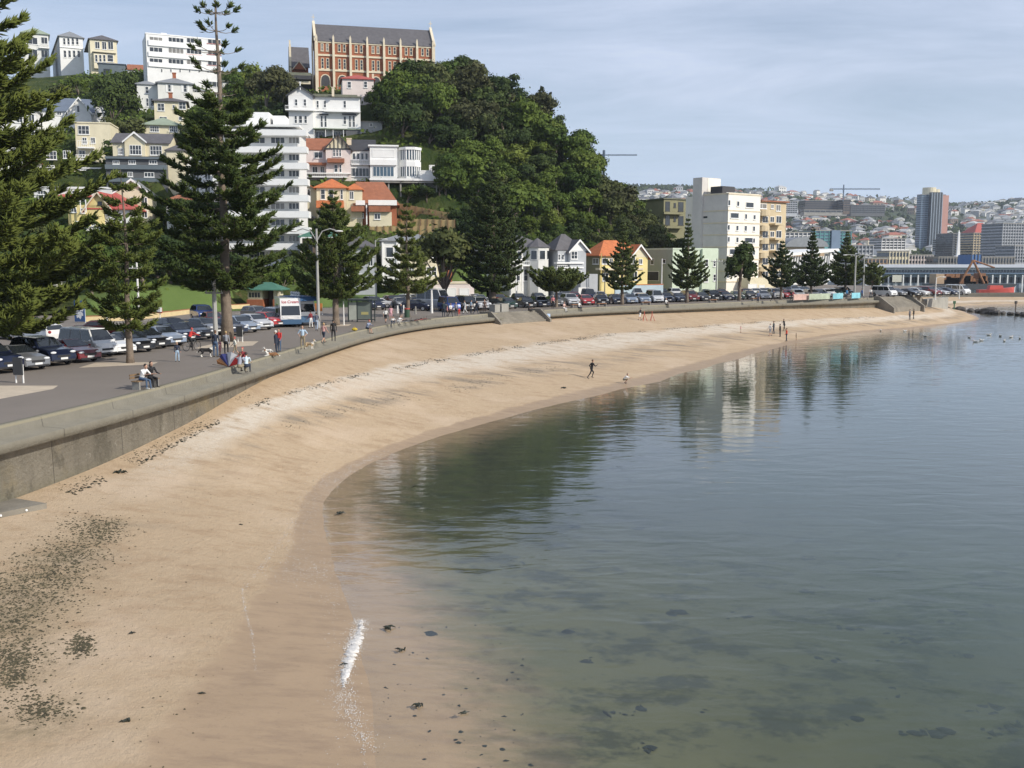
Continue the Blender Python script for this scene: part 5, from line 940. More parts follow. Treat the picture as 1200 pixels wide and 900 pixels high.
# ------------------------------------------------------------------ far city and the hill suburbs behind it
RX = [600, 740, 800, 860, 900, 940, 1000, 1060, 1110, 1150, 1200, 1300]; RY = [226, 222, 223, 227, 226, 229, 233, 236, 243, 241, 238, 242]
FX, FY = np.meshgrid(np.arange(-100, 2000, 22), np.arange(850, 3000, 25), indexing='ij'); fpx = 600+FX/FY*F
def far_z(x, y):
    ridge = 11+(305-np.interp(600+x/y*F, RX, RY))/F*2450; k = np.clip((y-1050)/1400, 0, 1); k = k*k*(3-2*k)*.4+k*.6
    return 3+k*(ridge-3)+(smooth_noise(x, y, .012, 2)*7+smooth_noise(x, y, .03, 7)*3)*np.clip((y-1100)/500, 0, 1)*np.clip((2500-y)/300, .25, 1)-np.clip((y-2450)/500, 0, 1)*60
FZ = far_z(FX, FY); t = NT('far_hill_cover'); P = t.pos(); c = t.mix(t.ramp(t.noise(P, .012, 6, .7), [(.38, 0), (.62, 1)]), (.030, .050, .022), (.085, .095, .048)); t.l.new(c, t.b.inputs['Base Color']); t.b.inputs['Roughness'].default_value = 1
FV = np.stack([FX, FY, FZ], -1).reshape(-1, 3); FFc = grid_faces(FX.shape[0], FX.shape[1])
tag(link('far_hills', np_mesh('far_hills', FV, FFc, t.m, True)), kind='structure')
_fb = BVHTree.FromPolygons([tuple(v) for v in FV], [tuple(f) for f in FFc])
def on_far(px, py):
    h = _fb.ray_cast(Vector((0, 0, CH)), ray(px, py).normalized()); return h[0]
# tree cover of the far hills
rs = np.random.RandomState(4); n = 30000; yy = rs.uniform(1150, 2600, n); xx = (rs.uniform(715, 1225, n)-600)/F*yy; k = (smooth_noise(xx, yy, .011, 21)+rs.normal(0, .18, n)) > .02; xx, yy = xx[k], yy[k]; n = len(xx); zz = far_z(xx, yy)
P = np.column_stack([xx, yy, zz+rs.uniform(0, 8, n)]); nr = rs.normal(size=(n, 3))+np.array([.2, -.5, .7]); nr /= np.linalg.norm(nr, axis=1)[:, None]; a = np.cross(nr, rs.normal(size=(n, 3))); a /= np.linalg.norm(a, axis=1)[:, None]; b_ = np.cross(nr, a); s_ = rs.uniform(2, 5.5, n)[:, None]
tag(link('far_woods', np_mesh('far_woods', np.stack([P-a*s_, P-b_*s_*.7, P+a*s_, P+b_*s_*.8], 1).reshape(-1, 3), np.arange(4*n).reshape(n, 4), L_B)), 'dark tree cover on the far city hills', 'woods', kind='stuff')
FWALL = [mat('far_white_wall', (.72, .71, .68), .8, 0), mat('far_cream_wall', (.58, .53, .42), .8, 0), mat('far_grey_wall', (.36, .36, .36), .8, 0), mat('far_brown_wall', (.30, .22, .17), .8, 0)]
FROOF = [mat('far_grey_roof', (.24, .25, .26), .7, 0), mat('far_red_roof', (.34, .12, .075), .7, 0), mat('far_pale_roof', (.46, .46, .45), .7, 0), mat('far_dark_roof', (.10, .10, .11), .7, 0)]
def far_house_mesh(w, d, h, r, hip):
    mb = MB(); mb.box(-w/2, -d/2, -5, w/2, d/2, h); mb.cm = 1
    if hip: mb.add([(-w/2-.6, -d/2-.6, h+.02), (w/2+.6, -d/2-.6, h+.02), (w/2+.6, d/2+.6, h+.02), (-w/2-.6, d/2+.6, h+.02), (-w/2+d/2, 0, h+r), (w/2-d/2, 0, h+r)], [(0, 1, 5, 4), (1, 2, 5), (2, 3, 4, 5), (3, 0, 4), (3, 2, 1, 0)])
    else: mb.prism([(-w/2-.6, h+.02), (w/2+.6, h+.02), (0, h+r)], -d/2-.6, d/2+.6)
    mb.cm = 2
    for i in range(3):
        for z in ((1.2,) if h < 5 else (1.2, h*.5+1.0)): mb.box(-w*.36+i*w*.28, -d/2-.06, z, -w*.36+i*w*.28+w*.15, -d/2-.004, z+1.6)
    return mb.mesh('far_house', [FWALL[0], FROOF[0], G_DARK])
FH = [far_house_mesh(13, 10, 6, 3.4, True), far_house_mesh(11, 12, 5, 4, False), far_house_mesh(17, 11, 8, 2.6, True), far_house_mesh(10, 10, 9, 2.6, True)]
random.seed(77); got = 0; used_ = []
while got < 285:
    px = random.uniform(748, 1205); py = random.uniform(225, 300)
    if px < 812 and py < 206: continue
    p = on_far(px, py)
    if p is None or any(abs(px-q[0]) < 4.6 and abs(py-q[1]) < 2.6 for q in used_): continue
    used_.append((px, py)); got += 1; w = random.choices(range(4), (6, 2, 2, 1))[0]; r = random.choices(range(4), (3, 2, 3, 2))[0]
    o = link('far_house', FH[random.randint(0, 3)]); o.location = (p.x, p.y, p.z-1); o.rotation_euler = (0, 0, random.uniform(-.5, .9)); o.scale = (1.35, 1.35, 1.3*random.uniform(.85, 1.25))
    for i, m in ((0, FWALL[w]), (1, FROOF[r])): o.material_slots[i].link = 'OBJECT'; o.material_slots[i].material = m
    tag(o, '%s house with %s roof among the crowded houses on the far city hillside' % (('white', 'cream', 'grey', 'brown')[w], ('grey', 'red', 'pale', 'dark')[r]), 'house', 'houses on the far city hillside')
mb = MB(); random.seed(5)     # the rest of the suburb, too many to build singly
for i in range(1000):
    px = random.uniform(745, 1208); py = 226+74*random.random()**1.3; p = on_far(px, py)
    if p is None or smooth_noise(np.array([p.x]), np.array([p.y]), .02, 40)[0] < -.25: continue
    w = random.uniform(5, 9); h = random.uniform(5, 9); d = 5; a = random.uniform(-.4, .8); mb.M = Matrix.Translation((p.x, p.y, p.z))@Matrix.Rotation(a, 4, 'Z')
    mb.cm = random.choices(range(3), (6, 2, 2))[0]; mb.box(-w, -d, -4, w, d, h); mb.cm = 3+random.choices(range(3), (3, 2, 3))[0]; mb.prism([(-w-.5, h+.02), (w+.5, h+.02), (0, h+3.2)], -d-.4, d+.4)
    mb.cm = 6; mb.box(-w*.7, -d-.05, 1.5, -w*.2, -d-.004, 3.2); mb.box(w*.1, -d-.05, 1.5, w*.6, -d-.004, 3.2)
tag(mb.build('far_suburb', FWALL[:3]+FROOF[:3]+[G_DARK]), 'pale crowded houses covering the far city hills', 'houses', kind='stuff')
def office(name, label, rect, Y, yaw, depth, wall, floors, bays, glass=G_DARK, zo=Z7, band=.55, cat='office block', roof=None, base_z=3.5):
    x0, yt, x1, yb = rect; b = B(name, label, cat, zo, rect, Y, yaw, depth, wall, max(4, 4), body=True)
    sz = b.h/floors; mb = MB(); pm = MB()
    for i in range(floors):
        z = i*sz+sz*(1-band)*.6; pm.box(.25, -.25, z, b.w-.25, -.003, z+sz*band); pm.box(-.25, .3, z, -.003, b.d-.3, z+sz*band); pm.box(b.w+.003, .3, z, b.w+.25, b.d-.3, z+sz*band)
    o = pm.build('window_bands', glass, b.o)
    if bays:
        for i in range(bays+1): x = b.w*i/bays; mb.box(x-.22, -.45, 0, x+.22, -.252, b.h)
        mb.build('column', wall, b.o)
    b.box('roof', roof or W_CONC, [(-.3, -.4, b.h+.01, b.w+.3, b.d+.3, b.h+.6)]); return b
M_TEAL = mat('teal_cladding', (.10, .30, .30), .4, .1, .2); M_PINKF = mat('pink_granite', (.46, .24, .19), .6, .08, .2); M_BLUEF = mat('blue_glass_cladding', (.15, .21, .29), .3, .12, .1)
b = office('office_tower', 'tall blue glass tower with pink granite edge above the city', (672, 206, 792, 492), 1250, 10, 10, M_BLUEF, 26, 7, G_BLUE, band=.5)
b.box('pink_flank', M_PINKF, [(b.w*.74, -4, -5, b.w*1.06, -.5, b.h*.99)]); b.box('dark_shaft', G_DARK, [(b.w*.30, -6, -5, b.w*.74, -.5, b.h*1.04)]); mb = MB(); mb.tube([(b.w*.42, 6, b.h), (b.w*.42, 6, b.h+9)], 8, 16); mb.tube([(b.w*.70, 8, b.h), (b.w*.70, 8, b.h+7)], 6, 16); mb.build('crown', W_CREAM, b.o)
b.box('mullion', mat('pale_mullion', (.30, .36, .42), .5, 0), [(b.w*.30+i*b.w*.11, -6.4, 0, b.w*.30+i*b.w*.11+.8, -6.01, b.h*1.03) for i in range(5)])
b = office('office_block', 'grey beige office block with red roof at the right', (942, 400, 1066, 512), 900, 12, 25, W_BEIGE, 9, 9); b.hip(R_RED, .5, 9, b.w*.1, b.w, 2, 20, b.h+.6)
office('office_block', 'grey office block cut by the right edge of the photo', (1085, 352, 1215, 518), 820, 14, 25, W_LGREY, 11, 10); office('office_block', 'low pale office block in front of the grey one at the right edge', (1150, 465, 1230, 548), 640, 8, 20, W_LGREY, 5, 6)
office('office_block', 'dark glass office block left of the white spire', (838, 402, 942, 520), 980, 15, 25, W_GREY, 10, 8, G_DARK); office('office_block', 'small grey block between the tower and dark office', (795, 432, 842, 490), 1050, 10, 20, W_LGREY, 6, 4)
b = office('office_block', 'teal green office block with dark blue core', (150, 388, 330, 465), 700, 16, 22, M_TEAL, 5, 8, G_BLUE); b.box('core', M_BLUEF, [(b.w*.42, -1.6, -2, b.w*.66, -.5, b.h+.5)])
office('slab_block', 'long dark brown slab building high on the city hill', (100, 236, 290, 290), 1500, 10, 22, W_BROWN, 5, 0, G_DARK, band=.7); b = office('brick_block', 'brown brick stair block at the end of the slab building', (292, 232, 324, 290), 1490, 10, 22, W_BROWN, 5, 2); b = office('terrace_block', 'pale base terrace under the brown slab building', (95, 283, 310, 297), 1480, 10, 12, W_CONC, 1, 8)
office('office_block', 'grey slab flats on the hill left of the crane', (0, 240, 60, 300), 1350, 12, 20, W_LGREY, 6, 5); office('office_block', 'grey stepped block right of the brown slab', (330, 258, 500, 300), 1550, 10, 20, W_GREY, 4, 8); office('office_block', 'white and grey banded block below the hill suburb', (484, 428, 602, 480), 900, 12, 20, W_WHITE, 4, 6)
office('office_block', 'low cream block with tall pillars in front of the city', (522, 492, 618, 560), 560, 8, 14, W_CREAM, 2, 6, G_DARK); office('low_block', 'long tan low building behind the ferry wharf', (415, 530, 510, 556), 540, 6, 12, W_TAN, 1, 5); office('office_block', 'white low building left of the grey barrel roof', (0, 398, 130, 440), 640, 12, 14, W_WHITE, 3, 6)
office('low_block', 'long pale colonnaded building under the white spire', (770, 522, 1150, 556), 560, 4, 14, W_CONC, 1, 26); office('low_block', 'grey low building with terrace behind the beach pines', (330, 462, 440, 520), 620, 8, 14, W_LGREY, 3, 6); office('low_block', 'pinkish low building in front of the tower', (620, 512, 740, 556), 580, 6, 12, W_PINK, 2, 8)
b = B('exhibition_hall', 'tan hall with grey barrel vaulted roof beyond the pool', 'hall', Z6, (775, 468, 968, 512), 420, 14, 40, W_TAN, 4); mb = MB(); r = b.w/2+1; hh_ = b.uv(775, 418)[1]-b.h
mb.prism([(b.w/2-r*math.cos(math.pi*i/14), b.h+.01+hh_*math.sin(math.pi*i/14)) for i in range(15)], -1.5, 40); mb.build('vault_roof', R_GREY, b.o); b.pbox('dark_band', W_GREY, [(840, 488, 950, 504)], -.3, -.003)
b = B('spire', 'white tapered monument spire in front of the dark office', 'monument', Z7, (858, 398, 886, 545), 600, 0, 4, None, 3, body=False); w = b.w; b.box('plinth', T_WHITE, [(0, 0, -2, w, w, 4.0)]); mb = MB(); mb.add([(w*.22, w*.22, 4), (w*.78, w*.22, 4), (w*.78, w*.78, 4), (w*.22, w*.78, 4), (w*.36, w*.36, b.h), (w*.64, w*.36, b.h), (w*.64, w*.64, b.h), (w*.36, w*.64, b.h), (w*.5, w*.5, b.h+2)], [(0, 1, 5, 4), (1, 2, 6, 5), (2, 3, 7, 6), (3, 0, 4, 7), (4, 5, 8), (5, 6, 8), (6, 7, 8), (7, 4, 8)]); mb.build('shaft', T_WHITE, b.o)
b = B('scaffold_wrap', 'bright blue sheeted scaffold beside the white spire', 'scaffold', Z7, (935, 508, 985, 550), 540, 10, 12, mat('blue_sheeting', (.05, .14, .34), .6, .15, .3, bump=.6, bscale=.6), 3); b.box('scaffold_frame', W_GREY, [(x-.15, -.4, -1, x+.15, -.1, b.h+1.5) for x in (0, b.w*.33, b.w*.66, b.w)])
# ferry terminal on its wharf
b = B('ferry_terminal', 'long blue and white wharf building with pale grey roof', 'wharf building', Z7, (400, 572, 1330, 655), 430, -3, 26, mat('faded_blue_wall', (.30, .36, .41), .7, .12, .2), 2)
mb = MB(); mb.add([(-3, -3, b.h), (b.w, -3, b.h), (b.w, 13, b.h+1.3), (-3, 13, b.h+1.3), (b.w, 29, b.h), (-3, 29, b.h)], [(0, 1, 2, 3), (1, 4, 2), (4, 5, 3, 2), (5, 0, 3), (0, 5, 4, 1)]); mb.build('roof', mat('pale_metal_roof', (.42, .44, .45), .6, .08, .2), b.o)
b.pbox('white_upper_wall', T_WHITE, [(400, 576, 1330, 598)], -1.2, -.01); b.pbox('blue_beam', mat('deep_blue_beam', (.12, .18, .26), .6, .1, .3), [(400, 598, 1330, 605)], -2.4, -.01)
mb = MB()
for i in range(60): x = b.w*i/60+.6; mb.box(x, -1.35, b.h-2.3, x+1.1, -1.21, b.h-.9)
mb.build('upper_windows', G_DARK, b.o); mb = MB()
for i in range(30): x = b.w*i/30+.4; mb.box(x, -.25, .6, x+2.4, -.005, b.h*.42)
mb.build('lower_windows', G_DARK, b.o); mb = MB()
for i in range(26): x = b.w*i/25; mb.box(x-.25, -2.2, -3, x+.25, -1.8, b.h-3.1)
mb.build('verandah_post', T_WHITE, b.o); b.box('wharf_deck', W_CONC, [(-20, -12, -1.6, b.w, 30, -.9)]); mb = MB()
for i in range(60): x = b.w*i/60; mb.tube([(x, -11, -6), (x, -11, -1.61)], .3, 6)
mb.build('wharf_pile', W_BROWN, b.o); b.pbox('name_board', mat('cream_board', (.62, .60, .50), .7, .05), [(540, 610, 585, 645)], -3.0, -2.6)
# dark work barge with rusty gear, and a red hulled boat
M_RUST = mat('rusty_steel', (.26, .12, .055), .85, .35, .4); M_HULL = mat('red_hull', (.50, .07, .05), .5, .15, .3)
p = at_y(1130, 343, 372); o = empty('work_barge', (p.x, p.y, 0), 0, 'dark work barge piled with rusty machinery at the wharf', 'barge'); mb = MB(); mb.prism([(-13, .1), (15, .1), (17, 2.4), (-14, 2.4)], -5, 5); mb.build('hull', T_DARK, o)
random.seed(3); mb = MB()
for i in range(14): x = random.uniform(-9, 9); w = random.uniform(.8, 2); z = random.uniform(3, 6.5); mb.box(x-w, -2, 2.41, x+w, 2+i*.01, z)
mb.build('machinery', M_RUST, o); mb = MB(); mb.tube([(-3, -2.5, 2.4), (1.5, -2.5, 11)], .4, 6); mb.tube([(6, -2.5, 2.4), (1.5, -2.5, 11)], .4, 6); mb.tube([(1.5, -2.5, 11), (9.5, -2.5, 8.3)], .3, 6); mb.build('derrick', M_RUST, o); MB().box(-12, -3, 2.41, -9, 3, 6).build('cabin', W_TAN, o)
p = at_y(1166, 344, 330); o = empty('boat', (p.x, p.y, .1), R(4), 'long red hulled boat moored in front of the wharf', 'boat'); mb = MB(); n = 9; V = []; Fs = []
for i in range(n):
    t_ = i/(n-1); x = -6+12.5*t_; w = 1.5*math.sin(math.pi*min(1, .18+t_*.82))**.6+.02; z = 1.3+.9*t_**2
    V += [(x, -w, z), (x, -w*.7, .1), (x, w*.7, .1), (x, w, z)]
for i in range(n-1): a = i*4; Fs += [(a, a+1, a+5, a+4), (a+1, a+2, a+6, a+5), (a+2, a+3, a+7, a+6), (a+3, a, a+4, a+7)]
mb.add(V, Fs+[(0, 3, 2, 1)]); mb.build('hull', M_HULL, o); MB().prism([(-2.5, 1.35), (2.5, 1.5), (2.0, 2.7), (-2.2, 2.7)], -.9, .9).build('cabin', M_HULL, o)
# tower cranes
M_CRANE = mat('crane_steel', (.10, .14, .20), .6, .1)
def crane(name, label, pxm, pyt, pyb, xl, xr, Y, yj):
    A = at_y(pxm, pyb, Y); o = empty(name, A, 0, label, 'crane'); s_ = Y/F; h = (pyb-pyt)*s_; zj = (pyb-yj)*s_; mb = MB(); w = .55*s_
    for sx_ in (-1, 1): mb.box(sx_*w*.7-.35, -.35, 0, sx_*w*.7+.35, .35, h)
    for i in range(int(h/(2*w))): mb.tube([(-w*.7, 0, i*2*w), (w*.7, 0, (i+1)*2*w)], .22, 4, cap=False)
    mb.build('mast', M_CRANE, o); mb = MB(); a, c = (xl-pxm)*s_, (xr-pxm)*s_; hj = 1.1*s_
    q_ = max(.09, .22*s_); mb.box(a, -q_, zj-q_, c, q_, zj+q_); mb.box(a, -q_, zj+hj, c, q_, zj+hj+q_*1.5); n = max(4, int(abs(c-a)/(hj*1.3)))
    for i in range(n): x = a+(c-a)*i/n; x2 = a+(c-a)*(i+.5)/n; mb.tube([(x, 0, zj), (x2, 0, zj+hj)], q_, 4, cap=False); mb.tube([(x2, 0, zj+hj), (a+(c-a)*(i+1)/n, 0, zj)], q_, 4, cap=False)
    mb.build('jib', M_CRANE, o); MB().box(-w*1.2, -1, zj-3, w*1.2, 1, zj+2).build('cab', M_CRANE, o); MB().box(a, -1, zj-2.4, a+(c-a)*.07, 1, zj+.5).build('counterweight', W_CONC, o)
crane('tower_crane', 'dark tower crane standing over the hill suburb', 988, 217, 236, 972, 1030, 1400, 222.5)
crane('tower_crane', 'pale jib of a crane poking out behind the wooded headland', 706, 180, 330, 700, 744, 420, 186)

# ------------------------------------------------------------------ air: thin even haze over the whole bay
hm = bpy.data.materials.new('haze_air'); hm.use_nodes = True; hn = hm.node_tree.nodes; hn.remove(hn['Principled BSDF']); pv = hn.new('ShaderNodeVolumePrincipled')
pv.inputs['Density'].default_value = .00011; pv.inputs['Color'].default_value = (.80, .88, 1, 1); pv.inputs['Anisotropy'].default_value = .2
hm.node_tree.links.new(pv.outputs[0], [x for x in hn if x.type == 'OUTPUT_MATERIAL'][0].inputs['Volume'])
tag(MB().box(-2700, -140, -8, 2700, 3700, 330).build('haze', hm), kind='stuff')
# ------------------------------------------------------------------ vehicles
def paint(name, c, metal=.3): return mat(name, c, .28, .04, 1, metal=metal, coat=.6)
PAINT = {'dark blue': paint('dark_blue_paint', (.012, .018, .045)), 'black': paint('black_paint', (.012, .012, .014)), 'silver': paint('silver_paint', (.55, .56, .58), .3), 'grey': paint('grey_paint', (.20, .205, .215), .3), 'white': paint('white_paint', (.74, .74, .73), 0), 'red': paint('red_paint', (.40, .025, .025), 0),
         'dark red': paint('dark_red_paint', (.16, .014, .016), .2), 'silver blue': paint('silver_blue_paint', (.26, .31, .39), .3), 'dark green': paint('dark_green_paint', (.02, .05, .04), .2), 'blue': paint('blue_paint', (.02, .05, .20), .3)}
M_TYRE = mat('tyre_rubber', (.018, .018, .018), .9, .1, 5); M_RIM = mat('alloy_rim', (.38, .38, .39), .35, .05, 5, metal=.7); M_LAMP = mat('headlamp_lens', (.70, .72, .74), .1, 0, spec=.9); M_TAIL = mat('tail_lamp_lens', (.30, .012, .012), .2, 0, spec=.7)
M_BLK = mat('black_plastic', (.02, .02, .022), .6, .1, 5); M_CGL = mat('car_glass', (.018, .022, .026), .04, 0, spec=.9); M_PLATE = mat('number_plate', (.72, .72, .70), .5, 0)
# outlines (x from the rear 0..L, z): rear bottom, rear, ..., front bottom; ws/rs = windscreen / rear screen edges, belt height
CARS = {'hatchback': (3.95, 1.70, [(0, .32), (-.02, .62), (.05, .98), (.42, 1.40), (.9, 1.48), (2.0, 1.45), (2.95, .98), (3.62, .86), (3.93, .62), (3.95, .30)], (5, 6), (3, 2)),
        'sedan': (4.55, 1.74, [(0, .32), (-.02, .70), (.10, .96), (.78, .99), (1.35, 1.38), (2.35, 1.43), (3.28, .97), (4.18, .82), (4.52, .60), (4.55, .28)], (5, 6), (4, 3)),
        'coupe': (4.35, 1.74, [(0, .30), (0, .66), (.14, .90), (.55, .93), (1.25, 1.26), (2.05, 1.29), (3.05, .90), (3.98, .74), (4.33, .52), (4.35, .24)], (5, 6), (4, 3)),
        'wagon': (4.65, 1.74, [(0, .32), (-.02, .68), (.04, 1.0), (.38, 1.42), (1.0, 1.50), (2.5, 1.46), (3.38, .98), (4.30, .84), (4.62, .60), (4.65, .28)], (5, 6), (3, 2)),
        'suv': (4.65, 1.86, [(0, .42), (-.02, .80), (.02, 1.12), (.30, 1.66), (.9, 1.76), (2.6, 1.72), (3.30, 1.16), (4.35, 1.04), (4.63, .74), (4.65, .36)], (5, 6), (3, 2)),
        'van': (4.70, 1.72, [(0, .34), (-.02, .8), (0, 1.12), (.12, 1.88), (.5, 1.97), (3.55, 1.95), (4.30, 1.12), (4.58, .98), (4.68, .66), (4.70, .30)], (5, 6), (3, 2)),
        'camper van': (5.5, 2.0, [(0, .40), (0, 1.0), (.02, 1.5), (.10, 2.75), (.5, 2.85), (3.7, 2.75), (4.55, 1.35), (5.25, 1.10), (5.46, .7), (5.5, .35)], (5, 6), (3, 2))}
def car_meshes(kind):
    L, W, out, ws, rsn = CARS[kind]; belt = (out[ws[1]][1]+out[rsn[1]][1])/2-.02; top = max(z for x, z in out); hw0 = W/2
    def hw(z): return hw0*(1-.24*max(0, min(1, (z-belt)/(top-belt)))-(.05 if z < .45 else 0))
    ks = (-1, -.90, -.45, .45, .90, 1); n = len(out); V = []; Fc = []
    for k in ks:
        a = abs(k); dz = .055 if a == 1 else .012 if a == .9 else 0
        for i, (x, z) in enumerate(out):
            fx = x+(.10*(1 if x < L/2 else -1)*(a == 1)+.03*(1 if x < L/2 else -1)*(a == .9) if i in (0, 1, 2, n-3, n-2, n-1) else 0)
            V.append((fx-L/2, hw(z)*k, z-(dz if 1 < i < n-2 else 0)))
    for c in range(len(ks)-1):
        for i in range(n-1): Fc.append((c*n+i, c*n+i+1, (c+1)*n+i+1, (c+1)*n+i))
        Fc.append((c*n+n-1, c*n, (c+1)*n, (c+1)*n+n-1))
    Fc.append(tuple(range(n-1, -1, -1))); Fc.append(tuple((len(ks)-1)*n+i for i in range(n)))
    mb = MB(); mb.add(V, Fc); parts = {}; parts['body'] = (mb.mesh('car_body', PAINT['silver']), 0)
    def screen(a, b, nm):
        (xa, za), (xb, zb) = out[a], out[b]; m = MB(); s = 1 if xb > xa else -1
        pa = (xa+(xb-xa)*.08, za+(zb-za)*.08); pb = (xa+(xb-xa)*.93, za+(zb-za)*.93); q = []
        nx, nz = s*abs(zb-za), abs(xb-xa); l = math.hypot(nx, nz); nx, nz = nx/l*.014, nz/l*.014
        for (x, z), k in ((pa, .86), (pb, .90)): h = hw(z)*k; q += [(x+nx-L/2, -h, z+nz), (x+nx-L/2, h, z+nz)]
        m.add(q, [(0, 1, 3, 2)]); parts[nm] = (m.mesh(nm, M_CGL), 1)
    screen(ws[0], ws[1], 'windscreen'); screen(rsn[0], rsn[1], 'rear_window')
    for sd in (-1, 1):
        m = MB(); xr = out[rsn[1]][0]; xf = out[ws[1]][0]; zt = top-.13; zb = belt+.05; r0 = out[rsn[0]][0]; f0 = out[ws[0]][0]
        lx = lambda x0, x1, t: x0+(x1-x0)*t
        xs_b = (xr+.14, xf-.16); xs_t = (lx(xr, r0, .86)+.16, lx(xf, f0, .86)-.10)
        cuts = (0, .5, 1) if kind not in ('van', 'camper van') else (0, .36, .70, 1)
        for c in range(len(cuts)-1):
            a, e = cuts[c]+.012*(c > 0), cuts[c+1]-.012*(c < len(cuts)-2)
            q = [(lx(*xs_b, a), zb), (lx(*xs_b, e), zb), (lx(*xs_t, e), zt), (lx(*xs_t, a), zt)]; m.add([(x-L/2, sd*(hw(z)+.010), z) for x, z in q], [(0, 1, 2, 3)])
        parts['side_window'+('' if sd < 0 else '#')] = (m.mesh('side_window', M_CGL), 1)
    wr = .31 if kind not in ('suv', 'van', 'camper van') else .36
    m = MB(Matrix.Rotation(R(90), 4, 'X')); m.tube([(0, 0, -.1), (0, 0, .1)], wr, 18); r = MB(Matrix.Rotation(R(90), 4, 'X')); r.tube([(0, 0, -.112), (0, 0, .112)], wr*.64, 14)
    parts['wheel'] = (m.mesh('wheel', M_TYRE), r.mesh('rim', M_RIM), [(x, s*(hw0-.10), wr) for x in (.78-L/2, L*.80-L/2) for s in (-1, 1)])
    zf = out[-3][1]; xf = out[-3][0]
    for nm, x, z, mm, hh in (('headlight', L-.09, (out[-3][1]+out[-2][1])/2-.02, M_LAMP, .085), ('tail_light', .035, out[2][1]-.14, M_TAIL, .13)):
        for sd in (-1, 1):
            m = MB(); m.ball((x-L/2, sd*(hw0-.27), z), (.10, .20 if nm == 'headlight' else .15, hh), 10, 6); parts[nm+('' if sd < 0 else '#')] = (m.mesh(nm, mm), 1)
    m = MB(); m.box(L-.16-L/2, -hw0*.48, out[-1][1]+.20, L+.005-L/2, hw0*.48, out[-1][1]+.34); parts['grille'] = (m.mesh('grille', M_BLK), 1)
    m = MB(); m.box(L-.2-L/2, -hw0*.8, out[-1][1]-.04, L+.012-L/2, hw0*.8, out[-1][1]+.06); parts['bumper'] = (m.mesh('bumper', M_BLK), 1)
    m = MB(); m.box(L-.1-L/2, -.24, out[-1][1]+.07, L+.02-L/2, .24, out[-1][1]+.19); parts['number_plate'] = (m.mesh('number_plate', M_PLATE), 1)
    for sd in (-1, 1): m = MB(); m.ball((out[ws[1]][0]-.25-L/2, sd*(hw0+.06), belt+.06), (.07, .11, .08), 8, 5); parts['wing_mirror'+('' if sd < 0 else '#')] = (m.mesh('wing_mirror', PAINT['silver']), 0)
    return parts
CM = {k: car_meshes(k) for k in CARS}
def car(kind, colr, p, head, label, group, cat=None):
    o = empty(kind.replace(' ', '_') if kind != 'suv' else 'four_wheel_drive', p, head, label, cat or {'suv': 'car', 'van': 'van', 'camper van': 'camper van'}.get(kind, 'car'), group)
    for nm, it in CM[kind].items():
        if nm == 'wheel':
            for q in it[2]: w = link('wheel', it[0], o); w.location = q; link('rim', it[1], w)
            continue
        c = link(nm.strip('#'), it[0], o)
        if it[1] == 0: c.material_slots[0].link = 'OBJECT'; c.material_slots[0].material = PAINT[colr]
    return o
def front_at(px, py, kind, head): g = at_z(px, py, PZ); L = CARS[kind][0]; return (g.x-math.cos(head)*L/2, g.y-math.sin(head)*L/2, PZ+.008)
CG = 'parked cars'
ROWA = [(14, 438, 'suv', 'dark blue', 'dark blue four wheel drive cut by the left edge of the photo'), (46, 434, 'sedan', 'grey', 'grey saloon between the two dark four wheel drives'), (76, 429, 'suv', 'dark blue', 'dark blue four wheel drive beside the red saloon'), (107, 425, 'sedan', 'dark red', 'red saloon between dark four wheel drive and white van'),
        (127, 419, 'van', 'white', 'white high roofed passenger van with dark windows'), (149, 416, 'coupe', 'white', 'white sports coupe partly behind the slender pine trunk'), (172, 413, 'sedan', 'black', 'black saloon just right of the slender pine trunk'), (190, 409, 'wagon', 'black', 'black estate car beside the silver blue estate'),
        (209, 406, 'wagon', 'silver blue', 'silver blue estate car behind the child in blue'), (226, 401, 'sedan', 'dark blue', 'dark blue saloon behind the cyclist in red'), (243, 398, 'sedan', 'black', 'black saloon behind the black and white dog'), (256, 393, 'hatchback', 'grey', 'grey hatchback half hidden by the tallest pine trunk'),
        (282, 393, 'sedan', 'dark blue', 'dark blue saloon just right of the tallest pine trunk'), (297, 390, 'wagon', 'silver blue', 'silver blue people carrier second right of the tallest pine'), (313, 387, 'hatchback', 'silver', 'silver hatchback beside the red hatchback'), (329, 384, 'hatchback', 'red', 'bright red hatchback between silver hatchback and grey four wheel drive'), (343, 381, 'suv', 'silver', 'silver grey four wheel drive in front of the ice cream van')]
for px, py, k, c, lab in ROWA:
    g = at_z(px, py, PZ); hd = math.atan2(-g.y, -g.x)+R(33); car(k, c, front_at(px, py, k, hd), hd, lab, CG)
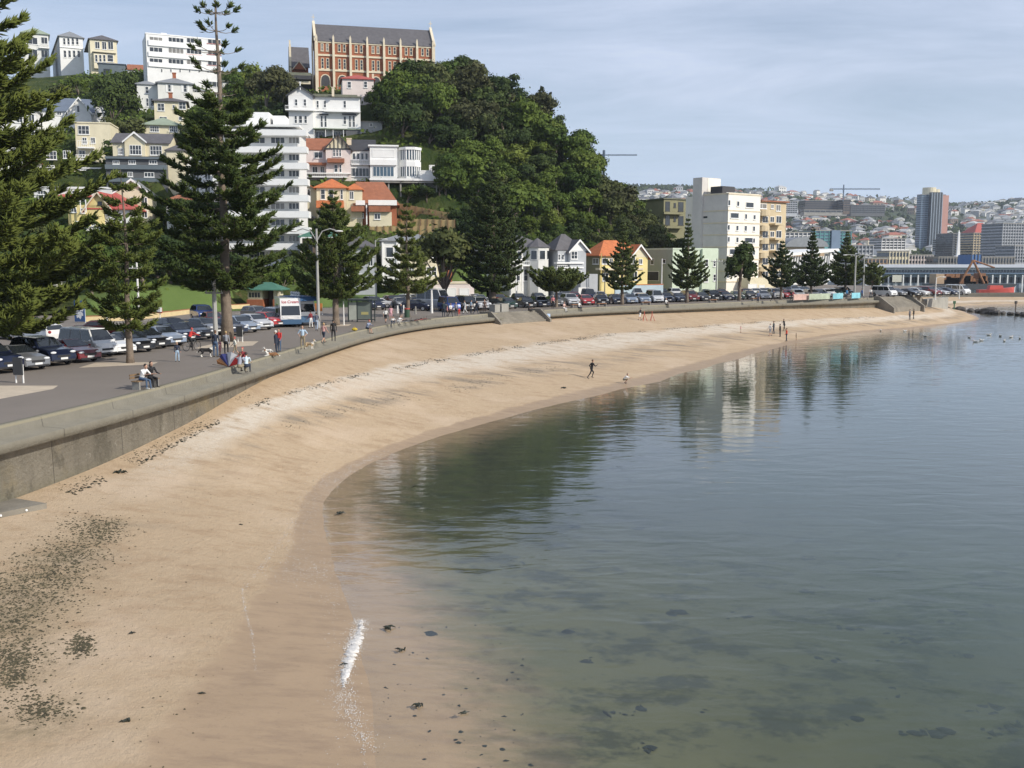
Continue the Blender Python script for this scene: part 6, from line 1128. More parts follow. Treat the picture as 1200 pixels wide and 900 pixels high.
for px, py, k, c, hd, lab in ((10, 397, 'hatchback', 'white', 150, 'white hatchback seen from behind at the left edge'), (30, 388, 'sedan', 'red', 150, 'red saloon between the two white hatchbacks at the left'), (47, 400, 'wagon', 'white', 148, 'white estate seen from behind with red tail lamps'), (120, 394, 'sedan', 'dark red', 20, 'dark red saloon driving behind the white van'),
                                (238, 376, 'suv', 'blue', -60, 'blue four wheel drive beside the lamp post at the lawn kerb'), (250, 383, 'hatchback', 'dark red', -60, 'dark red hatchback behind the lamp post'), (204, 392, 'hatchback', 'dark blue', -45, 'dark blue hatchback in the second row left of the cyclist'), (302, 374, 'wagon', 'grey', -45, 'grey estate behind the red hatchback'),
                                (440, 361, 'sedan', 'silver', 200, 'silver saloon seen through the bus shelter'), (459, 358, 'hatchback', 'dark red', -60, 'dark red hatchback behind the young pine'), (467, 357, 'sedan', 'black', -60, 'black saloon behind the young pine trunk'), (489, 364, 'hatchback', 'dark blue', -20, 'dark blue hatchback left of the camper van'), (482, 356, 'wagon', 'white', -40, 'white estate behind the litter bin'),
                                (536, 362, 'sedan', 'dark blue', -70, 'dark blue saloon right of the camper van'), (548, 361, 'hatchback', 'black', -75, 'black hatchback left of the large dark pine'), (556, 355, 'sedan', 'white', -75, 'white saloon behind the row left of the large dark pine'), (562, 360, 'sedan', 'silver blue', -75, 'silver blue saloon beside the large dark pine trunk'), (543, 354, 'wagon', 'dark green', -70, 'dark green estate behind the family by the wall')):
    h = R(hd); g = at_z(px, py, PZ); car(k, c, (g.x, g.y, PZ+.008), h, lab, CG)
car('camper van', 'silver', tuple(at_z(511, 363, PZ)[:2])+(PZ+.008,), R(-35), 'silver grey camper van with high white top', CG)
# long rows nose to the wall, from the first steps to the second
LM = [(577, 'the large dark pine'), (652, 'the stunted pine'), (729, 'the tiered pine'), (805, 'the conical pine'), (866, 'the round conifer'), (915, 'the beige flats pine'), (950, 'the spreading pine'), (990, 'the thin spired pine')]
FIX = {0: 'blue', 1: 'black', 2: 'silver', 4: 'dark green', 5: 'black', 7: 'grey', 8: 'silver', 9: 'red', 10: 'black', 11: 'dark blue', 13: 'silver blue', 14: 'silver', 15: 'dark blue', 16: 'dark blue', 17: 'dark red', 18: 'black', 19: 'black'}
def row(off, i0, i1, step, nm, seed, whites):
    random.seed(seed); s = np.concatenate([[0], np.cumsum(np.linalg.norm(np.diff(CW, axis=0), axis=1))]); q = s[i0]; out = []
    while q < s[i1]:
        j = np.interp(q, s, np.arange(len(s))); a = int(j); f = j-a; p = CW[a]*(1-f)+CW[min(a+1, len(CW)-1)]*f-NW[a]*off; h = math.atan2(NW[a][1], NW[a][0])-R(28)+random.uniform(-.05, .05)
        out.append((p, h)); q += step*random.choice((1, 1, 1, 1, 2) if off > 10 else (1, 1, 1, 1, 1, 1, 1.4))
    cnt = {}
    for n, (p, h) in enumerate(out):
        k = random.choices(['hatchback', 'sedan', 'wagon', 'suv', 'van'], (5, 4, 3, 3, 1 if off < 10 else 2))[0]; c = FIX.get(n) if off < 10 and n in FIX else random.choices(['dark blue', 'black', 'silver', 'grey', 'white', 'red', 'silver blue', 'dark red', 'dark green'], (4, 4, 4, 3, whites, 1, 2, 1, 1))[0]
        v = Vector((p[0], p[1], PZ)); d = v-Vector((0, 0, CH)); cy_ = d.y*_cp-d.z*_sp; px = 600+d.x/cy_*F
        lm = [l for l in LM if l[0] <= px] or [LM[0]]; lm = lm[-1]; cnt[lm[1]] = cnt.get(lm[1], 0)+1; o_ = ('first', 'second', 'third', 'fourth', 'fifth', 'sixth', 'seventh', 'eighth', 'ninth', 'tenth')[min(9, cnt[lm[1]]-1)]
        car(k, c, (p[0], p[1], PZ+.008), h, '%s %s, %s right of %s, in %s' % (c, 'jeep' if k == 'suv' else k, o_, lm[1], nm), 'cars parked nose to the sea wall' if off < 10 else 'cars parked across the road', None)
row(7.2, 9*NS+10, 14*NS+6, 2.75, 'wall row', 31, 3); row(19, 10*NS-6, 14*NS+10, 3.0, 'far row', 32, 4)
for n, (px, py) in enumerate(((1036, 346), (1050, 345.5), (1064, 345.5), (1076, 345), (1088, 345), (1099, 344.5), (1110, 344.5), (1122, 344))):
    g = at_z(px, py+1.5, PZ); c = ('white', 'grey', 'black', 'white', 'dark red', 'silver', 'dark blue', 'white')[n]; car(('van', 'hatchback', 'sedan', 'wagon', 'suv', 'sedan', 'hatchback', 'van')[n], c, (g.x, g.y, PZ+.008), R(-60), '%s %s in the far car park past second steps, %s from left' % (c, ('van', 'hatchback', 'saloon', 'estate', 'four wheel drive', 'saloon', 'hatchback', 'van')[n], ('first', 'second', 'third', 'fourth', 'fifth', 'sixth', 'seventh', 'eighth')[n]), 'cars in the far car park')
# ice cream van and blue topped food truck
g = at_z(341, 383.5, PZ); hd = math.atan2(-g.y, -g.x)+R(7); L = 5.0; o = empty('ice_cream_van', (g.x-math.cos(hd)*2.4, g.y-math.sin(hd)*2.4, PZ+.008), hd, 'white ice cream van with red lettering over its windscreen', 'van')
mb = MB(); mb.prism([(-2.5, .35), (2.5, .35), (2.55, 1.15), (2.35, 2.15), (2.2, 2.85), (-2.45, 2.9), (-2.5, 2.7)], -1.0, 1.0); mb.build('body', PAINT['white'], o); MB().box(-2.4, -1.03, .30, 2.58, 1.03, .78).build('blue_skirt', mat('blue_skirt_paint', (.05, .11, .20), .4, .05), o)
mb = MB(); mb.add([(2.555, -.92, 1.18), (2.555, .92, 1.18), (2.365, .88, 2.10), (2.365, -.88, 2.10)], [(0, 1, 2, 3)]); mb.build('windscreen', M_CGL, o); mb = MB(); mb.box(-1.6, -1.02, 1.25, .6, -1.003, 2.2); mb.build('serving_hatch', M_CGL, o); mb = MB(); mb.box(1.1, -1.02, 1.25, 2.1, -1.003, 2.0); mb.build('side_window', M_CGL, o)
def lettering(txt, size, m, parent, loc, rot, name='lettering', align='CENTER', ext=.008):
    cu = bpy.data.curves.new(name, 'FONT'); cu.body = txt; cu.size = size; cu.extrude = ext; cu.align_x = align; cu.align_y = 'CENTER'; to = bpy.data.objects.new(name, cu); COL.objects.link(to)
    dg = bpy.context.evaluated_depsgraph_get(); me = bpy.data.meshes.new_from_object(to.evaluated_get(dg)); bpy.data.objects.remove(to); me.materials.clear(); me.materials.append(m)
    q = link(name, me, parent); q.location = loc; q.rotation_euler = rot; return q
M_REDT = mat('red_lettering', (.50, .03, .05), .5, 0)
lettering('Ice Cream', .40, M_REDT, o, (2.31, 0, 2.50), (R(90-12), 0, R(90)))
for sd in (-1, 1): m = MB(); m.ball((2.48, sd*.75, .98), (.1, .14, .11)); m.build('headlight', M_LAMP, o)
MB().box(2.5, -.26, .82, 2.585, .26, .95).build('number_plate', M_PLATE, o)
for x in (-1.6, 1.6):
    for sd in (-1, 1): w = link('wheel', CM['van']['wheel'][0], o); w.location = (x, sd*.92, .36); link('rim', CM['van']['wheel'][1], w)
g = at_z(360, 382, PZ); hd = math.atan2(-g.y, -g.x)+R(20); o = empty('food_truck', (g.x-math.cos(hd)*2.6, g.y-math.sin(hd)*2.6, PZ+.008), hd, 'blue and white food truck with blue awning beside the ice cream van', 'truck')
MB().prism([(-2.4, .4), (2.4, .4), (2.4, 1.4), (2.1, 2.2), (2.0, 2.5), (-2.4, 2.5)], -1.0, 1.0).build('body', PAINT['white'], o); MB().box(-2.3, -1.03, .35, 2.43, 1.03, 1.0).build('blue_skirt', MATS['blue_skirt_paint'], o); mb = MB(); mb.prism([(-2.5, 2.51), (2.6, 2.51), (2.2, 2.95), (-2.3, 2.95)], -1.15, 1.15); mb.build('awning', mat('blue_awning', (.03, .09, .20), .7, .1), o); MB().add([(2.41, -.9, 1.42), (2.41, .9, 1.42), (2.13, .86, 2.2), (2.13, -.86, 2.2)], [(0, 1, 2, 3)]).build('windscreen', M_CGL, o)
MB().box(-1.5, -1.02, 1.2, .8, -1.003, 2.2).build('serving_hatch', M_CGL, o)
mb = MB()
for k in range(4): mb.tube([(-1.2+k*.7, -.2, 2.951), (-1.2+k*.7, -.2, 3.15)], [.22, .05], 8); mb.ball((-1.2+k*.7, -.2, 3.25), .16, 8, 6)
mb.build('roof_ornament', T_WHITE, o)
for x in (-1.5, 1.5):
    for sd in (-1, 1): w = link('wheel', CM['van']['wheel'][0], o); w.location = (x, sd*.92, .36); link('rim', CM['van']['wheel'][1], w)
W_STEP = mat('stained_concrete', (.215, .195, .16), .92, .25, .8, bump=.3)
# ------------------------------------------------------------------ steps, kerbs, groyne, street furniture
def frame_at(i, s, z):
    n = NW[i]; d = DW[i]; p = CW[i]+n*s; M = Matrix(((n[0], d[0], 0, p[0]), (n[1], d[1], 0, p[1]), (0, 0, 1, z), (0, 0, 0, 1))); return M   # local x to the sea, y along the wall
def steps(i0, i1, label, drop, cheek=.35):
    im = (i0+i1)//2; L = float(np.linalg.norm(CW[i1]-CW[i0])); M = frame_at(im, 0, PZ); o = empty('beach_steps', (M[0][3], M[1][3], PZ), math.atan2(NW[im][1], NW[im][0]), label, 'steps'); n = max(5, int(drop/.17)); mb = MB()
    for k in range(n): mb.box(-.8 if k == 0 else k*.30, -L/2, -4.5, (k+1)*.30, L/2, .06-k*drop/n)
    mb.build('treads', W_STEP, o)
    for sd in (-1, 1):
        m = MB(); a = sd*(L/2+.02); m.prism([(-.8, -4.5), (n*.30+.6, -4.5), (n*.30+.6, -drop+.25), (1.1, .28), (-.8, .28)], min(a, a+sd*cheek), max(a, a+sd*cheek)); m.build('side_wall', W_STEP, o)
    return o
o = steps(I_RAMP-1, I_RAMP+8, 'concrete steps down to the beach beside the large dark pine', 1.25)
m = MB(); m.box(-2.2, -.6, .01, -1.0, .8, 1.05); m.box(-2.0, -1.9, .01, -1.0, -.9, 1.0); m.build('concrete_block', W_CONC, o)
o = steps(I_END-1, I_END+6, 'second concrete beach steps with sloping side wall at the far end of the sea wall', 1.9, .5)
i = I_END+7; M = frame_at(i, 0, PZ); q = empty('ramp_wall', (M[0][3], M[1][3], PZ), math.atan2(NW[i][1], NW[i][0]), 'sloping pale concrete ramp wall beyond the second beach steps', 'wall')
m = MB(Matrix(((0, 1, 0, 0), (1, 0, 0, 0), (0, 0, 1, 0), (0, 0, 0, 1)))); m.prism([(-3, -4), (9, -4), (9, -2.2), (3.5, .3), (-1, .3)], .2, 1.3); m.build('sloping_wall', W_STEP, q); m = MB(); m.box(.1, 9, -4, 1.2, 24, -.9); m.build('low_wall', W_CONC, q); m = MB(); m.box(1.305, .4, -2.1, 1.33, 1.8, -.4); m.build('whitewash_patch', T_WHITE, q)
# concrete slab (slipway end) at the left edge
a = on_beach(55, 596); b_ = on_beach(0, 612); z = a.z; sl = empty('slipway', (a.x, a.y, z), 0, 'concrete slipway slab with pale bolts sticking out at the left edge', 'slipway')
A2 = [Vector((0, 0, .22)), Vector((b_.x-a.x-1.0, b_.y-a.y-.9, .32)), Vector((b_.x-a.x-4.5, b_.y-a.y+1.6, .32)), Vector((-2.2, 1.1, .22))]
m = MB(); m.add(A2+[v-Vector((0, 0, .9)) for v in A2], [(3, 2, 1, 0), (4, 5, 6, 7), (0, 1, 5, 4), (1, 2, 6, 5), (2, 3, 7, 6), (3, 0, 4, 7)]); m.build('slab', W_STEP, sl); d = (A2[1]-A2[0]); nn = Vector((-d.y, d.x, 0)).normalized()
for f in (.25, .55, .85): p = A2[0]+d*f-Vector((0, 0, .12)); s_ = 1 if nn.y < 0 else -1; m = MB(); m.ball(tuple(p+nn*s_*.01), (.05, .05, .05), 8, 6); m.build('bolt', T_WHITE, sl)
# groyne of rocks at the far end
random.seed(8); M_ROCK = mat('dark_wet_rock', (.07, .062, .055), .7, .4, 2, bump=.8, bscale=3)
for n in range(17):
    px = 1098+n*6.6+random.uniform(-2, 2); g = at_z(px, 361.5+n*.5, .1); s_ = random.uniform(.5, 1.05)*(1.5 if n == 9 else 1); m = MB(); m.ball((0, 0, .1), (s_*1.3, s_*.9, s_*.65), 9, 7)
    m.v = [(x*random.uniform(.8, 1.15), y*random.uniform(.8, 1.15), z*random.uniform(.8, 1.2)) for x, y, z in m.v]; r = m.build('groyne_rock', M_ROCK); r.location = g; r.rotation_euler = (0, 0, random.uniform(0, 6)); tag(r, 'dark wet rock in the low groyne line running into the sea', 'rock', 'rocks of the groyne')
for px, nm in ((1118, 'green topped marker post on the rock groyne'), (1190, 'dark marker post standing at the sea end of the groyne')):
    g = at_z(px, 364, .1); m = MB(); m.tube([(0, 0, -1), (0, 0, 2.0)], .13, 8); r = m.build('marker_post', mat('green_post', (.05, .13, .06), .6) if px < 1150 else W_BROWN); m2 = MB(); m2.box(-.3, -.04, 1.5, .3, .04, 2.1); m2.build('marker_board', mat('green_post', (.05, .13, .06)) if px < 1150 else T_DARK, r); r.location = g; tag(r, nm, 'marker post')
# pale yellow kerb wall along the lawn
M_KERB = mat('pale_yellow_stone', (.62, .50, .28), .85, .12, 1); M_COP = mat('red_brick_coping', (.34, .12, .06), .85, .15, 2)
def low_wall(pix, h, label, w=.25):
    ps = [at_z(x, y, PZ) for x, y in pix]; o = empty('kerb_wall', ps[0], 0, label, 'wall'); A_ = MB(); C_ = MB()
    for a, b in zip(ps, ps[1:]):
        a = a-ps[0]; b = b-ps[0]; d = (b-a).normalized(); n = Vector((d.y, -d.x, 0))*w*.5
        for mb, z0, z1, k in ((A_, -.2, h, 1), (C_, h+.002, h+.07, 1.2)): q = [a-n*k, b-n*k, b+n*k, a+n*k]; mb.add([v+Vector((0, 0, z0)) for v in q]+[v+Vector((0, 0, z1)) for v in q], [(3, 2, 1, 0), (4, 5, 6, 7), (0, 1, 5, 4), (1, 2, 6, 5), (2, 3, 7, 6), (3, 0, 4, 7)])
    A_.build('wall', M_KERB, o); C_.build('coping', M_COP, o)
low_wall([(96, 377), (152, 375.5), (200, 370.5), (245, 365)], .55, 'long pale yellow kerb wall along the foot of the lawn left of the lamp post'); low_wall([(270, 362.5), (292, 361.5)], .6, 'short pale yellow kerb wall between tallest pine and brick kiosk'); low_wall([(364, 357.5), (382, 357)], .6, 'short pale yellow wall behind the orange sign')
M_POLE = mat('grey_pole', (.36, .36, .34), .6, .12, 2); M_WPOST = mat('white_post', (.74, .73, .70), .6, .08, 3)
def pole(px, py, ytop, r, label, m=M_POLE, arms=(), Y=None, name='lamp_post', cat='lamp post', heads=True):
    g = at_z(px, py, PZ); h = at_y(px, ytop, g.y).z-PZ; o = empty(name, g, 0, label, cat); mb = MB(); mb.tube([(0, 0, -.2), (0, 0, h*.5), (0, 0, h)], [r, r*.8, r*.6], 8); mb.build('pole', m, o)
    for dx, dz, k in arms:
        mb = MB(); pts_ = [(0, 0, h-k), (dx*.3, 0, h-k+dz*.8), (dx*.7, 0, h-k+dz), (dx, 0, h-k+dz*.85)] if dz else [(-abs(dx), 0, h-k), (abs(dx), 0, h-k)]
        mb.tube(pts_, r*.35, 6); mb.build('arm', m, o)
        if dz and heads: mb = MB(); mb.ball((dx+(.3 if dx > 0 else -.3), 0, h-k+dz*.8), (.42, .13, .09), 10, 6); mb.build('lamp_head', M_WPOST, o)
        elif not dz: mb = MB(); [mb.tube([(x, 0, h-k), (x, 0, h-k+.28)], .05, 6) for x in (-abs(dx)*.9, -abs(dx)*.4, abs(dx)*.4, abs(dx)*.9)]; mb.build('insulator', M_WPOST, o)
    return o
pole(253, 401, 264, .21, 'thick grey pole with crossarm beside the tallest pine trunk', arms=((.9, 0, 1.2), (.7, 0, 5.4)), name='utility_pole', cat='pole'); pole(163, 371, 271, .14, 'pale utility pole with two crossarms behind the slender pine', M_WPOST, arms=((1.3, 0, 1.5), (1.3, 0, 4.3)), name='utility_pole', cat='pole')
pole(373.5, 384, 268, .17, 'tall grey lamp post with a curved arm to each side behind the ice cream van', arms=((1.9, 1.2, 1.2), (-1.9, 1.2, 1.2))); pole(441, 359, 281, .13, 'thin grey pole right of the bus shelter', arms=((1.1, .6, .4),)); pole(839, 351, 303, .16, 'grey utility pole at the corner of the pale green house', arms=((1.0, 0, .5),), name='utility_pole', cat='pole')
pole(1001, 349, 299, .2, 'left grey lamp post of the pair near the second steps', arms=((1.6, .4, .3), (-1.6, .4, .3))); pole(1011, 348, 300, .18, 'right grey lamp post of the pair near the second steps', arms=((1.4, .4, .3),)); pole(704, 351, 297, .12, 'thin yellow pole at the corner of the yellow house', mat('yellow_pole', (.62, .48, .16), .6), name='pole', cat='pole'); pole(708.5, 351, 299, .09, 'thin dark pole beside the yellow pole', W_GREY, name='pole', cat='pole')
pole(775, 350, 303, .13, 'white flag pole in front of the pale green house', M_WPOST, name='flag_pole', cat='pole'); pole(506, 367, 340, .17, 'thick white post in front of the camper van', M_WPOST, name='post', cat='post'); pole(126, 381, 351, .12, 'white post with grey bands left of the slender pine', M_WPOST, name='post', cat='post'); pole(1124, 349, 333, .1, 'thin white pole in the far car park', M_WPOST, name='post', cat='post'); pole(1096, 350, 325, .12, 'pale lamp pole among the far parked cars', M_WPOST, arms=((1.0, .3, .2),)); pole(403, 381, 353, .08, 'short white sign post left of the bus shelter', M_WPOST, name='sign_post', cat='sign')
for px, py, lab in ((466, 367, 'white bollard left of the litter bin'), (473, 366.5, 'white bollard directly behind the litter bin'), (487, 368, 'grey bollard right of the litter bin')): pole(px, py, py-9, .14, lab, M_WPOST if px < 480 else W_CONC, name='bollard', cat='bollard')
# signs
def board(px, py, w, h, z0, label, m, legs=2, yaw=-12, name='sign_board', lm=None, cat='sign'):
    g = at_z(px, py, PZ); o = empty(name, g, R(yaw), label, cat); MB().box(-w/2, -.05, z0, w/2, .05, z0+h).build('panel', m, o)
    for x in ((-w/2+.05, w/2-.05) if legs == 2 else (0,)): m_ = MB(); m_.tube([(x, .09, -.1), (x, .09, z0+h*.6)], .045, 6); m_.build('leg', lm or M_WPOST, o)
    return o
board(22, 449, .55, .95, .45, 'dark notice board on two pale legs near the left edge', T_DARK); board(281, 401, .5, .85, .45, 'small dark notice board on the paving by the tallest pine', T_DARK)
o = board(94, 378, 1.35, 2.25, .1, 'blue sign with a large white flower behind the white van', mat('deep_blue_sign', (.04, .10, .25), .6, .05), yaw=-20); mb = MB()
for k in range(8):
    a = k*math.pi/4+.2; c, s_ = math.cos(a), math.sin(a); mb.add([(c*.08-s_*.03, -.056-k*.0004, 1.25+s_*.08+c*.03), (c*.45-s_*.20, -.056-k*.0004, 1.25+s_*.45*1.5+c*.20), (c*.62, -.056-k*.0004, 1.25+s_*.62*1.5), (c*.45+s_*.20, -.056-k*.0004, 1.25+s_*.45*1.5-c*.20), (c*.08+s_*.03, -.056-k*.0004, 1.25+s_*.08-c*.03)], [(0, 1, 2, 3, 4)])
mb.build('flower_emblem', T_WHITE, o)
o = board(187.5, 380, .62, .55, 1.15, 'red and white pay box on a post in front of the lawn', mat('red_sign', (.45, .06, .05), .5, .05), 1, name='pay_box', cat='pay box'); MB().box(-.25, -.4, 1.3, .33, -.052, 1.75).build('display', mat('pale_grey_box', (.55, .56, .56), .5), o)
board(373.5, 369, .95, .95, .45, 'orange sign panel at the foot of the tall lamp post', mat('orange_panel', (.62, .22, .05), .6, .08))
# litter bin, shelter, kiosk, benches, banner fence
def bin_(px, py, label):
    g = at_z(px, py, PZ); o = empty('litter_bin', g, 0, label, 'litter bin'); m = MB(); m.tube([(0, 0, 0), (0, 0, .95)], [.30, .34], 12); m.build('drum', mat('dark_green_bin', (.03, .07, .04), .6, .1), o); m = MB(); m.tube([(0, 0, .951), (0, 0, 1.08)], [.36, .33], 12); m.build('rim', mat('red_rim', (.35, .04, .03), .6), o)
bin_(477, 372, 'dark green litter bin with red rim by the young pine')
g = at_z(424, 377, PZ); M_FR = mat('dark_shelter_frame', (.035, .05, .05), .4, .05); o = empty('bus_shelter', g, R(-8), 'glazed bus shelter with a lit poster panel beside the broad pine', 'bus shelter'); w, d, h = 2.55, 1.4, 2.3
m = MB()
for x in (-w/2, w/2): m.box(x-.05, -d/2, 0, x+.05, -d/2+.1, h); m.box(x-.05, d/2-.1, 0, x+.05, d/2, h)
m.box(-w/2+.06, d/2-.08, .15, w/2-.06, d/2-.02, .25); m.box(-.35, -d/2-.02, 0, -.25, -d/2+.08, h); m.build('frame', M_FR, o); MB().box(-w/2-.2, -d/2-.3, h+.003, w/2+.2, d/2+.2, h+.16).build('roof', M_FR, o); MB().box(-w/2+.08, -d/2-.02, .25, -.36, -d/2+.10, h-.2).build('poster_panel', mat('pale_poster', (.52, .56, .50), .4, .15, 1.2), o); MB().box(-.24, -d/2+.02, .35, w/2-.06, -d/2+.045, h-.15).build('glass_pane', mat('shelter_glass', (.20, .24, .22), .08, .1, 1, spec=.8), o); MB().box(-.1, -.2, .45, w/2-.2, .3, .52).build('bench_seat', M_TIMB, o); MB().box(.15, -d/2+.005, .8, .95, -d/2+.017, 1.1).build('route_notice', mat('pale_yellow_notice', (.55, .50, .22), .6), o)
g = at_z(310, 361.5, PZ); o = empty('brick_kiosk', g, R(-6), 'red brick waiting kiosk with green hipped roof by the lawn', 'kiosk'); w = 5.0
for x0, x1 in ((-w/2, -.2), (.0, .0), (1.2, 1.9)):
    if x1 > x0: MB().box(x0, 0, 0, x1, 2.8, 1.25).build('brick_wall', BRICK, o); MB().box(x0+.1, .1, 1.251, x1-.1, 2.7, 2.5).build('upper_wall', W_CREAM, o); f = MB().box(x0+.25, .03, 1.4, x1-.25, .098, 2.3).build('window', T_CREAM, o); m = MB(); n = max(1, int((x1-x0)/.5)); [m.box(x0+.32+i*(x1-x0-.64)/n, .01, 1.5, x0+.32+(i+.8)*(x1-x0-.64)/n, .029, 2.2) for i in range(n)]; m.build('pane', G_DARK, f)
MB().box(-.2, 2.3, 0, 1.2, 2.8, 2.5).build('back_wall', W_BROWN, o); m = MB(); m.box(-w/2-.5, -.6, 2.503, 2.6, 3.4, 2.62); m.add([(-w/2-.5, -.6, 2.62), (2.6, -.6, 2.62), (2.6, 3.4, 2.62), (-w/2-.5, 3.4, 2.62), (-w/2+1.5, 1.4, 3.6), (.6, 1.4, 3.6)], [(0, 1, 5, 4), (1, 2, 5), (2, 3, 4, 5), (3, 0, 4)]); m.build('roof', R_GREEN, o); MB().box(2.0, -.2, 0, 2.3, .1, 2.5).build('post', T_CREAM, o)
def bench(px, py, yaw, label, m=None, back=True):
    g = at_z(px, py, PZ); o = empty('bench', g, R(yaw), label, 'bench'); m = m or M_TIMB; mb = MB(); [mb.box(-.2+k*.15, -.85, .42, -.08+k*.15, .85, .46) for k in range(3)]; mb.build('seat', m, o)
    if back: mb = MB(); [mb.box(-.30, -.85, .55+k*.14, -.26, .85, .65+k*.14) for k in range(2)]; mb.build('backrest', m, o)
    for y in (-.7, .7): MB().box(-.24, y-.04, 0, .22, y+.04, .419).build('leg', W_CONC, o)
    return o
bench(171, 455, -20, 'timber bench under the couple by the sea wall', M_POST)
for n, (px, lab) in enumerate(((684, 'tan box bench left of the red hatchback on the wall'), (714, 'tan box bench left of the tiered pine'), (762, 'tan box bench right of the tiered pine'), (848, 'tan box bench left of the round conifer'), (897, 'tan box bench left of the dark pine by the beige flats'))):
    j = int(np.argmin(np.abs([600+p[0]/(p[1]*_cp-(PZ-CH)*_sp)*F-px for p in CW[9*NS:15*NS]])))+9*NS; p = CW[j]-NW[j]*1.6; b_ = bench(600, 400, math.degrees(math.atan2(NW[j][1], NW[j][0])), lab, mat('orange_timber', (.42, .20, .10), .8, .15, 2), False); b_.location = (p[0], p[1], PZ)
for px0, px1, c, lab in ((930, 948, (.55, .38, .33), 'pinkish section of the banner fence along the wall'), (948, 973, (.36, .42, .32), 'pale green section of the banner fence along the wall'), (976, 988, (.20, .47, .55), 'turquoise banner fence section beside the thin spired pine'), (998, 1009, (.22, .52, .62), 'bright turquoise banner between the two lamp posts')):
    g0 = at_z(px0, 352.5-(px0-930)*.03, PZ); g1 = at_z(px1, 352.3-(px1-930)*.03, PZ); d = g1-g0; o = empty('banner_fence', g0, math.atan2(d.y, d.x), lab, 'banner'); MB().box(0, -.03, .1, d.length-.1, .03, 1.05).build('banner', mat('banner_%d' % px0, c, .7, .3, .8), o)
    for x in (0, d.length-.12): MB().box(x, .035, 0, x+.06, .09, 1.1).build('post', M_WPOST, o)
# ------------------------------------------------------------------ people
SKIN = mat('skin', (.45, .27, .19), .6, .05, 5); HAIRS = {'dark': mat('dark_hair', (.025, .018, .014), .6, .1, 9), 'brown': mat('brown_hair', (.10, .055, .03), .6, .1, 9), 'white': mat('white_hair', (.60, .58, .54), .6, .1, 9), 'red': mat('red_cloth_cap', (.40, .06, .05), .7, .1, 9), 'fair': mat('fair_hair', (.38, .26, .12), .6, .1, 9)}
CLOTH = {}
def cloth(c):
    k = tuple(c)
    if k not in CLOTH: CLOTH[k] = mat('cloth_%d' % len(CLOTH), c, .85, .12, 6)
    return CLOTH[k]
SHOE = mat('shoe', (.05, .045, .04), .7, .1, 5)
def joints(P):
    lean = R(P.get('lean', 3)); td = Vector((math.sin(lean), 0, math.cos(lean))); J = {}; pel = Vector((0, 0, 0)); J['pel'] = pel; J['waist'] = pel+td*.17; J['chest'] = pel+td*.40; J['neck'] = pel+td*.53; hd = R(P.get('head', 0)+P.get('lean', 3)*.5); J['head'] = J['neck']+Vector((math.sin(hd), 0, math.cos(hd)))*.155+Vector((.015, 0, 0)); J['hdir'] = Vector((math.cos(hd), 0, -math.sin(hd)))
    for s, n in ((1, 'L'), (-1, 'R')):
        hip = pel+Vector((0, s*.095, -.03)); a = R(P.get('hip'+n, 0)); k = R(P.get('knee'+n, 3)); sp = P.get('spread', .06); kn = hip+Vector((math.sin(a), s*sp, -math.cos(a))).normalized()*.43; b = a-k; an = kn+Vector((math.sin(b), s*.01, -math.cos(b))).normalized()*.40; fd = Vector((math.cos(b), s*.12, math.sin(b))); J['hip'+n] = hip; J['knee'+n] = kn; J['ank'+n] = an; J['toe'+n] = an+fd.normalized()*.17+Vector((-math.sin(b), 0, -math.cos(b)))*.0+Vector((math.sin(b), 0, -math.cos(b)))*.05; J['heel'+n] = an-fd.normalized()*.05+Vector((math.sin(b), 0, -math.cos(b)))*.05
        sh = J['chest']+td*.07+Vector((0, s*.185, 0)); u = R(P.get('arm'+n, 0)); e = R(P.get('elb'+n, 12)); ab = R(P.get('abd', 9)); d1 = Vector((math.sin(u)*math.cos(ab), s*math.sin(ab), -math.cos(u)*math.cos(ab))); el = sh+d1*.285; d2 = Vector((math.sin(u+e), s*math.sin(ab)*P.get('in', .3), -math.cos(u+e))).normalized(); wr = el+d2*.25; J['sh'+n] = sh; J['elb'+n] = el; J['wr'+n] = wr; J['hand'+n] = wr+d2*.085; J['hd'+n] = d2
    if 'seat' in P: up = P['seat']+.10
    else: up = .035-min(J[k].z for k in J if k[:3] in ('toe', 'hee') )
    for k in J:
        if k[0:2] != 'hd' and k != 'hdir': J[k] = J[k]+Vector((0, 0, up))
    return J
_pm = {}
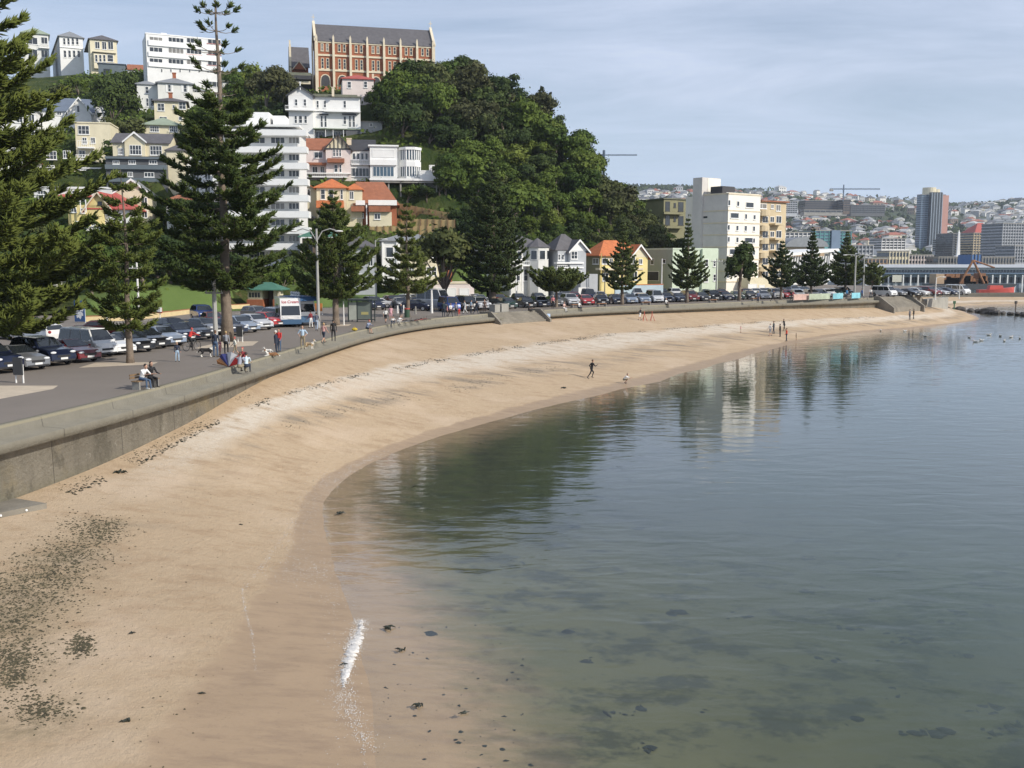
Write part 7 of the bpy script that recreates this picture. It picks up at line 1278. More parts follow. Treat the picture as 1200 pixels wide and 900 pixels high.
def person_mesh(key, P, sleeves, shorts):
    kk = (key, sleeves, shorts)
    if kk in _pm: return _pm[kk]
    J = joints(P); mb = MB(); segs = []
    def cap(a, b, ra, rb, mi, n=10):
        a, b = J[a] if isinstance(a, str) else a, J[b] if isinstance(b, str) else b; mb.tube([a, a.lerp(b, .5), b], [ra, (ra+rb)/2, rb], n); mb.ball(tuple(a), ra, 10, 8); mb.ball(tuple(b), rb, 10, 8); segs.append((a, b, mi))
    # 0 skin 1 top 2 bottom 3 shoe
    for n in 'LR':
        cap('hip'+n, 'knee'+n, .088, .060, 2); cap('knee'+n, 'ank'+n, .056, .040, 0 if shorts else 2); cap('heel'+n, 'toe'+n, .040, .034, 3); cap('ank'+n, 'heel'+n, .042, .040, 3)
        cap('sh'+n, 'elb'+n, .055, .043, 1); cap('elb'+n, 'wr'+n, .040, .028, 1 if sleeves else 0); cap('wr'+n, 'hand'+n, .027, .034, 0); cap('chest', 'sh'+n, .085, .060, 1)
    cap('pel', 'waist', .135, .125, 2); cap('waist', 'chest', .125, .135, 1); cap('chest', 'neck', .10, .055, 1); cap('neck', 'head', .052, .052, 0); h = J['head']+Vector((0, 0, .03)); mb.ball(tuple(h), (.092, .076, .112), 12, 10); segs.append((h, h+Vector((0, 0, .05)), 0)); f = J['hdir']
    mb.ball(tuple(h+f*.088+Vector((0, 0, -.012))), (.022, .016, .024), 8, 6); mb.ball(tuple(h+f*.06+Vector((0, 0, -.085))), (.035, .04, .03), 8, 6)
    for s in (-1, 1): mb.ball(tuple(h+Vector((-.005, s*.078, -.005))), (.022, .014, .034), 8, 6)
    me = mb.mesh('tmp', []) if False else None; tm = bpy.data.meshes.new('tmp'); tm.from_pydata(mb.v, [], mb.f); to = bpy.data.objects.new('tmp', tm); COL.objects.link(to); md = to.modifiers.new('r', 'REMESH'); md.mode = 'VOXEL'; md.voxel_size = .017; md.use_smooth_shade = True; sm = to.modifiers.new('s', 'SMOOTH'); sm.iterations = 3; sm.factor = .5
    dg = bpy.context.evaluated_depsgraph_get(); me = bpy.data.meshes.new_from_object(to.evaluated_get(dg)); bpy.data.objects.remove(to); me.name = 'person'
    for _ in range(5): me.materials.append(None)
    A = np.array([s[0] for s in segs]); Bv = np.array([s[1] for s in segs]); mi = np.array([s[2] for s in segs]); C = np.empty(len(me.polygons)*3, np.float32); me.polygons.foreach_get('center', C); C = C.reshape(-1, 3); d = Bv-A; tt = np.clip(((C[:, None]-A[None])*d[None]).sum(-1)/((d*d).sum(-1)[None]+1e-9), 0, 1); dist = np.linalg.norm(C[:, None]-(A[None]+tt[..., None]*d[None]), axis=-1); dist[:, [i for i, m in enumerate(mi) if m == 1]] -= .02; me.polygons.foreach_set('material_index', mi[dist.argmin(1)].astype(np.int32))
    # fingers and eyes join the same mesh
    bm = bmesh.new(); bm.from_mesh(me); ex = MB()
    for n in 'LR':
        hnd = J['hand'+n]; d2 = J['hd'+n]; sd = Vector((0, 0, 1)).cross(d2); sd = sd.normalized() if sd.length > .1 else Vector((1, 0, 0)); cu = d2.cross(sd)
        for k in range(4): b0 = hnd+sd*(k-1.5)*.017; L = (.060, .070, .066, .052)[k]; ex.tube([b0, b0+d2*L*.55+cu*.004, b0+d2*L+cu*.022], [.0085, .008, .006], 5)
        b0 = J['wr'+n]+d2*.03+sd*.028; ex.tube([b0, b0+d2*.03+sd*.022, b0+d2*.058+sd*.022+cu*.01], [.010, .009, .007], 5)
    nv = [bm.verts.new(v) for v in ex.v]
    for fc in ex.f:
        fa = bm.faces.new([nv[i] for i in fc]); fa.material_index = 0
    ey = MB(); [ey.ball(tuple(h+f*.082+Vector((0, s*.032, .012))), .011, 6, 5) for s in (-1, 1)]; nv = [bm.verts.new(v) for v in ey.v]
    for fc in ey.f: fa = bm.faces.new([nv[i] for i in fc]); fa.material_index = 4
    bm.to_mesh(me); bm.free(); hm = {}
    for ln in ('short', 'long', 'none'):
        m = MB(); m.smooth = True; m.ball(tuple(h+Vector((-.014, 0, .022))-f*.012), (.098, .086, .108), 12, 10); keep = [i for i, v in enumerate(m.v)]
        m.f = [q for q in m.f if not all((Vector(m.v[i])-h).dot(f) > .015 and m.v[i][2] < h.z+.055 for i in q) and not all(m.v[i][2] < h.z-.04 for i in q)]; m.mi = [0]*len(m.f); m.sm = [True]*len(m.f)
        if ln == 'long': m.ball(tuple(h-f*.065+Vector((0, 0, -.09))), (.055, .085, .16), 10, 8)
        hm[ln] = m.mesh('hair', HAIRS['dark'])
    _pm[kk] = (me, hm); return _pm[kk]
POSE = {'stand': {}, 'stand2': dict(hipL=6, hipR=-5, armL=12, elbL=30, armR=-6, lean=1), 'hips': dict(armL=-10, elbL=60, armR=-10, elbR=60, abd=34, **{'in': -1}), 'walk': dict(hipL=24, kneeL=8, hipR=-18, kneeR=22, armL=-22, armR=24, elbL=18, elbR=20, lean=4),
        'run': dict(hipL=42, kneeL=62, hipR=-26, kneeR=14, armL=-42, elbL=80, armR=34, elbR=85, lean=12), 'sit': dict(seat=.46, hipL=86, hipR=82, kneeL=84, kneeR=76, armL=34, armR=30, elbL=48, elbR=54, lean=10), 'sit_lean': dict(seat=.46, hipL=80, hipR=88, kneeL=70, kneeR=86, armL=44, armR=40, elbL=50, elbR=60, lean=26, head=16),
        'sit_ground': dict(seat=.06, hipL=108, hipR=100, kneeL=106, kneeR=98, armL=44, armR=40, elbL=30, elbR=34, lean=14, spread=.14), 'crouch': dict(hipL=100, hipR=96, kneeL=136, kneeR=132, armL=62, armR=58, elbL=24, elbR=20, lean=44, head=-6, spread=.16), 'cycle': dict(seat=.92, hipL=62, hipR=24, kneeL=86, kneeR=26, armL=58, armR=58, elbL=14, elbR=14, lean=32, head=-12), 'reach': dict(hipL=22, kneeL=14, hipR=-14, kneeR=8, armL=70, elbL=20, armR=-30, elbR=50, lean=14), 'throw': dict(hipL=26, kneeL=16, hipR=-12, kneeR=10, armR=-40, elbR=40, armL=60, elbL=20, lean=-6)}
def person(p, face, pose, top, bottom, label, hair='dark', hl='short', s=1.0, sleeves=False, shorts=False, shoe=None, group=None, z=None):
    me, hm = person_mesh(pose, POSE[pose], sleeves, shorts); o = link('person', me); o.location = p; o.rotation_euler = (0, 0, R(face)); o.scale = (s, s, s)
    for i, m in enumerate((SKIN, cloth(top), cloth(bottom), shoe or SHOE, HAIRS['dark'])): o.material_slots[i].link = 'OBJECT'; o.material_slots[i].material = m
    hc = link('hair', hm[hl], o); hc.material_slots[0].link = 'OBJECT'; hc.material_slots[0].material = HAIRS[hair]
    return tag(o, label, 'person', group)
def gp(px, py, dz=0): g = at_z(px, py, PZ+dz); return (g.x, g.y, PZ+dz+.006)
JEAN = (.06, .10, .17); BLKC = (.014, .014, .016); WHT = (.72, .72, .70); NAVY = (.02, .028, .05); GRY = (.24, .25, .28); LBL = (.38, .50, .62); REDC = (.50, .035, .03); PNK = (.62, .26, .28); TANC = (.42, .32, .22); DRED = (.22, .03, .035); KHK = (.25, .21, .14)
PG2 = 'people on the promenade'
b0 = at_z(171, 455, PZ); bx = Vector((math.cos(R(-20)), math.sin(R(-20)), 0)); by = Vector((-bx.y, bx.x, 0))
person(tuple(b0+bx*.02-by*.33+Vector((0, 0, .0))), -22, 'sit_lean', WHT, JEAN, 'person in white t-shirt and jeans sitting on the bench', shoe=cloth((.6, .6, .58)), group=PG2); person(tuple(b0+bx*.02+by*.36), -40, 'sit', BLKC, BLKC, 'person with long dark hair in black sitting on the bench', hl='long', sleeves=True, group=PG2)
for a in ((208, 424, -60, 'stand2', NAVY, LBL, 'child in navy top standing in front of the silver blue estate', 'fair', 'short', .72, True, False), (253, 418.5, 80, 'stand', NAVY, JEAN, 'man in navy jacket and jeans beside the black and white dog', 'brown', 'short', 1.04, True, False), (258, 416, 60, 'stand2', PNK, PNK, 'small child in pink between two adults by the tallest pine', 'fair', 'long', .62, False, True), (265.5, 416.5, 95, 'stand2', GRY, BLKC, 'person in grey patterned top and black trousers by the pine trunk', 'fair', 'short', .95, True, False),
          (276, 418, 200, 'walk', (.62, .62, .54), KHK, 'child in cream top with red cap near the seated men', 'red', 'short', .78, False, True), (324, 416.5, 190, 'stand', NAVY, NAVY, 'white haired person in long dark coat with small dogs', 'white', 'short', .98, True, False), (327.5, 412.5, -110, 'stand2', REDC, JEAN, 'person in red top behind the white haired person', 'brown', 'short', .95, True, False), (355, 409.5, -85, 'hips', LBL, KHK, 'man in light blue shirt facing the sea', 'brown', 'short', 1.0, False, False),
          (379.5, 402.5, 60, 'walk', (.46, .26, .24), NAVY, 'person in pinkish top and short skirt with dark shoulder bag', 'fair', 'short', .94, False, True), (391, 400, 95, 'stand', BLKC, BLKC, 'person all in black seen from behind left of the bus shelter', 'dark', 'short', 1.0, True, False), (371, 388, 90, 'walk', (.10, .11, .15), (.30, .36, .45), 'person in dark top and pale jeans walking to the food truck', 'dark', 'short', 1.0, True, False), (364.5, 384.5, 150, 'stand2', DRED, WHT, 'person in dark red top and white trousers at the food truck', 'dark', 'short', .95, True, False),
          (452, 378.5, 80, 'walk', WHT, BLKC, 'girl in white top and black skirt near the bus shelter', 'dark', 'long', .9, False, True), (458, 375.5, 85, 'stand', (.68, .38, .42), (.68, .38, .42), 'girl in pale pink dress near the bus shelter', 'brown', 'long', .92, False, True), (470, 373.5, -90, 'walk', NAVY, NAVY, 'person in navy dress in front of the litter bin', 'white', 'short', .95, True, True), (520, 371.5, 70, 'stand', (.03, .05, .06), (.02, .03, .05), 'tall man in dark clothes right of the white post', 'dark', 'short', 1.04, True, False),
          (524, 371, 20, 'stand2', PNK, BLKC, 'child in pink top between adults by the white post', 'brown', 'short', .7, False, False), (528, 371.5, -60, 'walk', WHT, BLKC, 'person in white top and black trousers near the white post', 'dark', 'long', .92, False, False), (534.5, 371, -90, 'stand', GRY, NAVY, 'person in grey top with a child in red', 'fair', 'short', .95, True, False), (538, 371, -70, 'stand2', REDC, REDC, 'small child in red beside the person in grey', 'brown', 'short', .6, False, True), (545, 368, 200, 'walk', WHT, WHT, 'person all in white walking along the wall', 'brown', 'short', .95, False, False),
          (552, 367.5, 20, 'stand', LBL, NAVY, 'person in pale blue top near the cyclists by the wall', 'dark', 'short', .95, False, False), (558, 368.5, 10, 'walk', NAVY, NAVY, 'person in navy left of the brown jacketed person', 'dark', 'short', .95, True, False), (568, 367.5, -100, 'stand', (.12, .07, .05), (.05, .04, .04), 'person in brown jacket just left of the large dark pine', 'brown', 'short', .98, True, False), (648, 361.5, -80, 'stand', (.55, .20, .20), BLKC, 'person in red and white top in front of the stunted pine', 'white', 'short', 1.0, False, False),
          (888, 354.5, -70, 'stand', (.10, .13, .22), NAVY, 'person in dark blue on the wall below the white flats', 'dark', 'short', 1.0, True, False), (906, 353.5, -40, 'walk', NAVY, BLKC, 'person in navy left of the dark pine by the beige flats', 'dark', 'short', 1.0, True, False), (927, 353, 200, 'walk', BLKC, BLKC, 'person in black walking left of the banner fence', 'dark', 'short', 1.0, True, False), (992, 350.5, -60, 'stand', (.05, .20, .40), NAVY, 'person in bright blue beside the turquoise banner', 'dark', 'short', 1.0, True, False), (1010, 350, 170, 'walk', (.04, .10, .30), NAVY, 'person in blue right of the two lamp posts', 'dark', 'short', 1.0, True, False), (1020, 349.5, -90, 'stand', WHT, NAVY, 'person in white top at the head of the second steps', 'dark', 'short', 1.0, False, False)):
    px, py, fc, ps, tp, bt, lab, hr, hl, s, sl, sh = a; person(gp(px, py), fc, ps, tp, bt, lab, hr, hl, s, sl, sh, group=PG2)
# sitters: two on the ground by the kite, one on the sea wall, two crouching children, a few on the far wall
person(gp(280.5, 432), 70, 'sit_ground', (.30, .31, .37), KHK, 'man in grey shirt sitting on the ground beside the kite', 'brown', group=PG2); person(gp(288.5, 431.5), 95, 'sit_ground', (.52, .62, .70), NAVY, 'man in pale blue shirt sitting on the ground by the wall', 'dark', group=PG2); person(gp(285.5, 424), -100, 'sit_ground', DRED, BLKC, 'person in dark red top sitting facing the two men', 'red', sleeves=True, group=PG2)
def wall_pt(px, s, dz):
    j = int(np.argmin(np.abs([600+p[0]/(p[1]*_cp-(PZ-CH)*_sp)*F-px for p in CW[2*NS:15*NS]])))+2*NS; p = CW[j]+NW[j]*s; return (p[0], p[1], PZ+dz), math.degrees(math.atan2(NW[j][1], NW[j][0]))
p, a = wall_pt(425, .30, -.40); person(p, a-20, 'sit_lean', (.25, .29, .40), NAVY, 'person in blue grey shirt and shorts sitting on the sea wall facing the beach', 'red', sleeves=True, shorts=True, group=PG2); p2, a = wall_pt(415, .1, .08); m = MB(); m.ball((0, 0, .14), (.28, .18, .15), 10, 7); m.tube([(-.12, 0, .24), (0, 0, .40), (.12, 0, .24)], .02, 5); o = m.build('bag', mat('yellow_cloth', (.55, .40, .03), .8)); o.location = p2; tag(o, 'yellow bag on the sea wall beside the seated person', 'bag')
person(gp(459.5, 381.5), -60, 'crouch', WHT, JEAN, 'child in white top crouching, left of two by the wall', 'dark', s=.82, group=PG2); person(gp(466, 381), -30, 'crouch', (.74, .74, .74), WHT, 'child all in white crouching next to the fallen bicycles', 'brown', s=.85, group=PG2)
for px, s, tp, bt, lab, hr in ((623, -.1, BLKC, BLKC, 'person in black sitting on the wall right of the first steps', 'dark'), (660, -.1, (.62, .42, .36), WHT, 'person in peach top sitting on the wall by the stunted pine', 'brown'), (678, .1, WHT, NAVY, 'person in white top sitting on the wall left of the red hatchback', 'dark'), (779, -.1, WHT, BLKC, 'person in white sitting on the wall between the tiered and conical pines', 'fair')):
    p, a = wall_pt(px, s+.2, -.38); person(p, a, 'sit', tp, bt, lab, hr, group=PG2)
# on the sand
BG_ = 'people on the beach'
def sp(px, py): q = on_beach(px, py); return (q.x, q.y, q.z-.01)
for px, py, fc, ps, tp, bt, lab, hr, s, sl, sh in ((693, 443.5, 25, 'run', BLKC, BLKC, 'jogger in black running along the wet sand', 'brown', 1.0, True, False), (731, 449.5, -20, 'crouch', WHT, KHK, 'child in white top crouching at the waterline', 'brown', .8, False, True), (750, 375.5, 200, 'throw', BLKC, WHT, 'person in black top and white shorts beside the red stands', 'dark', 1.0, True, True), (902.5, 394, 210, 'walk', WHT, GRY, 'person in white top in the group on the beach', 'dark', 1.0, False, True), (906.5, 391, 160, 'stand2', (.03, .04, .05), NAVY, 'person in dark top behind the person in white on the beach', 'brown', 1.0, True, False), (914, 394.5, 180, 'stand', BLKC, BLKC, 'person all in black standing in the beach group', 'dark', 1.0, True, False), (919, 388, 200, 'reach', BLKC, BLKC, 'person in black bending at the back of the beach group', 'dark', 1.0, True, False), (921.5, 400, 175, 'stand2', (.50, .06, .03), NAVY, 'person in red top nearest the water in the beach group', 'dark', 1.0, True, False), (933, 398.5, 180, 'stand', KHK, KHK, 'small child at the water edge right of the person in red', 'dark', .55, False, True), (1066, 374.5, 190, 'stand', GRY, NAVY, 'person in grey, left of the far pair on the beach', 'dark', 1.0, True, False), (1070.5, 374, 170, 'stand2', BLKC, BLKC, 'person in black, right of the far pair on the beach', 'dark', 1.0, True, False), (1094, 349.5, -90, 'stand', NAVY, NAVY, 'person in navy far off on the second beach', 'dark', 1.0, True, False), (1102, 349.5, -90, 'walk', (.35, .12, .10), TANC, 'person in rust top far off on the second beach', 'dark', 1.0, True, False), (868, 390, 180, 'stand2', PNK, TANC, 'small child in pink alone on the sand below the white flats', 'fair', .55, False, True)):
    person(sp(px, py), fc, ps, tp, bt, lab, hr, 'short', s, sl, sh, group=BG_)
for px, lab in ((755, 'red stand nearest the person in black on the upper beach'), (764, 'red stand farther right on the upper beach')):
    q = on_beach(px, 376); m = MB()
    for k in range(3): a = k*2.094; m.tube([(0, 0, 1.0), (.42*math.cos(a), .42*math.sin(a), -.05)], .035, 6)
    m.tube([(0, 0, .9), (0, 0, 1.35)], .05, 6); o = m.build('tripod_stand', mat('red_stand', (.45, .10, .07), .6)); o.location = q; tag(o, lab, 'stand', 'red stands on the sand')
# dogs
def dog_mesh(c1, c2, lying=False, name='dog'):
    mb = MB(); segs = []
    def cap(a, b, ra, rb, mi): a, b = Vector(a), Vector(b); mb.tube([a, b], [ra, rb], 8); mb.ball(tuple(a), ra, 8, 6); mb.ball(tuple(b), rb, 8, 6); segs.append((a, b, mi))
    h = .40 if not lying else .14
    cap((-.27, 0, h), (0, 0, h-.01), .105, .10, 0); cap((0, 0, h-.01), (.22, 0, h), .10, .125, 0); cap((.24, 0, h+.03), (.36, 0, h+.20), .085, .065, 1); cap((.38, 0, h+.24), (.42, 0, h+.23), .07, .065, 0); cap((.45, 0, h+.21), (.54, 0, h+.18), .042, .03, 1); cap((-.34, 0, h+.02), (-.46, 0, h-.12), .035, .045, 0); cap((-.46, 0, h-.12), (-.55, 0, h-.13), .04, .02, 1)
    for s in (-1, 1):
        if lying: cap((.24, s*.08, .08), (.42, s*.09, .04), .045, .032, 1); cap((-.24, s*.13, .10), (-.08, s*.17, .05), .07, .035, 0)
        else: cap((.20, s*.075, h-.05), (.19, s*.08, .20), .055, .036, 0); cap((.19, s*.08, .20), (.21, s*.08, .03), .034, .03, 1); cap((.21, s*.08, .03), (.25, s*.08, .025), .03, .025, 1); cap((-.26, s*.08, h-.04), (-.20, s*.09, .24), .075, .046, 0); cap((-.20, s*.09, .24), (-.31, s*.09, .15), .04, .03, 0); cap((-.31, s*.09, .15), (-.29, s*.09, .03), .03, .028, 1); cap((-.29, s*.09, .03), (-.25, s*.09, .025), .03, .025, 1)
        cap((.375, s*.05, h+.29), (.36, s*.065, h+.35), .028, .012, 0)
    tm = bpy.data.meshes.new('tmp'); tm.from_pydata(mb.v, [], mb.f); to = bpy.data.objects.new('tmp', tm); COL.objects.link(to); md = to.modifiers.new('r', 'REMESH'); md.mode = 'VOXEL'; md.voxel_size = .014; md.use_smooth_shade = True; sm = to.modifiers.new('s', 'SMOOTH'); sm.iterations = 3
    me = bpy.data.meshes.new_from_object(to.evaluated_get(bpy.context.evaluated_depsgraph_get())); bpy.data.objects.remove(to); me.materials.append(c1); me.materials.append(c2); A = np.array([s[0] for s in segs]); Bv = np.array([s[1] for s in segs]); mi = np.array([s[2] for s in segs]); C = np.empty(len(me.polygons)*3, np.float32); me.polygons.foreach_get('center', C); C = C.reshape(-1, 3); d = Bv-A; tt = np.clip(((C[:, None]-A[None])*d[None]).sum(-1)/((d*d).sum(-1)[None]+1e-9), 0, 1); me.polygons.foreach_set('material_index', mi[np.linalg.norm(C[:, None]-(A[None]+tt[..., None]*d[None]), axis=-1).argmin(1)].astype(np.int32)); return me
F_BLK = mat('black_fur', (.015, .014, .014), .9, .2, 12); F_WHT = mat('white_fur', (.62, .60, .55), .9, .1, 12); F_BRN = mat('brown_fur', (.22, .11, .05), .9, .2, 12); F_TAN = mat('tan_fur', (.48, .36, .22), .9, .2, 12)
for (px, py), mes, ang, s, lab in (((242.5, 418.5), dog_mesh(F_BLK, F_WHT), 10, 1.25, 'black and white dog standing beside the man in navy'), ((318, 417.5), dog_mesh(F_BRN, F_WHT, True), 200, 1.1, 'brown dog lying at the feet of the white haired person'), ((314, 415), dog_mesh(F_WHT, F_WHT), 190, .7, 'small white dog beside the lying brown dog'), ((363, 409), dog_mesh(F_TAN, F_WHT), -20, 1.0, 'tan dog in front of the man in light blue shirt')):
    o = link('dog', mes); o.location = gp(px, py); o.rotation_euler = (0, 0, R(ang)); o.scale = (s, s, s); tag(o, lab, 'dog')
# bicycles
def bicycle(loc, rot, label, m, fallen=False):
    o = empty('bicycle', loc, 0, label, 'bicycle'); o.rotation_euler = rot
    for x in (-.52, .52):
        t_ = MB(); pts_ = [(x+.33*math.cos(a), 0, .34+.33*math.sin(a)) for a in np.linspace(0, 2*math.pi, 21)]; t_.tube(pts_, .02, 5, cap=False); w = t_.build('wheel', M_TYRE, o); sp_ = MB(); [sp_.tube([(x, 0, .34), (x+.32*math.cos(a), 0, .34+.32*math.sin(a))], .004, 3, cap=False) for a in np.linspace(0, 5.76, 12)]; sp_.build('spokes', M_RIM, w)
    f = MB(); B_, S_, H_, Rr_, Fr_ = (-.06, 0, .30), (-.20, 0, .78), (.36, 0, .80), (-.52, 0, .34), (.52, 0, .34)
    for a, b in ((B_, S_), (S_, H_), (B_, H_), (B_, Rr_), (S_, Rr_), (H_, Fr_)): f.tube([a, b], .018, 6)
    f.build('frame', m, o); h = MB(); h.tube([(.36, 0, .80), (.34, 0, .98)], .015, 6); h.tube([(.36, -.27, .98), (.34, 0, 1.0), (.36, .27, .98)], .015, 6); h.build('handlebar', M_BLK, o); s_ = MB(); s_.ball((-.22, 0, .92), (.13, .06, .03), 8, 5); s_.tube([(-.20, 0, .78), (-.22, 0, .90)], .014, 5); s_.build('saddle', M_BLK, o); p_ = MB(); p_.tube([(-.06, -.1, .30), (-.06, .1, .30)], .02, 6); p_.tube([(-.06, .1, .30), (.03, .1, .18)], .012, 5); p_.tube([(-.06, -.1, .30), (-.15, -.1, .42)], .012, 5); p_.build('pedals', M_BLK, o); return o
M_BRED = mat('red_bicycle_frame', (.40, .05, .04), .4); M_BDRK = mat('dark_bicycle_frame', (.03, .04, .05), .4); M_BSIL = mat('silver_bicycle_frame', (.45, .46, .48), .3, metal=.5)
g = gp(225, 411); bicycle(g, (0, 0, R(60)), 'dark bicycle ridden by the person in red', M_BDRK); person((g[0]-.22*math.cos(R(60)), g[1]-.22*math.sin(R(60)), g[2]-.08), 60, 'cycle', REDC, BLKC, 'cyclist in bright red jacket riding away beside the parked cars', 'red', sleeves=True, group=PG2)
for px, py, rz, m, lab in ((474, 379, 20, M_BSIL, 'silver bicycle lying by the wall next to the crouching children'), (482, 378, -15, M_BDRK, 'dark bicycle lying in the middle of the fallen bicycles'), (489, 377, 30, M_BRED, 'red bicycle lying beside the dark one'), (496, 376, 5, M_BRED, 'red bicycle at the right end of the fallen bicycles')): g = gp(px, py); bicycle((g[0], g[1], PZ+.12), (R(78), 0, R(rz)), lab, m)
# stunt kite on the ground
g = gp(268, 431); o = empty('kite', g, R(-10), 'red, white, blue and orange stunt kite propped on the ground', 'kite'); KC = [('red', (.55, .03, .03)), ('white', (.72, .72, .74)), ('blue', (.05, .06, .22)), ('orange', (.50, .22, .08))]
for k, (nm, c) in enumerate(KC):
    a0, a1 = R(20+38*k), R(20+38*(k+1)); m = MB(); r = (1.05, .95, .9, 1.15)[(k+2) % 4]; q = [(0, 0, .05), (math.cos(a0)*r, .15*k-.2, .08+math.sin(a0)*.75*r), (math.cos((a0+a1)/2)*r*1.05, .15*k-.26, .08+math.sin((a0+a1)/2)*.8*r), (math.cos(a1)*r, .15*k-.05, .08+math.sin(a1)*.75*r)]; m.add(q+[(x, y+.02, z) for x, y, z in q], [(0, 1, 2, 3), (7, 6, 5, 4)]); m.build('sail_panel', mat('kite_'+nm, c, .6), o)
m = MB(); [m.tube([(0, -.03, .05), (math.cos(R(a))*1.05, -.1, .08+math.sin(R(a))*.8)], .012, 5) for a in (20, 96, 172)]; m.build('spar', M_BLK, o)
# gulls on the water
gm = MB(); gm.smooth = True; gm.ball((0, 0, .06), (.20, .09, .085), 10, 7); gm.ball((.17, 0, .17), (.06, .045, .05), 8, 6); gm.tube([(.12, 0, .08), (.17, 0, .17)], [.05, .04], 8); gm.tube([(-.16, 0, .09), (-.30, 0, .12)], [.06, .02], 6); gm.cm = 1; gm.tube([(.22, 0, .165), (.29, 0, .155)], [.016, .005], 6); gm.cm = 2; gm.ball((-.05, .075, .085), (.17, .02, .05), 8, 5); gm.ball((-.05, -.075, .085), (.17, .02, .05), 8, 5); GM = gm.mesh('gull', [F_WHT, mat('orange_bill', (.5, .15, .04), .5), mat('gull_grey_wing', (.35, .37, .40), .8)])
for n, (px, py) in enumerate(((1084, 394.5), (1136, 396), (1150, 399.5), (1172, 394.2), (1177, 400), (1185, 395.5), (1195, 397), (1060, 388.5), (1032, 388), (1009, 387), (1159, 393), (1143, 401))):
    o = link('gull', GM); g = at_z(px, py, 0); o.location = (g.x, g.y, .0); o.rotation_euler = (0, 0, random.uniform(0, 6.28)); o.scale = (1.5, 1.5, 1.5); tag(o, 'white gull floating on the calm water near the rock groyne', 'gull', 'gulls floating on the water')
# ------------------------------------------------------------------ seaweed, pebbles, foam
M_WEED = mat('dry_seaweed', (.075, .065, .035), .9, .5, 3); M_WEED2 = mat('wet_seaweed', (.022, .026, .016), .5, .4, 3); M_FOAM = mat('foam', (.62, .60, .57), .8, .2, 9); M_PEB = mat('pale_shell', (.60, .55, .46), .8, .2, 4)
rs = np.random.RandomState(17)
def scatter(name, pts, smin, smax, flat, m, label, cat, n=6, lift=.0, kind='stuff', smooth=False):
    V = []; Fc = []; tmpl = [(math.cos(2*math.pi*k/n), math.sin(2*math.pi*k/n)) for k in range(n)]
    for (x, y, z) in pts:
        s = smin+(smax-smin)*rs.rand()**2.2*1.6; a = rs.uniform(.12, 1); th = rs.uniform(0, 6.28); c, d = math.cos(th), math.sin(th); b = len(V)
        for (u, v) in tmpl: j = rs.uniform(.55, 1.15); u2, v2 = u*s*j, v*s*a*j; V.append((x+u2*c-v2*d, y+u2*d+v2*c, z+lift))
        V.append((x, y, z+lift+s*flat*rs.uniform(.5, 1.3))); Fc += [(b+k, b+(k+1) % n, b+n) for k in range(n)]
    o = link(name, np_mesh(name, V, Fc, m, smooth)); tag(o, label, cat, kind=kind); return o
def bpts(fn, count):
    out = []
    while len(out) < count:
        r = fn()
        if r is None: continue
        out.append((r[0], r[1], beach_z(r[0], r[1])))
    return out
def pixcloud(polys):
    def f():
        (cx_, cy2, rx, ry) = polys[rs.randint(len(polys))]; px = cx_+rs.normal()*rx; py = cy2+rs.normal()*ry; q = on_beach(px, py); return (q.x, q.y) if q.z > .02 else None
    return f
W1 = [(30, 690, 28, 16), (20, 715, 24, 20), (70, 660, 26, 14), (55, 680, 30, 12), (10, 745, 16, 20), (25, 770, 22, 8), (45, 830, 22, 10), (90, 645, 22, 9), (120, 625, 14, 6), (35, 700, 45, 30), (15, 790, 14, 10), (95, 755, 8, 7), (110, 615, 22, 6)]
scatter('seaweed', bpts(pixcloud(W1), 9000), .008, .05, .5, M_WEED, 'dry brown seaweed scattered over the near sand', 'seaweed', 5, .004)
W2 = [(75, 740, 60, 60), (150, 760, 70, 40), (200, 700, 90, 60), (160, 850, 60, 30), (250, 640, 60, 50), (120, 590, 60, 14), (330, 560, 40, 30), (240, 570, 60, 30)]
scatter('seaweed', bpts(pixcloud(W2), 420), .01, .035, .5, M_WEED, 'stray flecks of seaweed across the open sand', 'seaweed', 5, .003)
def driftline(off, spread, y0, y1, dens):
    def f():
        y = rs.uniform(y0, y1); j = rs.randint(2*NS, 14*NS); v = off(CW[j][1])+rs.normal()*spread
        if not (y0 < CW[j][1] < y1) or rs.rand() > dens(CW[j][1]) or math.sin(j*.9)+math.sin(j*.37) < -.6: return None
        a = rs.rand(); p0 = CW[j]*(1-a)+CW[j+1]*a; p1 = CS[j]*(1-a)+CS[j+1]*a; n_ = NW[j]*.75; p = (p0+n_)*(1-v)+p1*v; return (p[0], p[1])
    return f
cen = lambda y: np.interp(y, [40, 55, 70, 90, 110, 160], [.10, .12, .24, .36, .40, .42])
scatter('seaweed', bpts(driftline(cen, .012, 40, 172, lambda y: 1), 2600), .03, .10, .35, M_WEED2, 'thin dark line of seaweed along the upper beach', 'seaweed', 5, .004)
scatter('seaweed', bpts(driftline(lambda y: cen(y)+.30, .03, 55, 110, lambda y: 1), 700), .02, .08, .3, M_WEED, 'grey drift of weed along the lower beach', 'seaweed', 5, .003)
scatter('seaweed', bpts(driftline(lambda y: .06, .02, 40, 62, lambda y: 1), 500), .02, .06, .4, M_WEED, 'weed and debris at the foot of the sea wall', 'seaweed', 5, .004)
scatter('shell', bpts(driftline(lambda y: cen(y)+.10, .05, 45, 170, lambda y: 1), 1800), .02, .05, .5, M_PEB, 'pale shells and pebbles along the beach', 'shells', 5, .004)
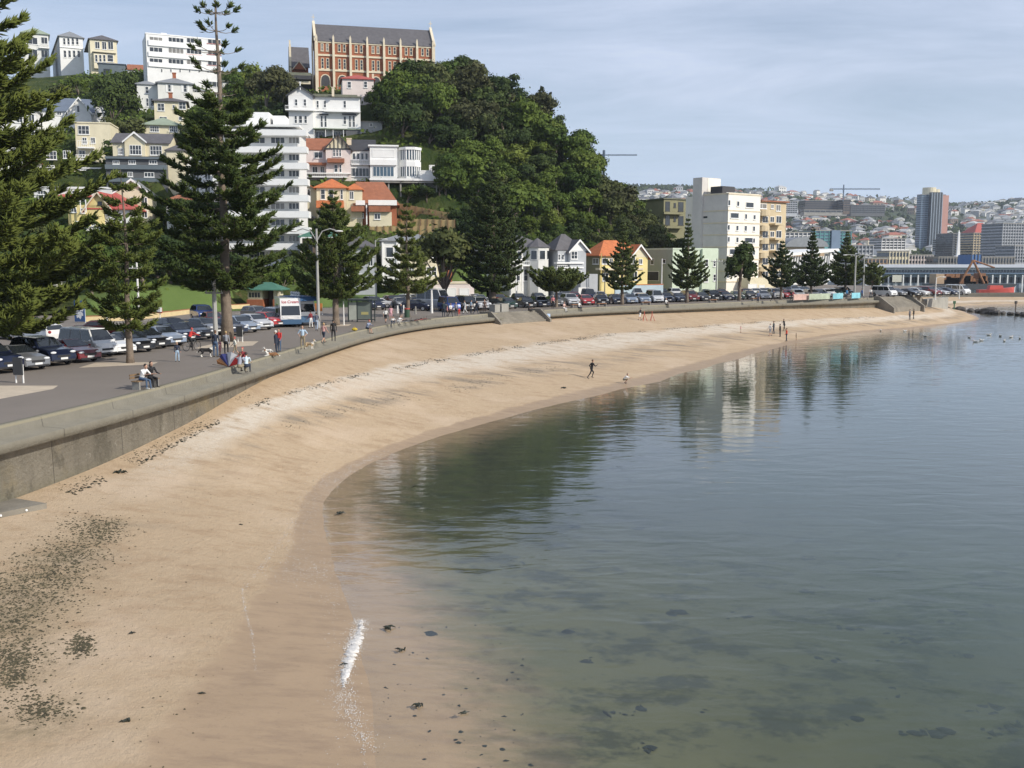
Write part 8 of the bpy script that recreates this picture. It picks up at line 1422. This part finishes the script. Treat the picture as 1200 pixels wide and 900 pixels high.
# single kelp clumps one can point to
def clump(px, py, s, label, m=M_WEED2):
    q = on_beach(px, py); mb = MB()
    for k in range(7):
        a = rs.uniform(0, 6.28); L = s*rs.uniform(.5, 1.2); x, y = rs.normal(0, s*.25, 2); mb.tube([(x, y, .02), (x+math.cos(a)*L*.5, y+math.sin(a)*L*.5, s*.28), (x+math.cos(a)*L, y+math.sin(a)*L, .02)], [s*.16, s*.14, s*.04], 5)
    o = mb.build('kelp_clump', m); o.location = (q.x, q.y, max(q.z, -.25)); tag(o, label, 'seaweed', 'single kelp clumps')
for px, py, s, lab in ((140, 554, .30, 'dark kelp clump on dry sand below the sea wall'), (397, 602, .22, 'round dark kelp clump at the edge of the near swash'), (148, 846, .17, 'ragged dark kelp clump low on the near sand'), (492, 827, .17, 'round dark kelp clump in the near shallows'), (543, 837, .14, 'flat kelp clump in the shallows right of the round one'), (455, 737, .24, 'long dark kelp strand in the shallows beyond the breaking wavelet'), (470, 762, .18, 'thin kelp strand just below the long one'), (236, 813, .10, 'tiny weed clump near the damp sand edge'), (283, 615, .10, 'small weed clump on the upper damp sand'), (404, 779, .13, 'dark weed clump at the left end of the breaking wavelet'), (155, 742, .10, 'small greenish weed clump in the middle of the near sand'), (660, 455, .3, 'kelp clump at the waterline left of the crouching child')): clump(px, py, s, lab)
# submerged weed clumps on the sea bed: leafy tufts too many to count
def bed_z(x, y): d = float(shore_dist(np.array([x]), np.array([y]))[0]); return -float(sea_depth(np.array([d]))[0]), d
pp = []
while len(pp) < 420:
    px = rs.uniform(430, 1200); py = 905-(rs.rand()**.8)*430; g = at_z(px, py, -.4); z, d = bed_z(g.x, g.y)
    if d > 1.5 and rs.rand() < min(.5, .1+d*.03): [pp.append((g.x+rs.normal()*.22, g.y+rs.normal()*.14, z)) for _ in range(rs.randint(1, 9))]
scatter('seaweed', pp, .04, .20, .22, M_WEED2, 'dark weed tufts on the sea bed under shallow water', 'seaweed', 7, .0)
pp = [(a+rs.normal()*.1, b+rs.normal()*.1, bed_z(a, b)[0]) for a, b in [tuple(at_z(440+rs.rand()*180, 720+rs.rand()*185, -.1)[:2]) for _ in range(90)]]
scatter('seaweed', pp, .02, .07, .4, M_WEED2, 'floating and sunken weed scraps in the near shallows', 'seaweed', 6, .01)
# foam: breaking wavelet, swash lace and the thin edge lines
fp = []
def foam_line(pix, wpx, n, z=.014, s=1):
    P = np.array(pix, float); t_ = np.linspace(0, 1, len(P))
    for _ in range(n):
        u = rs.rand()
        if math.sin(u*23+3*math.sin(u*9))+rs.normal()*.5 < -.55: continue
        px = np.interp(u, t_, P[:, 0])+rs.normal()*wpx; py = np.interp(u, t_, P[:, 1])+rs.normal()*1.5; q = on_beach(px, py); fp.append((q.x, q.y, max(q.z, 0)+z))
foam_line([(423, 728), (418, 745), (413, 760), (408, 778), (402, 800)], 5, 6000, .028); foam_line([(402, 798), (407, 825), (418, 850), (436, 880)], 8, 1800, .016)
scatter('foam', fp, .004, .014, .9, M_FOAM, 'loose white foam round the small breaking wavelet', 'foam', 6, 0)
V = []; n = 90; LN = np.array([(424, 727), (420, 745), (414, 760), (408, 778), (403, 796), (402, 806)], float); tq = np.linspace(0, 1, len(LN)); m_ = 9
for i in range(n):
    u = i/(n-1); px = np.interp(u, tq, LN[:, 0])+rs.normal()*1.2; py = np.interp(u, tq, LN[:, 1]); c = on_beach(px, py); wd_ = (.19*max(.12, math.sin(math.pi*min(1, u*.92+.08))))*rs.uniform(.55, 1.2)*(1 if rs.rand() < .85 else .35)
    for k in range(m_): f = k/(m_-1)*2-1; V.append((c.x+f*wd_+rs.normal()*.012, c.y+rs.normal()*.012, max(c.z, 0)+.012+(1-f*f)*wd_*.28*rs.uniform(.3, 1.3)-(.03 if abs(f) == 1 else 0)))
tag(link('foam', np_mesh('wavelet_foam', V, grid_faces(n, m_), M_FOAM)), 'white foam crest of the small breaking wavelet near the camera', 'foam', kind='stuff')
fp = []; foam_line([(284, 690), (288, 720), (296, 745), (300, 790)], 1.0, 520); foam_line([(286, 690), (310, 660), (335, 625), (360, 590)], 1.6, 520); foam_line([(425, 860), (428, 905)], 1.2, 120)
for (cx_, cy2, rx, ry, n) in ((345, 640, 16, 24, 700), (365, 592, 10, 16, 900), (385, 566, 8, 8, 900), (400, 690, 14, 16, 520), (375, 668, 16, 8, 500), (345, 672, 26, 7, 420), (395, 790, 8, 50, 300)):
    for _ in range(n): q = on_beach(cx_+rs.normal()*rx, cy2+rs.normal()*ry); fp.append((q.x, q.y, max(q.z, 0)+.012))
scatter('foam', fp, .006, .019, .35, M_FOAM, 'lacy swash foam lines on the wet sand', 'foam', 5, 0)
fp = []; foam_line([(392, 566), (420, 545), (455, 528)], 4, 800); foam_line([(585, 493), (610, 486), (632, 480)], 2, 130); foam_line([(862, 420), (880, 413), (898, 408)], 2., 130); foam_line([(1055, 381), (1080, 378)], 3, 80); foam_line([(940, 400), (960, 397)], 3, 80)
scatter('foam', fp, .008, .03, .4, M_FOAM, 'thin white foam along the farther waterline', 'foam', 5, 0)
